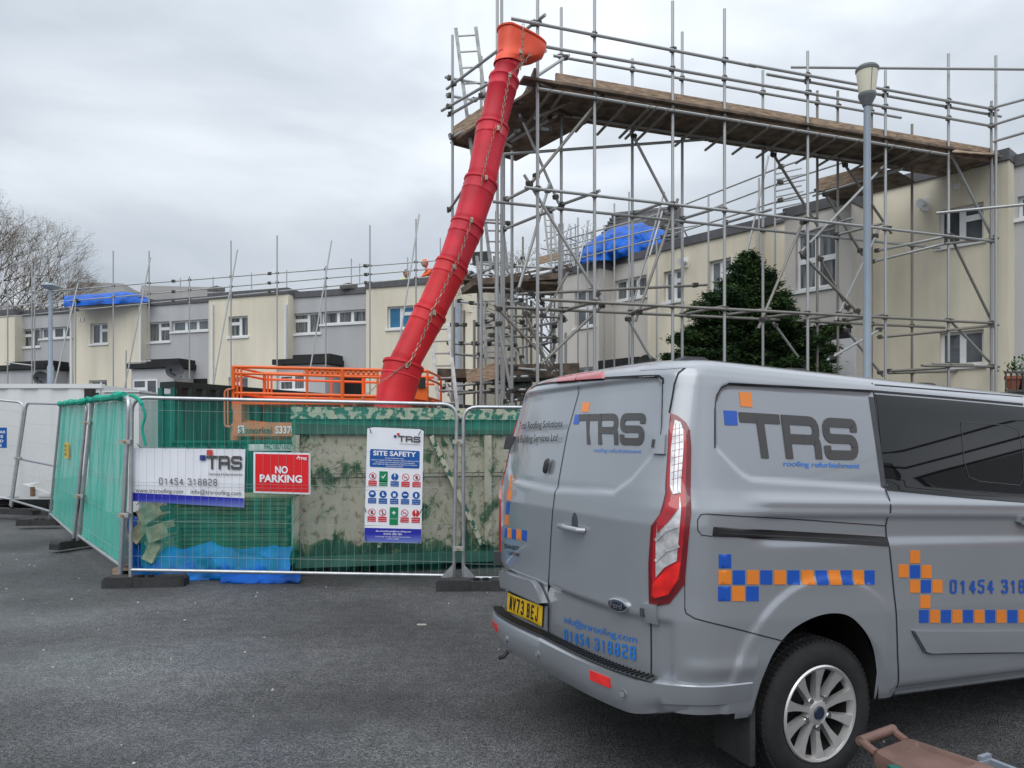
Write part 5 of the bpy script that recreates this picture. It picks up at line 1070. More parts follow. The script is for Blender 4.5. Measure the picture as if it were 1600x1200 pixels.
    for ri, (v, vb, kinds) in enumerate(rows_):
        for u, kd in zip(us, kinds):
            cb = {'p': rd, 'g': gn, 'm': bl, 'f': gn, 'a': rd}[kd]
            hh = .021
            if kd == 'f': rect(u-.075,u+.075,vb-.048,v+.048,gn,'pictogram',.003)
            else: rect(u-.073,u+.073,vb-.024,vb+.022,cb,'caption_panel',.003)
            for j, s in enumerate(caps[k]): 
                if s: txt(s, u-.062, u+.062, vb+.003-.018*j, .010, wh, .006, .0)
            if kd == 'p': disc(u,v,R_,rd,.003,R_*.82); disc(u,v,R_*.8,wh,.003)
            elif kd in 'ma': disc(u,v,R_,cb,.003)
            elif kd == 'g': rect(u-.075,u+.075,v-.045,v+.045,gn,'pictogram',.003)
            if kd == 'p':
                shp = [[(-.25,-.5),(.25,-.5),(.35,.1),(.25,.5),(.0,.55),(-.3,.2)],[(-.15,-.6),(.15,-.6),(.12,.2),(.2,.6),(-.2,.6),(-.12,.2)],[(-.5,-.3),(.5,-.3),(.5,.1),(0,.35),(-.5,.2)],[(-.5,-.1),(.5,.0),(.5,.12),(-.5,.05)]][(ri*2+us.index(u)) % 4]
                poly(u,v,[(x*R_,y*R_) for x, y in shp],1,dk,.005)
                s_ = R_*.85; mb = MB(); c = p(u,v,.007); mb.bar(c+Vector((-s_*.7,0,s_*.7)), c+Vector((s_*.7,0,-s_*.7)), .007, .001, up=(0,1,0)); L(mb.build('pictogram', rd, None))
            if kd == 'g': poly(u,v,[(-.6,.0),(-.4,.15),(-.15,-.2),(.5,.65),(.65,.5),(-.1,-.6)],R_,wh,.006)
            if kd == 'f': 
                poly(u,v,[(-.6,-.2),(.6,-.2),(.6,.2),(-.6,.2)],R_*.8,wh,.006); poly(u,v,[(-.2,-.6),(.2,-.6),(.2,.6),(-.2,.6)],R_*.8,wh,.0065)
            if kd == 'a' or (kd == 'm' and ri == 0): poly(u,v+.008,[(-.12,-.3),(.12,-.3),(.2,.6),(-.2,.6)],R_,wh,.006); disc(u,v-.025,R_*.15,wh,.006)
            if kd == 'm' and ri == 1:
                i_ = us.index(u); shp = [[(-.6,-.1),(.6,-.1),(.45,.45),(0,.6),(-.45,.45)],[(-.2,.6),(.15,.6),(.15,-.1),(.55,-.3),(.55,-.5),(-.3,-.5)],[(-.45,-.6),(.45,-.6),(.45,.3),(.2,.6),(0,.2),(-.2,.6),(-.45,.3)],[(-.6,-.15),(-.1,-.15),(0,.05),(.1,-.15),(.6,-.15),(.6,.25),(-.6,.25)],[(-.3,-.6),(.25,-.6),(.35,.3),(.1,.65),(-.2,.6),(-.35,.1)]][i_]
                poly(u,v,shp,R_*.85,wh,.006)
            k += 1
    for (u, v) in ((.05,.985),(.95,.985),(.02,.05),(.97,.02),(0,.3),(1,.3)):
        mb = MB(); c = p(u, v); mb.tube(c+Vector((0,-.02,0)), c+Vector((.02 if u < .5 else -.02,-.05,-.05)), .005, 5); L(mb.build('cable_tie', M['black'], None))
safety()
def small_signs():
    Y = 15.15; a, b = U(-30,704,Y), U(8,703,Y); root = empty('notice', a, label='blue notice with white writing at the left edge of the fence', cat='sign')
    quad(U(-60,0,Y), U(10.5,0,Y), U(0,700,Y).z, U(0,668,Y).z, M['safeblue'], root, 'board')
    for i, s in enumerate(['KEEP CLEAR', 'ACCESS', 'REQUIRED', '24 HRS']): flat_text(s, U(-30,677+i*7,Y-.01), U([9,5,5.5,3][i],677+i*7,Y-.01), .055, M['signwhite'], root, bold=.02)
    p_ = q4(.42,.62)+n4*.02; d = (q4(.62,.62)-q4(.42,.62)); root = empty('tag', p_, label='small yellow tag tied to the green netted panel', cat='tag')
    quad(p_, p_+d*.75, p_.z-.14, p_.z+.12, M['yellow'], root, 'tag_plate'); 
    for i, s in enumerate(['SCAFF', 'TAG', 'OK']): flat_text(s, p_+d*.1+n4*.01+Vector((0,0,.05-.07*i)), p_+d*.6+n4*.01+Vector((0,0,.05-.07*i)), .04, M['black'], root, bold=.02)
small_signs()
# ------------------------------------------------------------------ things on the ground behind the fence
def lumpy(poly, Y, dep, m, label, name, seed, cat, amp=.08, nx=26, ny=16, zmin=None):
    """crumpled sheet over a heap: silhouette rows given as (px, ytop, ybottom)"""
    random.seed(seed); ph = [random.uniform(0, 6) for _ in range(12)]
    mb = MB(); xs = [p_[0] for p_ in poly]; 
    for j in range(ny+1):
        for i in range(nx+1):
            x = xs[0]+(xs[-1]-xs[0])*i/nx; yt = np.interp(x, xs, [p_[1] for p_ in poly]); yb = np.interp(x, xs, [p_[2] for p_ in poly])
            t = j/ny; ang = t*math.pi*.62
            pz = yb+(yt-yb)*math.sin(min(ang, math.pi/2)) if t < .81 else yt+(yb-yt)*(t-.81)*1.5
            dpt = dep*(1-math.cos(ang))*.6
            q = U(x, pz, Y+dpt); 
            fx, fy = i*26/nx, j*16/ny; rg = lambda v_: 1-2*abs(math.sin(v_)); w_ = amp*(rg(fx*.33+fy*.30+ph[0]+.6*math.sin(fy*.5+ph[3]))*.9+rg(fx*.62-fy*.45+ph[1])*.45+rg(fy*.55+fx*.16+ph[2])*.5+rg(fx*1.3+fy*.9+ph[4])*.18+random.uniform(-.06,.06))
            mb.v.append((q.x+w_*.25, q.y+w_*.6, max(q.z+w_*.45*math.sin(math.pi*t), .005)))
    for j in range(ny):
        for i in range(nx): a = j*(nx+1)+i; mb.f += [[a,a+1,a+nx+2],[a,a+nx+2,a+nx+1]]; mb.mi += [0,0]
    o = mb.build(name, m, smooth=False, fix=False, label=label, cat=cat); o.data.polygons.foreach_set('use_smooth', [True]*len(o.data.polygons)); return o
lumpy([(203,862,905),(240,850,910),(290,856,914),(330,846,912),(380,858,914),(456,852,912)], 8.45, .5, M['tarp2'], 'crumpled blue tarpaulin on the ground behind the fence under the banner', 'tarpaulin', 4, 'tarpaulin', .045, 60, 24)
lumpy([(345,896,912),(400,893,914),(470,897,910)], 8.25, .3, M['tarp'], 'fold of blue tarpaulin spilling out below the fence rail', 'tarpaulin', 6, 'tarpaulin', .02, 30, 8)
lumpy([(203,800,880),(214,812,888),(226,850,892)], 8.5, .3, M['tarp'], 'blue sheet bunched up in the fence corner', 'tarpaulin', 9, 'tarpaulin', .04)
def stack():
    Y = 8.95; x0, x1 = U(272,0,Y).x, U(452,0,Y).x; z0, z1 = U(0,866,Y).z, U(0,776,Y).z; root = empty('board_stack', (x0, Y, 0), label='stack of weathered greenish boards left of the skip', cat='board stack')
    random.seed(2); n = 13; h_ = (z1-z0)/n
    for k in range(n):
        mb = MB(); a = random.uniform(-.03,.03); mb.box(a, x1-x0+random.uniform(-.04,.02), random.uniform(-.02,.02), .9, z0+k*h_, z0+(k+1)*h_-.012); mb.build('board', M['slate'], root)
    for x_ in (.1, x1-x0-.3): mb = MB(); mb.box(x_,x_+.1,.05,.85,0,z0-.002); mb.build('bearer', M['board'], root)
stack()
def bundles():
    for i, (x, y, r_, a, lab) in enumerate([(240,800,.16,.5,'upper leaning slab of straw-coloured board scrap by the fence corner'),(224,830,.13,.9,'straw-coloured board scrap with dark edges in the fence corner'),(252,830,.15,.3,'rolled scrap of pale board beside the boards stack'),(244,860,.13,1.2,'lowest pale board scrap above the blue sheet')]):
        p_ = U(x, y, 8.6); root = empty('board_scrap', p_, label=lab, cat='board scrap'); mb = MB(); mb.obox((0,0,0), (r_*.6*math.cos(a),.05,r_*math.sin(a)*.8), (0,.12,0), (-r_*.5*math.sin(a),0,r_*.6*math.cos(a))); mb.build('slab', M['insul'], root)
        mb = MB(); mb.obox((r_*.1,.04,-.02), (r_*.66*math.cos(a),.05,r_*math.sin(a)*.85), (0,.12,0), (-r_*.1,0,r_*.16)); mb.build('edge_strip', M['container'], root)
        if i == 3: pass
    # ground shadow gap covers: pallet under the bundles
    p_ = U(262,878,8.9); root = empty('pallet', (p_.x,p_.y,0), label='timber pallet under the scrap in the fence corner', cat='pallet')
    for k in range(5): mb = MB(); mb.box(-.45,.45,-.4+.2*k,-.28+.2*k,.10,.125); mb.build('slat', M['board'], root)
    for k in range(3): mb = MB(); mb.box(-.45+.4*k,-.35+.4*k,-.4,.5,.0,.098); mb.build('bearer', M['board'], root)
bundles()
lumpy([(100,462,480),(150,459,476),(195,455,474),(216,458,473),(234,466,472)], 27.2, 2.0, M['tarp'], 'bright blue tarpaulin laid flat over the left terrace roof', 'tarpaulin', 14, 'tarpaulin', .04, 30, 8)
pr = PR.U(960, 380, .4)
lumpy([(906,398,412),(915,382,413),(935,368,409),(960,355,405),(985,350,401),(1005,348,396),(1022,354,390),(1040,362,376)], PR.U(960,380,.3).y, 2.2, M['tarp'], 'crumpled blue tarpaulin heaped over the right terrace roof', 'tarpaulin', 15, 'tarpaulin', .17, 60, 30)
for i, (x, y, Y, lab) in enumerate([(338,452,27,'small dark heap on the roof right of the left tarpaulin'),(545,447,25,'dark roll of felt on the roof edge left of the chute'),(785,436,17,'dark crate on the tower scaffold right of the chute')]):
    lumpy([(x-14,y-2,y+4),(x,y-6,y+4),(x+14,y-3,y+4)], Y, .4, M['black'], lab, 'roofing_roll', 20+i, 'roofing roll', .02, 12, 6)
lumpy([(782,430,438),(790,428,438),(798,432,438)], 17, .4, M['tarp'], 'scrap of blue sheet on the tower scaffold', 'tarpaulin', 33, 'tarpaulin', .03, 10, 6)
# railing and pots at the right edge
def balcony():
    Y = 10.6; root = empty('railing', (0,0,0), label='short black metal railing above the dark wall at the right edge', cat='railing'); x0, x1 = U(1572,0,Y).x, U(1660,0,Y).x; z0, z1 = U(0,612,Y).z, U(0,580,Y).z
    mb = MB(); mb.box(x0,x1,Y,Y+.03,z1-.03,z1); mb.build('top_rail', M['coupler'], root); mb = MB(); mb.box(x0,x1,Y,Y+.03,z0,z0+.03); mb.build('bottom_rail', M['coupler'], root)
    for k in range(10): mb = MB(); x = x0+k*(x1-x0)/10; mb.box(x,x+.014,Y+.005,Y+.025,z0+.03,z1-.03); mb.build('baluster', M['coupler'], root)
    w_ = empty('low_wall', (0,0,0), label='dark low wall under the railing behind the van roof', cat='wall'); mb = MB(); mb.box(x0-.1,x1,Y-.05,Y+1.5,0,z0-.01); mb.build('wall_body', M['contblack'], w_)
    for i, (x, lab) in enumerate([(1583, 'terracotta pot with a small green plant behind the railing'), (1598, 'dark pot with a leafy plant at the right edge')]):
        p_ = U(x, 600, Y+.3); r_ = empty('potted_plant', (p_.x, p_.y, z0), label=lab, cat='potted plant'); mb = MB(); mb.lathe([(.06,0),(.10,.2),(.115,.2),(.115,.25),(.001,.24)], n=16); mb.build('pot', M['terracotta'] if i == 0 else M['black'], r_, smooth=True)
        mb = MB(); random.seed(i)
        for k in range(70):
            a = random.uniform(0,6.28); rr = random.uniform(0,.14); c = Vector((rr*math.cos(a), rr*math.sin(a), .27+random.uniform(0,.2*(1+i*.5)))); d = Vector((random.uniform(-1,1),random.uniform(-1,1),random.uniform(-.3,1))).normalized()*.04; e2 = d.cross(Vector((0,0,1))).normalized()*.015; mb.add([c-d,c+e2,c+d,c-e2], [(0,1,2,3)])
        mb.build('leaves', M['leafg'], r_, fix=False)
balcony()
# ------------------------------------------------------------------ trees
def bare_tree(base, h, seed, label, levels=6, spread=.55, lean=(0,0), bud=True, r0=.16, name='bare_tree'):
    random.seed(seed); root = empty(name, base, label=label, cat='tree'); tr = MB(); tw_ = MB(); bd = MB()
    def grow(p, d, L, r, lv):
        n = 2 if lv < levels-1 else 1; q = p; dd = d
        for k in range(n):
            dd = (dd+Vector((random.gauss(0,.13),random.gauss(0,.13),random.gauss(0,.08)+.04))).normalized(); e2 = q+dd*L/n
            (tr if r > .02 else tw_).tube(q, e2, max(r*(1-.25*k), .004), 5 if r > .02 else 3, r2=max(r*(1-.25*(k+1)), .003), cap=False); q = e2
        if lv >= levels:
            if bud:
                for _ in range(4):
                    c = q+Vector((random.gauss(0,.12),random.gauss(0,.12),random.gauss(0,.1))); a = Vector((random.gauss(0,1),random.gauss(0,1),random.gauss(0,1))).normalized()*.035; b = a.cross(Vector((.3,.5,1))).normalized()*.025; bd.add([c-a,c+b,c+a], [(0,1,2)])
            return
        m = random.choice([2,3,3]) if lv < 3 else random.choice([2,3,3])
        for i in range(m):
            ax = Vector((random.gauss(0,1),random.gauss(0,1),random.gauss(0,.5))).normalized(); nd = (dd+ax*spread*random.uniform(.6,1.3)).normalized()
            if nd.z < -.1: nd.z *= .3
            grow(q, nd, L*random.uniform(.66,.86), r*.60, lv+1)
        
    grow(Vector((0,0,0)), Vector((lean[0],lean[1],1)).normalized(), h*.24, r0, 0)
    tr.build('trunk', M['bark'], root, smooth=True, fix=False)
    if tw_.v: tw_.build('twigs', M['twig'], root, fix=False)
    if bd.v: bd.build('buds', M['bud'], root, fix=False)
for (x, Y, h, s, lab, r0) in [(-30, 44, 16.5, 1, 'tallest bare tree at the left edge behind the terrace', .3), (20, 42, 11, 4, 'bare tree behind the left lamp post, second from the left', .25), (52, 43, 9.6, 6, 'bare tree rising over the left end of the blue roof tarpaulin', .25), (-100, 42, 19, 8, 'bare tree mostly outside the left edge', .3), (0, 39, 10.5, 12, 'low bushy bare tree behind the far left guard rails', .2), (200, 48, 10.5, 9, 'small budding bare tree right of the blue roof tarpaulin', .15)]:
    p = U(x, 0, Y); bare_tree((p.x, Y, 0), h, s, lab, levels=8, spread=.58, r0=r0*.8)
p = U(812, 0, 24); bare_tree((p.x, 24, 0), 8.5, 21, 'bare tree seen through the tower scaffold in the gap', levels=7, spread=.5)
p = U(860, 0, 26); bare_tree((p.x, 26, 0), 8.8, 22, 'bare tree behind the ladder in the gap between terraces', levels=7, spread=.5)
p = U(1606, 0, 22); 
def conifer():
    Y = 14.3; b = U(1168, 0, Y); root = empty('conifer_tree', (b.x, Y, 0), label='dark spreading conifer between the scaffold and the cream houses', cat='tree'); random.seed(31)
    z = lambda y: CH-(y-HZ)/F*Y
    mb = MB(); mb.path([(0,0,0),(.05,0,2),(0,.05,4),(.02,0,z(420))], [.16,.12,.08,.02], 8); mb.build('trunk', M['bark'], root, smooth=True)
    px = lambda x: (x-1168)/F*Y
    # crown outline in the photo: left/right reach by height, with a shoulder of boughs at right
    prof = [(396,-4,4),(405,-12,12),(420,-26,26),(437,-38,40),(452,-42,46),(466,-58,56),(478,-108,66),(490,-90,88),(505,-82,108),(520,-102,124),(545,-116,138),(575,-120,142),(605,-105,125),(640,-75,95)]
    ys = [q[0] for q in prof]
    fo = [MB(), MB()]; br = MB()
    def clump(c, s, n, dirv):
        k = 0 if random.random() < .72 else 1
        for _ in range(n):
            o = Vector((random.gauss(0,1),random.gauss(0,1),random.gauss(0,.55)))*s*.5; p_ = c+o
            d = (dirv*.9+Vector((random.gauss(0,.6),random.gauss(0,.6),random.gauss(0,.35)))).normalized()*random.uniform(.032,.075); e2 = d.cross(Vector((random.gauss(0,1),random.gauss(0,1),1))).normalized()*random.uniform(.008,.02)
            fo[k].add([p_-d*.5, p_+e2, p_+d, p_-e2], [(0,1,2,3)])
    random.seed(77)
    for k in range(165):
        y = 396+(640-396)*(k/165)**.85; lo = np.interp(y, ys, [q[1] for q in prof]); hi = np.interp(y, ys, [q[2] for q in prof])
        a = k*2.399+random.uniform(-.3,.3); lim = (hi if math.cos(a) > 0 else -lo); rr = lim*random.uniform(.62, 1.08)/F*Y; h0 = z(y)
        tip = Vector((math.cos(a)*rr, math.sin(a)*rr*.85, h0+rr*.10)); st_ = Vector((0, 0, h0-rr*.30)); mid = st_.lerp(tip, .55)+Vector((0,0,rr*.10)); br.path([st_, mid, tip], [.03,.02,.006], 4)
        n = max(3, int(rr/.10)); dv = Vector((math.cos(a), math.sin(a), .15)).normalized()
        for i in range(n):
            f = .25+.78*(i+.5)/n; c = (st_.lerp(mid, f/.55) if f < .55 else mid.lerp(tip, (f-.55)/.45)); sz = .13+.16*(1-f)*min(1, rr/.8)+.05*random.random()
            clump(c+Vector((0,0,-.03)), sz, int(95*random.uniform(.6,1.2)), dv)
            for s_ in (-1, 1):
                if rr > .45: side = Vector((-dv.y, dv.x, 0))*s_*rr*.28*(1.15-f)*random.uniform(.5,1.2); clump(c+side+Vector((0,0,-.05)), sz*.85, 48, (dv+side.normalized()*.7).normalized())
    fo[0].build('crown', M['conifer'], root, fix=False); fo[1].build('crown_tips', M['conifer2'], root, fix=False); br.build('limbs', M['bark'], root, fix=False)
conifer()
# ------------------------------------------------------------------ two roofers
def person(base, label, vest, bend=.5, rz=0, cap=None):
    """a kneeling worker leaning forward; base is where the knees rest"""
    root = empty('person', base, rz, label=label, cat='person')
    J = [((0,0,.52),.135),((0,-.10,.72),.14),((0,-.24,.95),.155),((0,-.30,1.06),.06),((0,-.33,1.12),.06),
         ((-.17,-.22,1.0),.07),((-.26,-.38,.82),.05),((-.18,-.58,.72),.035),((.17,-.22,1.0),.07),((.26,-.38,.82),.05),((.18,-.58,.72),.035),
         ((-.10,.02,.45),.10),((-.13,-.34,.12),.07),((-.13,.04,.07),.05),((.10,.02,.45),.10),((.13,-.34,.12),.07),((.13,.04,.07),.05)]
    E_ = [(0,1),(1,2),(2,3),(3,4),(2,5),(5,6),(6,7),(2,8),(8,9),(9,10),(0,11),(11,12),(12,13),(0,14),(14,15),(15,16)]
    me = bpy.data.meshes.new('body'); me.from_pydata([j[0] for j in J], E_, []); o = bpy.data.objects.new('body', me); COL.objects.link(o)
    sk = o.modifiers.new('s', 'SKIN'); 
    for v, j in zip(me.skin_vertices[0].data, J): v.radius = (j[1], j[1])
    me.skin_vertices[0].data[0].use_root = True
    ss = o.modifiers.new('u', 'SUBSURF'); ss.levels = 2; ss.render_levels = 2
    dg = bpy.context.evaluated_depsgraph_get(); m2 = bpy.data.meshes.new_from_object(o.evaluated_get(dg)); o.modifiers.clear(); o.data = m2; o.parent = root
    m2.materials.clear(); m2.materials.append(vest); m2.materials.append(M['trousers']); m2.materials.append(M['skin'])
    for p_ in m2.polygons: p_.use_smooth = True; c = p_.center; p_.material_index = 1 if c.z < .55 else (2 if (c.z > 1.09 or c.y < -.54) else 0)
    bm = bmesh.new(); bmesh.ops.create_uvsphere(bm, u_segments=18, v_segments=14, radius=.105); 
    for v in bm.verts: v.co.z *= 1.22; v.co.y *= 1.08; v.co += Vector((0,-.37,1.23))
    # nose, ears and chin pushed out of the same surface
    for v in bm.verts:
        q = v.co-Vector((0,-.37,1.23))
        if q.y < -.09 and abs(q.x) < .03 and abs(q.z) < .03: v.co.y -= .025
    me_ = bpy.data.meshes.new('head'); bm.to_mesh(me_); bm.free(); me_.materials.append(M['skin']); h_ = bpy.data.objects.new('head', me_); COL.objects.link(h_); h_.parent = root
    for p_ in me_.polygons: p_.use_smooth = True
    bm = bmesh.new(); bmesh.ops.create_uvsphere(bm, u_segments=18, v_segments=14, radius=.115); bmesh.ops.delete(bm, geom=[v for v in bm.verts if v.co.z < -.01 and v.co.y < .02], context='VERTS')
    for v in bm.verts: v.co.z *= 1.22; v.co += Vector((0,-.36,1.24))
    me_ = bpy.data.meshes.new('hair'); bm.to_mesh(me_); bm.free(); me_.materials.append(cap or M['hair']); h_ = bpy.data.objects.new('helmet' if cap else 'hair', me_); COL.objects.link(h_); h_.parent = root
    for sx_ in (-1, 1):
        mb = MB(); mb.tube((sx_*.035,-.475,1.25),(sx_*.035,-.483,1.25),.012,8); mb.build('eye', M['black'], root)
        for k in range(5):
            mb = MB(); a = Vector((sx_*.18+(k-2)*.018,-.60,.70)); mb.path([a, a+Vector((0,-.04,-.01)), a+Vector((0,-.06,-.04))], .008, 5); mb.build('finger', M['skin'], root)
    return root
zr = PL.hit(640, 436, .35)[1]-.91+.0
q = PL.U(628, 440, -1.3); person((q.x, q.y, zr+.22), 'roofer in hi vis vest, only head and collar showing above the roof edge', M['hivis'], rz=.6)
q = PL.U(680, 426, -.5); person((q.x, q.y, zr+.30), 'worker in orange hi vis partly hidden behind the red chute', M['hivisor'], rz=-1.1, cap=M['hivisor'])
# ------------------------------------------------------------------ the van
TH = math.radians(24); VU = np.array([math.cos(TH), math.sin(TH)]); VV = np.array([-math.sin(TH), math.cos(TH)])
VP = np.array([1.43, 3.42])-.04*VV; W2 = .993; SH = .045
ZI = [.30,.34,.40,.5,.62,.8,.9,1.1,1.2,1.27,1.32,1.36,1.40,1.82,1.86,1.89,1.915,1.935,1.95,1.962,1.972,1.98]
WI = [.07,.05,.028,.012,.002,-.006,-.002,.0,.0,.004,.022,.034,.042,.112,.122,.134,.152,.185,.245,.35,.52,.80]
def inset(z): return np.interp(z, ZI, WI)
def srC(z): return np.interp(z, [.3,.4,.8,1.2,1.35,1.6,1.80,1.87,1.90,1.93,1.95,1.965,1.975,1.98], [-.88,-.90,-.93,-.93,-.91,-.855,-.79,-.772,-.755,-.72,-.66,-.54,-.34,.1])
def sAz(z): return np.interp(z, [.3,1.86,1.9,1.93,1.95,1.965,1.975,1.98], [-.5,-.5,-.48,-.42,-.34,-.2,.0,.3])
def sF(z): return np.interp(z, [.3,.6,.95,1.1,1.17,1.22,1.32,1.6,1.88,1.93,1.955,1.97,1.98], [3.84,3.93,3.90,3.78,3.5,3.12,2.98,2.55,2.12,1.98,1.9,1.8,1.5])
NEXP = 3.6
# half outline columns from the rear centre round the right side to the front centre
nr, nc2 = 150, 1
phi = np.linspace(0, 1, 4000)*math.pi/2
def se(phi, a, b, n): return a*np.sin(phi)**(2/n), b*np.cos(phi)**(2/n)
xx, yy = se(phi, W2, .42, NEXP); dl = np.concatenate([[0], np.cumsum(np.hypot(np.diff(xx), np.diff(yy)))]); 
PHR = np.interp(np.linspace(0, dl[-1], nr), dl, phi); QR = np.linspace(0, dl[-1], nr)
s_side = np.concatenate([np.arange(-.488, 1.7, .012), np.arange(1.72, 3.2, .06)])
xx2, yy2 = se(phi, W2, .5, 3.2); dl2 = np.concatenate([[0], np.cumsum(np.hypot(np.diff(xx2), np.diff(yy2)))]); PHF = np.interp(np.linspace(dl2[-1], 0, 50), dl2, phi)
QS = QR[-1]+(s_side+.5); QF = QS[-1]+.05+(dl2[-1]-np.linspace(dl2[-1], 0, 50))
QALL = np.concatenate([QR, QS, QF]); NR, NS_, NF_ = len(QR), len(QS), len(QF)
def outline(z):
    """arrays (s, w) for all half columns at design height z"""
    a = W2-inset(z); sa = sAz(z); b = max(sa-srC(z), .05)
    xr, yr = se(PHR, a, b, NEXP); S = [sa-yr]; Wd = [xr]
    f = sF(z); sb = min(f-.35, 3.2) if z < 1.15 else f-.35; sb = max(sb, 1.75)
    s = np.where(s_side < 1.7, 1.7+(s_side-1.7)*(1.7-sa)/2.2, 1.7+(s_side-1.7)*(sb-1.7)/1.5)
    S.append(s); Wd.append(np.full(len(s), a))
    xf, yf = se(PHF, a, max(f-sb, .1), 3.2); S.append(sb+yf); Wd.append(xf)
    return np.concatenate(S), W2-np.concatenate(Wd)
LEV = np.unique(np.round(np.concatenate([np.arange(.36, 1.86, .012), np.linspace(1.86, 1.95, 16), [1.956,1.962,1.967,1.972,1.976,1.98]]), 4))
OUT = {z: outline(z) for z in LEV}
OS = np.array([OUT[z][0] for z in LEV]); OW = np.array([OUT[z][1] for z in LEV])
OZ = np.repeat(LEV[:, None], len(QALL), 1)
DISP = np.zeros_like(OS)
def Bq(Q, z):
    """surface point (s,w) at outline distance Q (negative = left half) and design height z, plus outward normal"""
    q = abs(Q); j = np.interp(z, LEV, np.arange(len(LEV))); j0 = int(min(j, len(LEV)-2)); f = j-j0
    row = lambda A, jj: np.interp(q, QALL, A[jj])
    s = row(OS, j0)*(1-f)+row(OS, j0+1)*f; w_ = row(OW, j0)*(1-f)+row(OW, j0+1)*f
    dd = (row(DISP, j0)*(1-f)+row(DISP, j0+1)*f) if Q >= 0 else 0
    e_ = .004; s2 = np.interp(q+e_, QALL, OS[j0]); w2 = np.interp(q+e_, QALL, OW[j0]); s1 = np.interp(max(q-e_, 0), QALL, OS[j0]); w1 = np.interp(max(q-e_, 0), QALL, OW[j0])
    if q < e_: tx, ty = 0, -1
    else: tx, ty = s2-s1, w2-w1
    l = math.hypot(tx, ty)+1e-9; n = (ty/l, -tx/l)      # outward for the right half travelling rear -> side -> front
    if Q < 0: w_ = 2*W2-w_; n = (n[0], -n[1])
    return s, w_, n, dd
def B(Q, z, off=0.0):
    s, w_, n, dd = Bq(Q, z); o = off+dd
    s += n[0]*o; w_ += n[1]*o
    return Vector((s, w_, z-SH*s))
def world(p): xy = VP+VU*p[0]+VV*p[1]; return Vector((xy[0], xy[1], p[2]))
def vhit(px, py):
    """photo pixel -> (Q, z) on the visible body"""
    k = (px-800)/F; z = 1.2
    for it in range(14):
        zc = min(max(z, .36), 1.975); j = np.interp(zc, LEV, np.arange(len(LEV))); j0 = int(min(j, len(LEV)-2)); f = j-j0
        s = OS[j0]*(1-f)+OS[j0+1]*f; w_ = OW[j0]*(1-f)+OW[j0+1]*f
        s = np.concatenate([s[::-1], s]); w_ = np.concatenate([2*W2-w_[::-1], w_]); Q = np.concatenate([-QALL[::-1], QALL])
        X = VP[0]+VU[0]*s+VV[0]*w_; Y = VP[1]+VU[1]*s+VV[1]*w_; g = X-k*Y
        m_ = (Q > -1.15) & (Q < QR[-1]+2.6); idx = np.where((g[:-1] <= 0) & (g[1:] > 0) & m_[:-1])[0]
        if len(idx) == 0: i = np.argmin(np.where(m_, np.abs(g), 9)); q = Q[i]; YY = Y[i]; ss = s[i]
        else:
            i = idx[np.argmin(Y[idx])]; t = -g[i]/(g[i+1]-g[i]); q = Q[i]+t*(Q[i+1]-Q[i]); YY = Y[i]+t*(Y[i+1]-Y[i]); ss = s[i]+t*(s[i+1]-s[i])
        zn = CH-(py-HZ)/F*YY+SH*ss; 
        if abs(zn-z) < 1e-5: break
        z = z*.3+zn*.7
    return q, z
vroot = empty('van', (VP[0], VP[1], 0), TH, label='silver grey panel van with company lettering and blue and orange checks', cat='van')
def poly_qz(px): return [vhit(*p) for p in px]
def sdf(poly, Qg, Zg):
    d = np.full(Qg.shape, 1e9); ins = np.zeros(Qg.shape, bool); n = len(poly)
    for i in range(n):
        ax, ay = poly[i]; bx, by = poly[(i+1) % n]; ex, ey = bx-ax, by-ay
        t = np.clip(((Qg-ax)*ex+(Zg-ay)*ey)/(ex*ex+ey*ey+1e-12), 0, 1); d = np.minimum(d, np.hypot(Qg-ax-t*ex, Zg-ay-t*ey))
        c = ((ay > Zg) != (by > Zg)) & (Qg < (bx-ax)*(Zg-ay)/(by-ay+1e-12)+ax); ins ^= c
    return np.where(ins, -d, d)
def smooth01(x): x = np.clip(x, 0, 1); return x*x*(3-2*x)
Qg = np.repeat(QALL[None, :], len(LEV), 0)
P_rear = poly_qz([(868,594),(1026,590),(1033,600),(1033,670),(1018,712),(985,750),(958,770),(868,766)]); P_rear = [(-q, z) if False else (q, z) for q, z in P_rear]
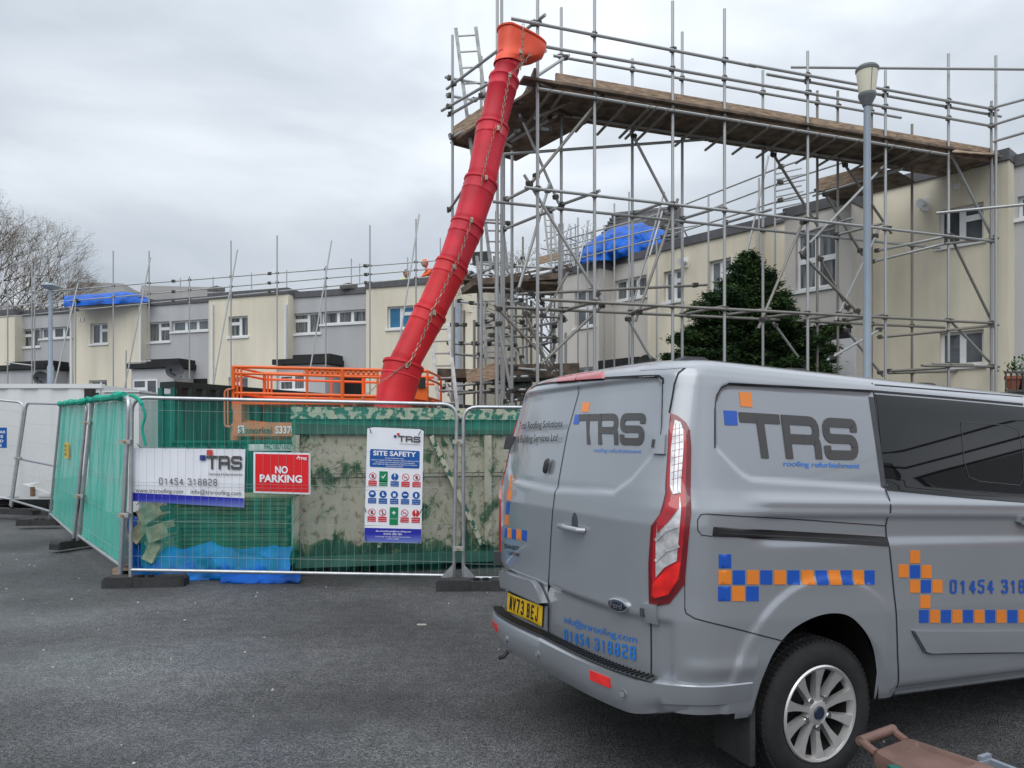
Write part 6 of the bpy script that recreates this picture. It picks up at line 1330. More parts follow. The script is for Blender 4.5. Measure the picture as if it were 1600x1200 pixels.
# upper door panel is pressed in; symmetric about the rear centre
Pr = [p for p in P_rear if p[0] > .02]; Pm = [(-.5, Pr[0][1])]+Pr+[(-.5, min(p[1] for p in Pr))]
P_side = poly_qz([(1119,625),(1128,606),(1140,601),(1362,614),(1372,690),(1386,764),(1175,750),(1160,742),(1119,700)])
def setdisp():
    global DISP
    d1 = sdf(Pm, Qg, OZ); d2 = sdf(P_side, Qg, OZ)
    D = -.016*smooth01((.010-d1)/.026)-.011*smooth01((.006-d2)/.018)
    # shoulder scoop under the side panel, widening towards the front
    qs = QR[-1]+.5   # Q of s=0
    s_ = Qg-qs; top = 1.345; lo = 1.225+.0*s_
    m_ = smooth01((s_+.52)/.22)*smooth01((2.6-s_)/.4)
    D += .010*m_*np.exp(-((OZ-1.315)/.022)**2)-.016*m_*smooth01((1.262-OZ)/.03)*smooth01((OZ-1.10)/.07)
    # wheel arch flare
    r_ = np.hypot(s_*1.08, OZ-.34); ring = smooth01((r_-.40)/.05)*smooth01((.66-r_)/.05)*smooth01((OZ-.3)/.1); D += .012*ring*smooth01((.46-s_)/.12)
    # rear lower swage with number plate area and lower quarter shelf
    Qa = np.abs(Qg); D += np.where(Qg < QR[-1]-.12, -.018*smooth01((.80-OZ)/.03)*smooth01((.95-Qa)/.05), 0)
    D += .008*np.exp(-((OZ-.60)/.035)**2)*smooth01((Qg-(QR[-1]-.32))/.1)*smooth01((QR[-1]+.16-Qg)/.1)
    # rocker tuck
    D += -.02*smooth01((.44-OZ)/.05)*smooth01((s_-.45)/.05)
    D += -.010*smooth01((.66-OZ)/.01)*smooth01((OZ-.50)/.02)*smooth01((s_-.62)/.03)*0
    DISP = D
setdisp()
# arch outline as bottom boundary
ARP = [(-.425,.36),(-.415,.46),(-.39,.55),(-.33,.66),(-.24,.745),(-.12,.795),(0,.812),(.11,.795),(.20,.735),(.27,.655),(.315,.56),(.335,.46),(.34,.36)]
_ap = [(-.43,.30)]+ARP+[(.345,.30)]
ARP = []
for _i in range(1, len(_ap)-2):
    for _k in range(5):
        _t = _k/5; _p = [np.array(x) for x in _ap[_i-1:_i+3]]; ARP.append(tuple(.5*((2*_p[1])+(-_p[0]+_p[2])*_t+(2*_p[0]-5*_p[1]+4*_p[2]-_p[3])*_t**2+(-_p[0]+3*_p[1]-3*_p[2]+_p[3])*_t**3)))
ARP.append(_ap[-2]); ARP = sorted(ARP)
def zbot(s):
    a = np.interp(s, [p[0] for p in ARP], [p[1] for p in ARP], left=0, right=0)
    b = np.interp(s-2.933, [p[0] for p in ARP], [p[1] for p in ARP], left=0, right=0)
    return max(.37, a, b)
ZC = 1.0
def body():
    mb = MB(); nL = len(LEV); nq = len(QALL); full = [-q for q in QALL[::-1]][:-1]+list(QALL); n = len(full)
    qs0 = QR[-1]+.5; grid = np.zeros((nL, n, 3))
    for half in (0, 1):
        Sg, Wg, Zg = OS.copy(), OW.copy(), OZ.copy()
        dS = np.gradient(OS, axis=1); dW = np.gradient(OW, axis=1); l = np.hypot(dS, dW)+1e-9
        nx_, ny_ = dW/l, -dS/l; nx_[:, 0] = -1; ny_[:, 0] = 0
        Sg += -np.abs(nx_)*0; 
        Sg = Sg+nx_*DISP; Wg = Wg+ny_*DISP
        X = Sg; Yw = Wg if half == 0 else 2*W2-Wg
        if half == 0: G0 = (X, Yw, Zg)
        else: G1 = (X, Yw, Zg)
    X = np.concatenate([G1[0][:, ::-1][:, :-1], G0[0]], 1); Yw = np.concatenate([G1[1][:, ::-1][:, :-1], G0[1]], 1); Zg = np.concatenate([G1[2][:, ::-1][:, :-1], G0[2]], 1)
    for i in range(n):
        zb_ = zbot(X[10, i]) if abs(full[i]) > QR[-1]-.02 else .40 if abs(full[i]) < QR[-1] else .37
        if zb_ > .361:
            k = Zg[:, i] < ZC; zo = Zg[k, i].copy(); zn = zb_+(ZC-zb_)*(zo-.36)/(ZC-.36)
            X[k, i] = np.interp(zn, Zg[:, i], X[:, i]); Yw[k, i] = np.interp(zn, Zg[:, i], Yw[:, i]); Zg[k, i] = zn
    V = np.stack([X, Yw, Zg-SH*X], -1).reshape(-1, 3); me_v = [tuple(v) for v in V]
    fs = []; mi = []
    for j in range(nL-1):
        zz = LEV[j]
        for i in range(n-1):
            a = j*n+i; fs.append([a, a+1, a+n+1, a+n]); glass = False
            s = X[j, i]
            if s > 2.15 and 1.24 < zz < 1.86 and abs(full[i]) > QS[-1]+.25: glass = True
            mi.append(1 if glass else 0)
    top = (nL-1)*n; fs.append([top+i for i in range(n)]); mi.append(0)
    mb.v = me_v; mb.f = fs; mb.mi = mi
    o = mb.build('body', [M['van'], M['vanglass']], vroot, smooth=False, fix=True); me = o.data
    me.polygons.foreach_set('use_smooth', [True]*len(me.polygons)); return o
vb = body()
def padd(mb, name, m, smooth=False, parent=None, fix=True): return mb.build(name, m, parent or vroot, smooth=smooth, fix=fix)
def ribbon(px, wd, name, m, off=.0022, closed=False, step=.03, qz=None, taper=False, parent=None):
    P_ = qz or poly_qz(px); pts = []
    seq = list(zip(P_[:-1], P_[1:]))+([(P_[-1], P_[0])] if closed else [])
    for a, b in seq:
        n = max(1, int(math.hypot(b[0]-a[0], b[1]-a[1])/step))
        for k in range(n): t = k/n; pts.append((a[0]+(b[0]-a[0])*t, a[1]+(b[1]-a[1])*t))
    if not closed: pts.append(P_[-1])
    vs = []
    N_ = len(pts)
    for i, p in enumerate(pts):
        a = pts[i-1] if (i or closed) else p; b = pts[(i+1) % N_] if (i < N_-1 or closed) else p; d = Vector((b[0]-a[0], b[1]-a[1])).normalized()
        h = wd/2
        vs += [B(p[0]-d.y*h, p[1]+d.x*h, off), B(p[0]+d.y*h, p[1]-d.x*h, off)]
    fs = [(2*i, 2*i+1, (2*i+3) % (2*N_), (2*i+2) % (2*N_)) for i in range(N_ if closed else N_-1)]
    mb = MB(); mb.add(vs, fs); return padd(mb, name, m, parent=parent, fix=False)
def patch(qz, name, m, off=.004, base=-.01, rows=10, cols=6, parent=None, smooth=True):
    """a slab filling a y-monotone outline on the body, off metres proud, with side walls"""
    zs_ = sorted(set([p[1] for p in qz])); z0, z1 = zs_[0], zs_[-1]; zz = sorted(set(list(np.linspace(z0+1e-5, z1-1e-5, rows))+[min(max(z, z0+1e-5), z1-1e-5) for z in zs_]))
    n = len(qz); grid = []
    for z in zz:
        xs_ = []
        for i in range(n):
            (ax, ay), (bx, by) = qz[i], qz[(i+1) % n]
            if (ay > z) != (by > z): xs_.append(ax+(bx-ax)*(z-ay)/(by-ay))
        if len(xs_) < 2: continue
        lo, hi = min(xs_), max(xs_); grid.append([(lo+(hi-lo)*k/cols, z) for k in range(cols+1)])
    R_, C_ = len(grid), cols+1; vs = [B(q, z, off) for r in grid for q, z in r]
    fs = [(r*C_+c, r*C_+c+1, (r+1)*C_+c+1, (r+1)*C_+c) for r in range(R_-1) for c in range(C_-1)]
    rim = [(0, c) for c in range(C_)]+[(r, C_-1) for r in range(1, R_)]+[(R_-1, c) for c in range(C_-2, -1, -1)]+[(r, 0) for r in range(R_-2, 0, -1)]
    b0 = len(vs); vs += [B(*grid[r][c], base) for r, c in rim]; k = len(rim)
    fs += [(rim[i][0]*C_+rim[i][1], b0+i, b0+(i+1) % k, rim[(i+1) % k][0]*C_+rim[(i+1) % k][1]) for i in range(k)]
    mb = MB(); mb.add(vs, fs); return padd(mb, name, m, smooth=smooth, parent=parent)
def ppatch(px, name, m, **k): return patch(poly_qz(px), name, m, **k)
def letters(geo, quadpx, name, m, off=.003, layer=True, parent=None):
    """geo verts in the unit square laid on the body between four photo corners (bottom-left, bottom-right, top-right, top-left)"""
    if hasattr(geo, 'parts') and len(geo.parts) > 1:
        for g_ in geo.parts: letters(g_, quadpx, 'letter', m, off, layer, parent)
        return
    vs, fs = geo; c = [Vector((*vhit(*p), 0)) for p in quadpx]; out_ = []
    for v in vs:
        p = on_quad(c, v[0], v[1]); out_.append(B(p.x, p.y, off+(.0005*(v[2] % 4) if len(v) > 2 else 0)))
    mb = MB(); mb.add(out_, fs); return padd(mb, name, m, parent=parent, fix=False)
def subdiv_geo(geo, step=.08):   # refine strips so that long strokes follow the body
    return geo
G_ = M['vangap']
# panel gaps --------------------------------------------------------------------------------
ribbon([(905,595),(893,640),(880,690),(871,740),(865,790),(861,840),(858,900),(857,960),(857,1031)], .007, 'door_gap', G_)
ribbon([(830,607),(838,602),(862,598),(904,594),(945,592)], .014, 'door_top_gap', G_); ribbon([(945,591),(985,589),(1030,588),(1036,592),(1036,600)], .014, 'door_top_gap', G_)
ribbon([(1035,600),(1034,640),(1032,680)], .006, 'door_panel_line', G_)
ribbon([(1071,574),(1060,583),(1054,600),(1049,630),(1046,645)], .010, 'door_gap', G_); ribbon([(1014,947),(1014,1000),(1014,1062)], .007, 'door_gap', G_)
ribbon([(1071,574),(1040,576),(1000,578)], .005, 'roof_gap', M['van'])
ribbon([(1362,598),(1365,614),(1368,640),(1375,700),(1384,766),(1388,780),(1391,800),(1388,822),(1389,850),(1394,900),(1400,960),(1402,1020),(1401,1093)], .008, 'sliding_door_gap', G_)
ribbon([(1117,700),(1117,640),(1120,618),(1127,606),(1138,600.5),(1200,603),(1280,607.5),(1362,612)], .007, 'side_panel_gap', G_)
ribbon([(1138,600),(1200,603),(1280,607),(1362,611),(1480,621),(1598,632)], .012, 'roof_seal', G_); ribbon([(1366,601),(1480,610),(1598,620)], .006, 'roof_gutter', G_)
ribbon([(1104,803),(1250,812),(1388,822)], .004, 'rail_cover_gap', G_); ribbon([(1104,803),(1095,804),(1090,812),(1090,828),(1096,836),(1112,838)], .004, 'rail_cover_gap', G_)
ribbon([(1070,950),(1072,958),(1085,966),(1140,980),(1222,1001)], .005, 'bumper_gap', G_)
ribbon([(1070,780),(1070,950)], .003, 'lamp_gap', G_)
# side rail
rl = ppatch([(1115,823),(1250,831),(1388,839),(1388,853),(1250,845),(1113,838)], 'sliding_rail', M['black'], off=.006, base=-.004, rows=8, cols=24)
ribbon([(1120,832),(1372,846)], .003, 'rail_lip', M['vanplastic'], off=.0085)
# windows
wq = [(1367,616),(1602,634),(1700,641),(1700,795),(1602,785),(1386,766),(1374,690)]
ppatch([(1367,616),(1480,625),(1660,638),(1660,790),(1480,775),(1386,766),(1376,700)], 'side_window', M['vanglass'], off=.004, rows=14, cols=20)
ribbon([(1500,660),(1570,664),(1590,672),(1596,700),(1598,745),(1592,758),(1530,752),(1512,745),(1505,720),(1500,660)], .004, 'window_catch_line', M['vanplastic'], off=.006)
ribbon([(1362,620),(1372,690),(1383,762)], .022, 'window_pillar', M['vanplastic'], off=.003)
mb = MB(); 
for (a, b) in (((-1, 1.39),(-1, 1.8)),): pass
# front door window, off to the right
qs0 = QR[-1]+.5
patch([(qs0+1.75,1.40),(qs0+2.35,1.38),(qs0+2.30,1.5),(qs0+2.0,1.80),(qs0+1.75,1.80)], 'front_door_window', M['vanglass'], off=.004, rows=8, cols=8)
for sgn in (1, -1):
    qa = qs0+.35
    if sgn < 0: patch([(-(qs0+1.60),1.40),(-(qs0+.35),1.40),(-(qs0+.33),1.80),(-(qs0+1.60),1.80)], 'side_window', M['vanglass'], off=.004, rows=6, cols=12)
ribbon(None, .008, 'front_door_gap', G_, qz=[(qs0+1.68,1.84),(qs0+1.68,.40)]); ribbon(None, .008, 'front_door_gap', G_, qz=[(qs0+2.45,1.3),(qs0+2.5,.8),(qs0+2.35,.40)])
# lower moulding on the sliding door and sill
ppatch([(1425,985),(1520,986),(1660,984),(1660,1018),(1540,1018),(1452,1020),(1443,1017)], 'door_moulding', M['van'], off=.018, base=-.01, rows=6, cols=14)
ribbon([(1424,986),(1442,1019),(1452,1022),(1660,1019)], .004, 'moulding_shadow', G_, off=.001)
ribbon(None, .03, 'sill_step', M['vanplastic'], qz=[(qs0+.36,.375),(qs0+.9,.375),(qs0+2.3,.375)], off=-.006)
ribbon(None, .022, 'sill_trim', M['chrome' if False else 'van'], qz=[(qs0+.44,.405),(qs0+1.4,.405),(qs0+2.3,.405)], off=.004)
# door handle at right edge
ppatch([(1590,806),(1640,808),(1640,822),(1596,820),(1590,815)], 'door_handle', M['van'], off=.03)
# rear light -------------------------------------------------------------------------------
LT = [(1048,645),(1060,650),(1072,660),(1078,672),(1080,700),(1079,760),(1076,840),(1070,912),(1058,928),(1046,943),(1030,946),(1015,944),(1014,880),(1018,822),(1031,804),(1040,770),(1044,700)]
tl = ppatch(LT, 'tail_light', M['lensdark'], off=.006, rows=24, cols=8)
ppatch([(1049,660),(1060,664),(1070,672),(1073,690),(1071,770),(1067,850),(1062,905),(1045,930),(1024,936),(1020,900),(1023,826),(1035,806),(1043,770),(1046,700)], 'red_lens', M['lens'], off=.010, rows=24, cols=6, parent=tl)
ppatch([(1056,656),(1064,660),(1068,672),(1068,700),(1064,770),(1053,772),(1048,760),(1050,700)], 'clear_lens', M['lensclear'], off=.016, rows=16, cols=4, parent=tl)
ppatch([(1040,800),(1052,780),(1063,776),(1062,830),(1058,876),(1040,886),(1027,902),(1027,850),(1029,820)], 'clear_lens', M['lensclear'], off=.016, rows=14, cols=4, parent=tl)
ppatch([(1030,812),(1042,790),(1055,776),(1062,775),(1062,792),(1046,815),(1030,832)], 'red_lens', M['lens'], off=.021, rows=10, cols=4, parent=tl)
ppatch([(1022,912),(1042,890),(1060,878),(1064,880),(1060,904),(1046,928),(1026,934),(1021,930)], 'bright_lens', M['lensbright'], off=.018, rows=10, cols=5, parent=tl)
for k in range(8): ribbon([(1051,672+k*11),(1067,668+k*11)], .0022, 'lens_rib', M['lensdark'], off=.0175, parent=tl)
for x in (1055, 1061): ribbon([(x+2,662),(x+1,700),(x-2,768)], .002, 'lens_rib', M['lensdark'], off=.0175, parent=tl)
for k, y in enumerate((836, 868)): ribbon([(1027,y+8),(1042,y-8),(1062,y-16)], .012, 'lens_rib', M['lensclear'], off=.022, parent=tl); 
qzL = [(-q, z) for q, z in poly_qz(LT)]; patch(qzL, 'tail_light', M['lens'], off=.012, rows=24, cols=8)
# brake light, badge, handle, lock
ppatch([(870,597),(903,594.5),(909,584),(885,586),(876,590)], 'high_brake_light', M['lens'], off=.018, rows=12, cols=10); ppatch([(905,594),(945,591.5),(945,580.5),(912,582.5)], 'high_brake_light', M['lens'], off=.018, rows=12, cols=10)
def hump(c, rw, rh, n=20, name='x', m=None, off=.0, dome=.012, parent=None, p=2.0):
    """low rounded boss on the body around (Q,z)"""
    vs = [B(c[0], c[1], off+dome)]; fs = []
    for r_, o in ((.5, dome*.92), (.85, dome*.6), (1.0, 0)):
        for i in range(n):
            t = 2*math.pi*i/n; cs_, sn = math.cos(t), math.sin(t); vs.append(B(c[0]+rw*r_*math.copysign(abs(cs_)**(2/p), cs_), c[1]+rh*r_*math.copysign(abs(sn)**(2/p), sn), off+o))
    fs = [(0, 1+i, 1+(i+1) % n) for i in range(n)]
    for k in range(2): fs += [(1+k*n+i, 1+(k+1)*n+i, 1+(k+1)*n+(i+1) % n, 1+k*n+(i+1) % n) for i in range(n)]
    mb = MB(); mb.add(vs, fs); return padd(mb, name, m, smooth=True, parent=parent)
hc = vhit(898, 817); bz = hump(hc, .032, .052, name='handle_recess', m=M['vanplastic'], dome=.002)
hp = poly_qz([(878,825),(916,833),(916,826),(905,823),(878,817)]); 
mb = MB(); a = vhit(880, 821); b = vhit(914, 829.5); mb.path([B(a[0]+.0,a[1],.0), B(a[0]*.92+b[0]*.08,a[1]*.92+b[1]*.08,.03), B((a[0]+b[0])/2,(a[1]+b[1])/2,.036), B(a[0]*.08+b[0]*.92,a[1]*.08+b[1]*.92,.03), B(b[0],b[1],.0)], [.013,.015,.015,.015,.013], 10); padd(mb, 'door_handle', M['van'], smooth=True)
lc = vhit(854, 728); hump(lc, .030, .042, name='door_lock', m=M['black'], dome=.014, p=3)
fc = vhit(968, 945)
def rigid(c, off):
    p = B(c[0], c[1], off); _, _, n, _ = Bq(*c); n = Vector((n[0], n[1], 0)).normalized(); t = Vector((-n.y, n.x, 0)); return p, n, (t if (B(c[0]+.02, c[1])-B(c[0], c[1])).dot(t) > 0 else -t)
P0_, n0_, t0_ = rigid(fc, .0); P0_ = P0_+n0_*.012
def oval(rw, rh, o, dome, name, m, parent=None):
    n = 32; vs = [P0_+n0_*(o+dome)]; fs = []
    for r_, k in ((.6, dome*.8), (.9, dome*.35), (1, 0), (1, -.02-o)):
        for i in range(n): a = 2*math.pi*i/n; vs.append(P0_+t0_*rw*r_*math.cos(a)+Vector((0,0,1))*rh*r_*math.sin(a)+n0_*(o+k))
    fs = [(0, 1+i, 1+(i+1) % n) for i in range(n)]+[(1+k*n+i, 1+(k+1)*n+i, 1+(k+1)*n+(i+1) % n, 1+k*n+(i+1) % n) for k in range(3) for i in range(n)]
    mb = MB(); mb.add(vs, fs); return padd(mb, name, m, smooth=True)
oval(.066, .030, .0, .004, 'badge_ring', M['chrome']); oval(.058, .0245, .005, .004, 'badge', mat('badge navy', (.006,.010,.03), .2, coat=1))
gv, gf = text_geo('Ford', .012); mb = MB(); mb.add([P0_+t0_*(x-.5)*.078+Vector((0,0,1))*((y-.45)*.026)+n0_*.0105 for x, y in gv], gf); padd(mb, 'badge_lettering', M['chrome'], fix=False)
# hinges
for (x, y) in ((1032,693),(1018,958)):
    c = vhit(x, y); k = .030
    patch([(c[0]-.035,c[1]-.045),(c[0]+.03,c[1]-.045),(c[0]+.03,c[1]+.04),(c[0]-.035,c[1]+.04)], 'hinge', M['van'], off=.020, rows=3, cols=3)
    patch([(c[0]-.040,c[1]-.018),(c[0]-.024,c[1]-.018),(c[0]-.024,c[1]+.018),(c[0]-.040,c[1]+.018)], 'hinge_pin', M['vanplastic'], off=.028, rows=3, cols=3)
    ql = -(c[0]); patch([(ql-.03,c[1]-.045),(ql+.035,c[1]-.045),(ql+.035,c[1]+.04),(ql-.03,c[1]+.04)], 'hinge', M['vanplastic'], off=.045, rows=3, cols=3)
# number plate and its housing
tq = [(788,893),(795,891),(838,906),(842,912),(855,942),(853,948),(790,922)]
ppatch([(786,896),(790,891),(836,907),(842,914),(854,942),(848,943),(838,934),(789,918)], 'plate_light_bar', M['van'], off=.030, rows=10, cols=8)
ppatch([(790,922),(854,948),(853,1000),(790,972)], 'plate_recess', M['van'], off=.002, rows=4, cols=8)
ppatch([(795.3,924),(851.5,946.5),(849.5,980),(793.5,955)], 'number_plate', M['black'], off=.0085, rows=4, cols=8); ppatch([(796,925.2),(850.5,947.3),(848.8,978.6),(794.5,954.4)], 'number_plate', M['plate'], off=.011, rows=4, cols=8)
letters(stroke_geo('MV73', .17, .60, .20, .2), [(798.5,951.5),(821.0,961.5),(822.5,939.5),(800,930.5)], 'plate_characters', M['black'], off=.0125); letters(stroke_geo('BEJ', .17, .60, .20, .2), [(825.5,963.5),(843.5,972),(845,949),(826.8,941.8)], 'plate_characters', M['black'], off=.0125)
# lettering
def TRS(q, nm=''):
    return letters(stroke_geo('TRS', .225, 1.22, .06, .17), q, 'logo_lettering', M['vgrey'], off=.0030)
TRS([(1167,715.5),(1346,719),(1341,655),(1156,643.5)])
def sq(px, m): ppatch(px, 'vinyl_square', m, off=.0026, base=.0, rows=5, cols=4)
sq([(1135,664),(1155,664.5),(1153.5,642),(1133,641)], M['vblue']); sq([(1160,635),(1178,636),(1176,613),(1157,612)], M['vorange'])
letters(text_geo('roofing refurbishment', .004), [(1227,728),(1346,732),(1346,723.5),(1227,719.5)], 'tagline', M['vlblue'])
TRS([(903,694),(1004,696),(1008,645),(901,647)])
sq([(892,662.5),(900,662.5),(903,648),(895,647)], M['vblue']); sq([(905,643),(915,643.5),(918,628.5),(907,628)], M['vorange'])
letters(text_geo('roofing refurbishment', .0), [(924,706),(998,708),(999,701.5),(925,699.5)], 'tagline', M['vlblue'])
letters(text_geo('Total Roofing Solutions', .006), [(812,671),(879,667),(881,655.5),(813,659.5)], 'lettering', M['vmatte'], off=.0035); letters(text_geo('& Building Services Ltd', .006), [(809,692),(871,688.8),(872.5,677.5),(810,680)], 'lettering', M['vmatte'], off=.0035)
letters(text_geo('info@trsroofing.com', .006), [(877,973),(991,1005.5),(991,994),(877,962)], 'email_lettering', M['vlblue'])
letters(stroke_geo('01454 318828', .17, .66, .13, .22), [(877,1000),(991,1033),(991,1011),(877,983)], 'phone_lettering', M['vlblue'])
letters(stroke_geo('01454 318828', .16, .68, .14, .22), [(1483,927.5),(1640,927),(1640,905),(1483,905.5)], 'phone_lettering', M['vblue'])
letters(text_geo('TRANSIT', .02), [(788,856),(812,860),(812,854),(788,849)], 'model_badge', M['vmatte'], off=.006); letters(text_geo('CUSTOM', .02), [(794,866),(812,869),(812,864.5),(794,861)], 'model_badge', M['vmatte'], off=.006)
O_, Bl = M['vorange'], M['vblue']
def sqs(x, y, w_, h_, m, dy=0): sq([(x, y+h_), (x+w_, y+h_+dy), (x+w_, y+dy), (x, y)], m)
sqs(1123,866,19,21.5,Bl); 
xs_ = [(1122.5,19.5),(1145,18.5),(1167,18),(1188,18),(1209.5,18),(1230.5,18),(1252.5,17.5),(1274,17),(1294,17),(1313.5,16.5),(1333,16),(1351,15)]
for i, (x, w_) in enumerate(xs_): sqs(x, 891, w_, 22, O_ if i % 2 == 0 else Bl)
for i, x in enumerate((1122, 1144, 1166)): sqs(x, 916, 19, 23, Bl if i % 2 == 0 else O_)
for x, y, m in [(1422,860,O_),(1404,882,O_),(1422,883,Bl),(1440,883,O_),(1422,906,O_),(1439,906,Bl),(1457,906,O_),(1438,930,O_)]: sqs(x, y, 15, 20, m)
for i in range(17): sqs(1436+i*17.3, 953, 14.5, 20, Bl if i % 2 == 0 else O_)
# rear left checks
sq([(797,764),(799,764),(801,742),(798,742)], O_); sq([(793,782),(798,782),(800,765),(795,765)], O_); sq([(790,805),(795,805),(797,784),(792,784)], Bl); sq([(789,820),(794.5,820.5),(795,803),(790,803)], O_)
for i in range(5): x = [789,793.5,800.5,807.5,816][i]; w_ = [4,6,6,7,7.5][i]; sq([(x-.5,842+i*1.1-3),(x+w_-.5,843+i*1.2-2),(x+w_,827.5+i*.9-2),(x,826+i*.9-2)], Bl if i % 2 == 0 else O_)
# bumper -----------------------------------------------------------------------------------
def bumper():
    prof = [(.515,-.02),(.517,.045),(.510,.072),(.495,.080),(.45,.082),(.40,.077),(.36,.066),(.325,.044),(.31,.0),(.31,-.1)]
    qe = QR[-1]+.075; qsN = 110; mb = MB(); vs = []
    for i in range(qsN+1):
        Q = -qe+2*qe*i/qsN; xq = min(1, max(0, (QR[-1]-.22-abs(Q))/.30)); tpr = .22+.78*xq*xq*(3-2*xq); tpr *= min(1, (qe-abs(Q))/.02+.3)
        for (z, o) in prof:
            zz = z if abs(Q) < .9 else z; s, w_, n, dd = Bq(Q, max(zz, .37)); oo = (o*tpr if o > 0 else o)+.004
            zf = zz+(1-tpr)*.085*(1 if zz < .4 else .2 if zz < .44 else 0)
            vs.append((s+n[0]*oo, w_+n[1]*oo, zf+.035*min(1, max(0, (Q+.4)/1.2))*(1 if zz < .5 else .5)-.03*max(0,-Q)-SH*s))
    C_ = len(prof); fs = [(i*C_+k, i*C_+k+1, (i+1)*C_+k+1, (i+1)*C_+k) for i in range(qsN) for k in range(C_-1)]
    mb.add(vs, fs); o = padd(mb, 'rear_bumper', M['van'], smooth=True)
    # ribbed step on top
    mb = MB(); vs = []; n_ = 80; rr = [(.5205,-.004),(.5215,.012),(.524,.05),(.5195,.070)]
    for i in range(n_+1):
        Q = -.86+1.72*i/n_
        for z, o2 in rr:
            s, w_, n, dd = Bq(Q, .5); dz_ = .035*min(1, max(0, (Q+.4)/1.2))*.5-.03*max(0,-Q); vs.append((s+n[0]*o2, w_+n[1]*o2, z+dz_+.003-SH*s))
    C_ = len(rr); mb.add(vs, [(i*C_+k, i*C_+k+1, (i+1)*C_+k+1, (i+1)*C_+k) for i in range(n_) for k in range(C_-1)]); st_ = padd(mb, 'bumper_step', M['vanplastic'])
    mb = MB()
    for i in range(70):
        Q = -.84+1.68*i/69; s, w_, n, dd = Bq(Q, .5); dz_ = .035*min(1, max(0, (Q+.4)/1.2))*.5-.03*max(0,-Q)
        p = [Vector((s+n[0]*o2, w_+n[1]*o2, z+dz_+.008-SH*s)) for o2, z in ((.006,.521),(.068,.523))]; mb.bar(p[0], p[1], .007, .007)
    padd(mb, 'step_rib', M['black'], parent=st_)['kind'] = 'stuff'
    def onb(Q, z, o2=.099):
        s, w_, n, dd = Bq(Q, .42); xq = min(1, max(0, (QR[-1]-.22-abs(Q))/.30)); t_ = (.22+.78*xq*xq*(3-2*xq))*.85; dz_ = .035*min(1, max(0, (Q+.4)/1.2))-.03*max(0,-Q); oo = o2*t_; return Vector((s+n[0]*oo, w_+n[1]*oo, z+dz_-SH*s)), Vector((n[0], n[1], 0))
    for Q in (.60, -.68):
        a, n = onb(Q-.07, .45); b, _ = onb(Q+.07, .45); mb = MB(); mb.bar(a, b, .02, .045, up=(0,0,1)); padd(mb, 'reflector', M['lensbright'])
    for Q in (-.45, -.02, .74):
        a, n = onb(Q, .42, .096); t_ = n.cross(Vector((0,0,1)));
        for r_, h_, mm in ((.021,.006,M['van']),(.017,.007,G_),(.0145,.009,M['van'])): mb = MB(); mb.tube(a-n*.01, a+n*h_, r_, 18); padd(mb, 'parking_sensor', mm)
    mb = MB(); p0, n = onb(-.62, .30, .02); mb.path([p0, p0+n*.03+Vector((0,0,-.03)), p0+n*.06+Vector((0,0,-.035))], .012, 6); padd(mb, 'tow_eye', M['black'])
bumper()
ribbon(None, .004, 'bumper_gap', G_, qz=[(QR[-1]-.36,.50),(QR[-1]-.355,.42)], off=.02)
# underside, arches
mb = MB(); mb.box(-.30,3.8,.35,1.63,.21,.42); padd(mb, 'underbody_shade_block', M['black'])  # plain unseen block, set low to deepen the shade under the van
def arch(sc_, w0, w1, nm='wheel_arch_liner'):
    mb = MB(); pts = [(p[0]*1.03, p[1]+.004) for p in ARP]; n = len(pts); vs = []
    for w_ in (w0, w1):
        for (s, z) in pts: ss = s+sc_; vs.append((ss, w_, z-SH*ss))
    mb.add(vs, [(i, i+1, n+i+1, n+i) for i in range(n-1)]+[tuple(range(n, 2*n))]); padd(mb, nm, M['black'])
arch(0, .02, .42); arch(2.933, .02, .42); arch(0, 2*W2-.02, 2*W2-.42); arch(2.933, 2*W2-.02, 2*W2-.42)
# mud flap
mb = MB(); mb.hexa([(-.43,.03,.17),(-.40,.03,.17),(-.37,.30,.16),(-.40,.30,.16),(-.42,.04,.52),(-.39,.04,.52),(-.37,.30,.55),(-.40,.30,.55)]); padd(mb, 'mud_flap', M['rubber'])
# roof rail feet and roof bars
for s in (-.52, .10, 1.05, 2.0):
    zt = 1.955-SH*s
    for w0 in (.30, 2*W2-.32):
        mb = MB(); mb.add([(s-.13,w0-.03,zt-.03),(s+.13,w0-.03,zt-.03),(s+.13,w0+.05,zt-.02),(s-.13,w0+.05,zt-.02),(s-.05,w0-.01,zt+.010),(s+.05,w0-.01,zt+.010),(s+.05,w0+.04,zt+.011),(s-.05,w0+.04,zt+.011)], [(3,2,1,0),(4,5,6,7),(0,1,5,4),(1,2,6,5),(2,3,7,6),(3,0,4,7)])
        padd(mb, 'roof_bar_mount', M['black'])
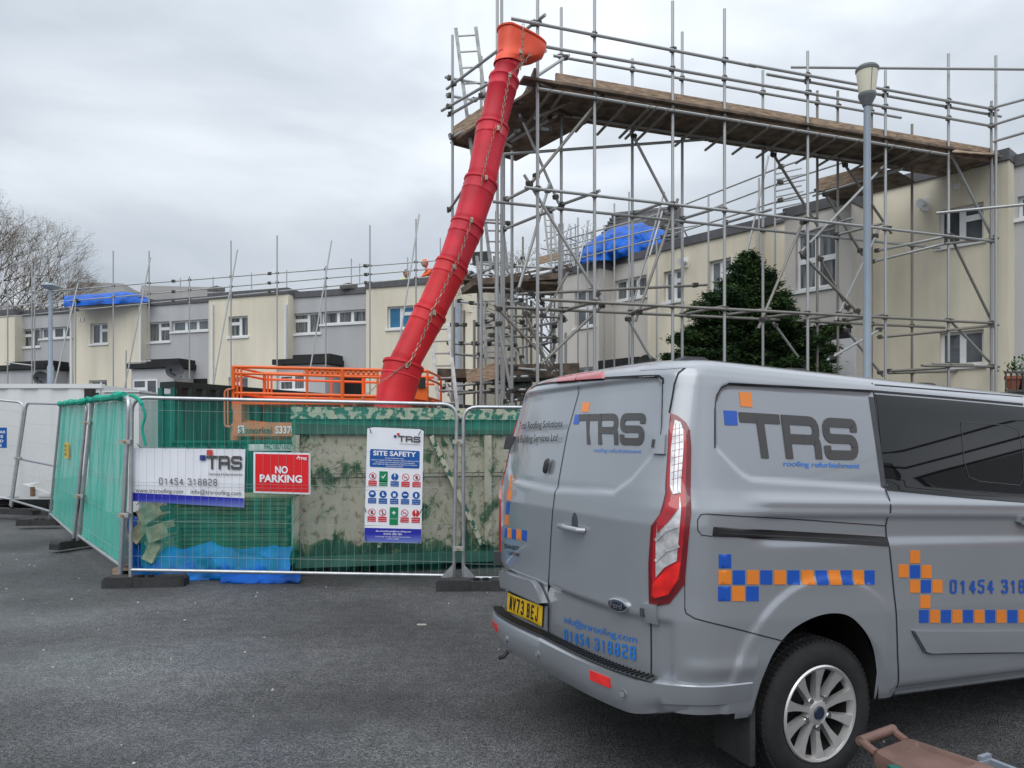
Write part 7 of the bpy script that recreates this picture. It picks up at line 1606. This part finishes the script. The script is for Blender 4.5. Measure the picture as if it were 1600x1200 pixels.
# ------------------------------------------------------------------ wheels
def wheel(s, w_, sg, R_=.334):
    e_ = bpy.data.objects.new('wheel', None); 
    c = Vector((s, w_, R_)); 
    def at(o): o.location = c; return o
    Y_ = lambda a: a*sg
    mb = MB(); prof = [(.215,-.02),(.222,-.004),(.235,.006),(.27,.010),(.305,.004),(.325,-.012),(R_,-.035),(R_+.001,-.11),(R_,-.19),(.32,-.21),(.22,-.215),(.20,-.1),(.215,-.02)]
    mb.lathe([(r_, -h*sg) for r_, h in prof], n=72, axis='y'); ty = mb.build('wheel', M['tyre'], vroot, smooth=True); at(ty)
    tb = MB()
    for k in range(72):
        a = 2*math.pi*k/72
        for (y0, y1, r0) in ((-.012,-.05,.330),(-.06,-.11,R_),(-.12,-.17,R_)):
            cx, cz = math.cos(a), math.sin(a); t_ = Vector((-cz, 0, cx)); rv = Vector((cx, 0, cz)); tb.obox(rv*(r0+.002)+Vector((0, -sg*(y0+y1)/2, 0)), t_*.011, Vector((0, abs(y1-y0)/2*.9, 0)), rv*.005)
    o = tb.build('tread_block', M['tyre'], ty); o['kind'] = 'stuff'
    mb = MB(); mb.lathe([(r_, -h*sg) for r_, h in [(.222,-.002),(.225,.004),(.218,.010),(.208,.006),(.204,-.012),(.200,-.03)]], n=64, axis='y'); rm = mb.build('rim', M['alloy'], ty, smooth=True)
    mb = MB(); mb.lathe([(r_, -h*sg) for r_, h in [(.200,-.031),(.19,-.12),(.18,-.2)]], n=40, axis='y'); mb.build('rim_barrel', M['alloyshade'], ty, smooth=True)
    mb = MB(); mb.lathe([(r_, -h*sg) for r_, h in [(.185,-.11),(.10,-.11),(.001,-.11)]], n=40, axis='y'); mb.build('brake_disc', M['alloyshade'], ty, smooth=True)  # disc and barrel coloured dark for the shade behind the spokes
    sp = MB(); y = lambda v: -v*sg
    for k in range(10):
        a = 2*math.pi*(k+.0)/10+math.pi/2; rv = Vector((math.cos(a),0,math.sin(a))); tv = Vector((-math.sin(a),0,math.cos(a)))
        st_ = [(.045,.012,-.012,-.05),(.075,.0105,-.014,-.05),(.12,.013,-.012,-.045),(.16,.018,-.006,-.035),(.19,.024,.0,-.025),(.212,.030,.004,-.015)]
        vs = []
        for (r_, hw, yt, yb) in st_: vs += [rv*r_-tv*hw+Vector((0,y(yt),0)), rv*r_+tv*hw+Vector((0,y(yt),0)), rv*r_+tv*hw*1.15+Vector((0,y(yb),0)), rv*r_-tv*hw*1.15+Vector((0,y(yb),0))]
        fs = []
        for i in range(5):
            for q_ in range(4): fs.append((4*i+q_, 4*i+(q_+1) % 4, 4*i+4+(q_+1) % 4, 4*i+4+q_))
        mbx = MB(); mbx.add(vs, fs+[(0,1,2,3),(20,23,22,21)]); mbx.build('spoke', M['alloy'], rm)
    mb = MB(); mb.lathe([(.001,y(-.006)),(.045,y(-.008)),(.058,y(-.014)),(.062,y(-.05))], n=32, axis='y'); mb.build('hub', M['alloy'], rm, smooth=True)
    mb = MB(); mb.lathe([(.001,y(.0)),(.028,y(-.001)),(.033,y(-.006))], n=24, axis='y'); mb.build('hub_cap', mat('hub cap navy', (.02,.03,.06), .3), rm, smooth=True)
    for k in range(5):
        a = 2*math.pi*(k+.5)/5+math.pi/2; cx, cz = math.cos(a)*.073, math.sin(a)*.073; mb = MB(); mb.tube((cx,y(-.03),cz),(cx,y(-.010),cz),.013,6); mb.build('wheel_nut', M['chrome'], rm)
    return ty
wheel(0, .045, 1); wheel(2.933, .045, 1); wheel(0, 2*W2-.045, -1); wheel(2.933, 2*W2-.045, -1)
# door mirror (outside the frame)
mb = MB(); mb.obox((2.5,-.12,1.28),(.06,0,0),(0,.10,0),(0,0,.13)); padd(mb, 'door_mirror', M['black'])
for sg in (0, 1):
    mb = MB(); y0 = .12 if sg == 0 else 2*W2-.42; mb.box(3.70,3.84,y0,y0+.3,.62,.86); padd(mb, 'headlight', M['lensclear'])
# ------------------------------------------------------------------ bins
def bin_():
    zt = .42; k_ = lambda px, py, z: Vector(((px-800)/F*((CH-z)*F/(py-HZ)), (CH-z)*F/(py-HZ), z))
    A, Bp, C, D = k_(1366,1174,zt), k_(1420,1153,zt), k_(1560,1200,zt), k_(1474,1235,zt)     # lid corners
    root = empty('food_waste_bin', (0,0,0), label='brown plastic food waste bin with its handle folded up', cat='bin')
    q = [A, D, C, Bp]
    def lid(u, v, dz_=0): return on_quad((A, D, C, Bp), u, v)+Vector((0,0,dz_))
    def ringp(m_, dz_, r=.10):
        pts = rpath([(.5,m_),(1-m_,m_),(1-m_,1-m_),(m_,1-m_),(m_,m_),(.5,m_)], r, 4)[:-1]; return [lid(*p, dz_) for p in pts]
    mb = MB(); rs_ = [ringp(-.03,-.05,.1), ringp(-.03,-.02,.1), ringp(0,0,.1), ringp(.06,.004,.09), ringp(.15,.010,.05), ringp(.175,-.004,.05), ringp(.3,-.004,.05)]
    n = len(rs_[0]); vs = sum(rs_, []); fs = [(k*n+i, k*n+(i+1) % n, (k+1)*n+(i+1) % n, (k+1)*n+i) for k in range(len(rs_)-1) for i in range(n)]+[tuple((len(rs_)-1)*n+i for i in range(n))]
    mb.add(vs, fs); mb.build('lid', M['brown'], root, smooth=True)
    mb = MB(); ct = lid(.5,.5,0); rr = [ringp(.0,-.03,.1), [ct+(p-ct)*.78+Vector((0,0,-zt+.02)) for p in ringp(.0,0,.1)], [ct+(p-ct)*.76+Vector((0,0,-zt)) for p in ringp(.0,0,.1)]]; vs = sum(rr, []); n = len(rr[0])
    fs = [(k*n+i, k*n+(i+1) % n, (k+1)*n+(i+1) % n, (k+1)*n+i) for k in range(2) for i in range(n)]+[tuple(2*n+i for i in range(n))]; mb.add(vs, fs); mb.build('tub', M['brown'], root, smooth=True)
    # handle loop standing off the left end of the lid
    h0 = lid(-.0,.06,-.01); h1 = lid(-.0,.94,-.01); o = (A-D).normalized()
    up = [h0, h0+o*.035+Vector((0,0,.004)), h0+o*.08+Vector((0,0,.016)), h1+o*.08+Vector((0,0,.016)), h1+o*.035+Vector((0,0,.004)), h1]
    mb = MB(); 
    for arm in (up[:3], up[3:]):
        mb = MB(); mb.path(rpath3([arm[0], arm[1], arm[2]], .03), .016, 8); mb.build('handle_arm', M['brown'], root, smooth=True)
    mb = MB(); mb.tube(up[2]-(up[3]-up[2]).normalized()*.012, up[3]+(up[3]-up[2]).normalized()*.012, .019, 14); mb.build('handle_grip', M['brown'], root, smooth=True)
    mb = MB(); p = lid(.42,-.05,-.03); mb.obox(p, Vector((.028,0,0)), Vector((0,.028,0)), Vector((0,0,.028))); mb.build('lock_knob', M['container'], root)
    # grey blue box
    r2 = empty('recycling_box', (0,0,0), label='grey blue recycling box poking into the bottom right corner', cat='recycling box')
    z2 = .34; a = k_(1502,1198,z2); b = k_(1546,1183,z2); c = k_(1600,1204,z2); d = k_(1560,1225,z2); mb = MB(); cc = (a+b+c+d)/4
    o_ = [a,b,c,d]; i_ = [cc+(p-cc)*.78 for p in o_]; lo = [Vector((p.x,p.y,.0))*1 for p in [cc+(p-cc)*.85 for p in o_]]; il = [Vector((p.x,p.y,.03)) for p in [cc+(p-cc)*.7 for p in o_]]
    up2 = [p+Vector((0,0,.0)) for p in o_]; und = [p-Vector((0,0,.03)) for p in o_]
    vs = up2+i_+il+und+lo; fs = []
    for k in range(4):
        j = (k+1) % 4; fs += [(k,j,4+j,4+k),(4+k,4+j,8+j,8+k),(k,12+k,12+j,j),(12+k,16+k,16+j,12+j)]
    fs += [(8,9,10,11),(19,18,17,16)]; mb.add(vs, fs); mb.build('tub', M['greybox'], r2)
    mb = MB(); mb.bar(b+Vector((0,0,.008)), b.lerp(a,.35)+Vector((0,0,.008)), .018, .016); mb.build('rim_catch', M['greybox'], r2)
bin_()
for o in list(bpy.data.objects):
    if o.type == 'MESH' and not o.data.polygons: bpy.data.objects.remove(o)
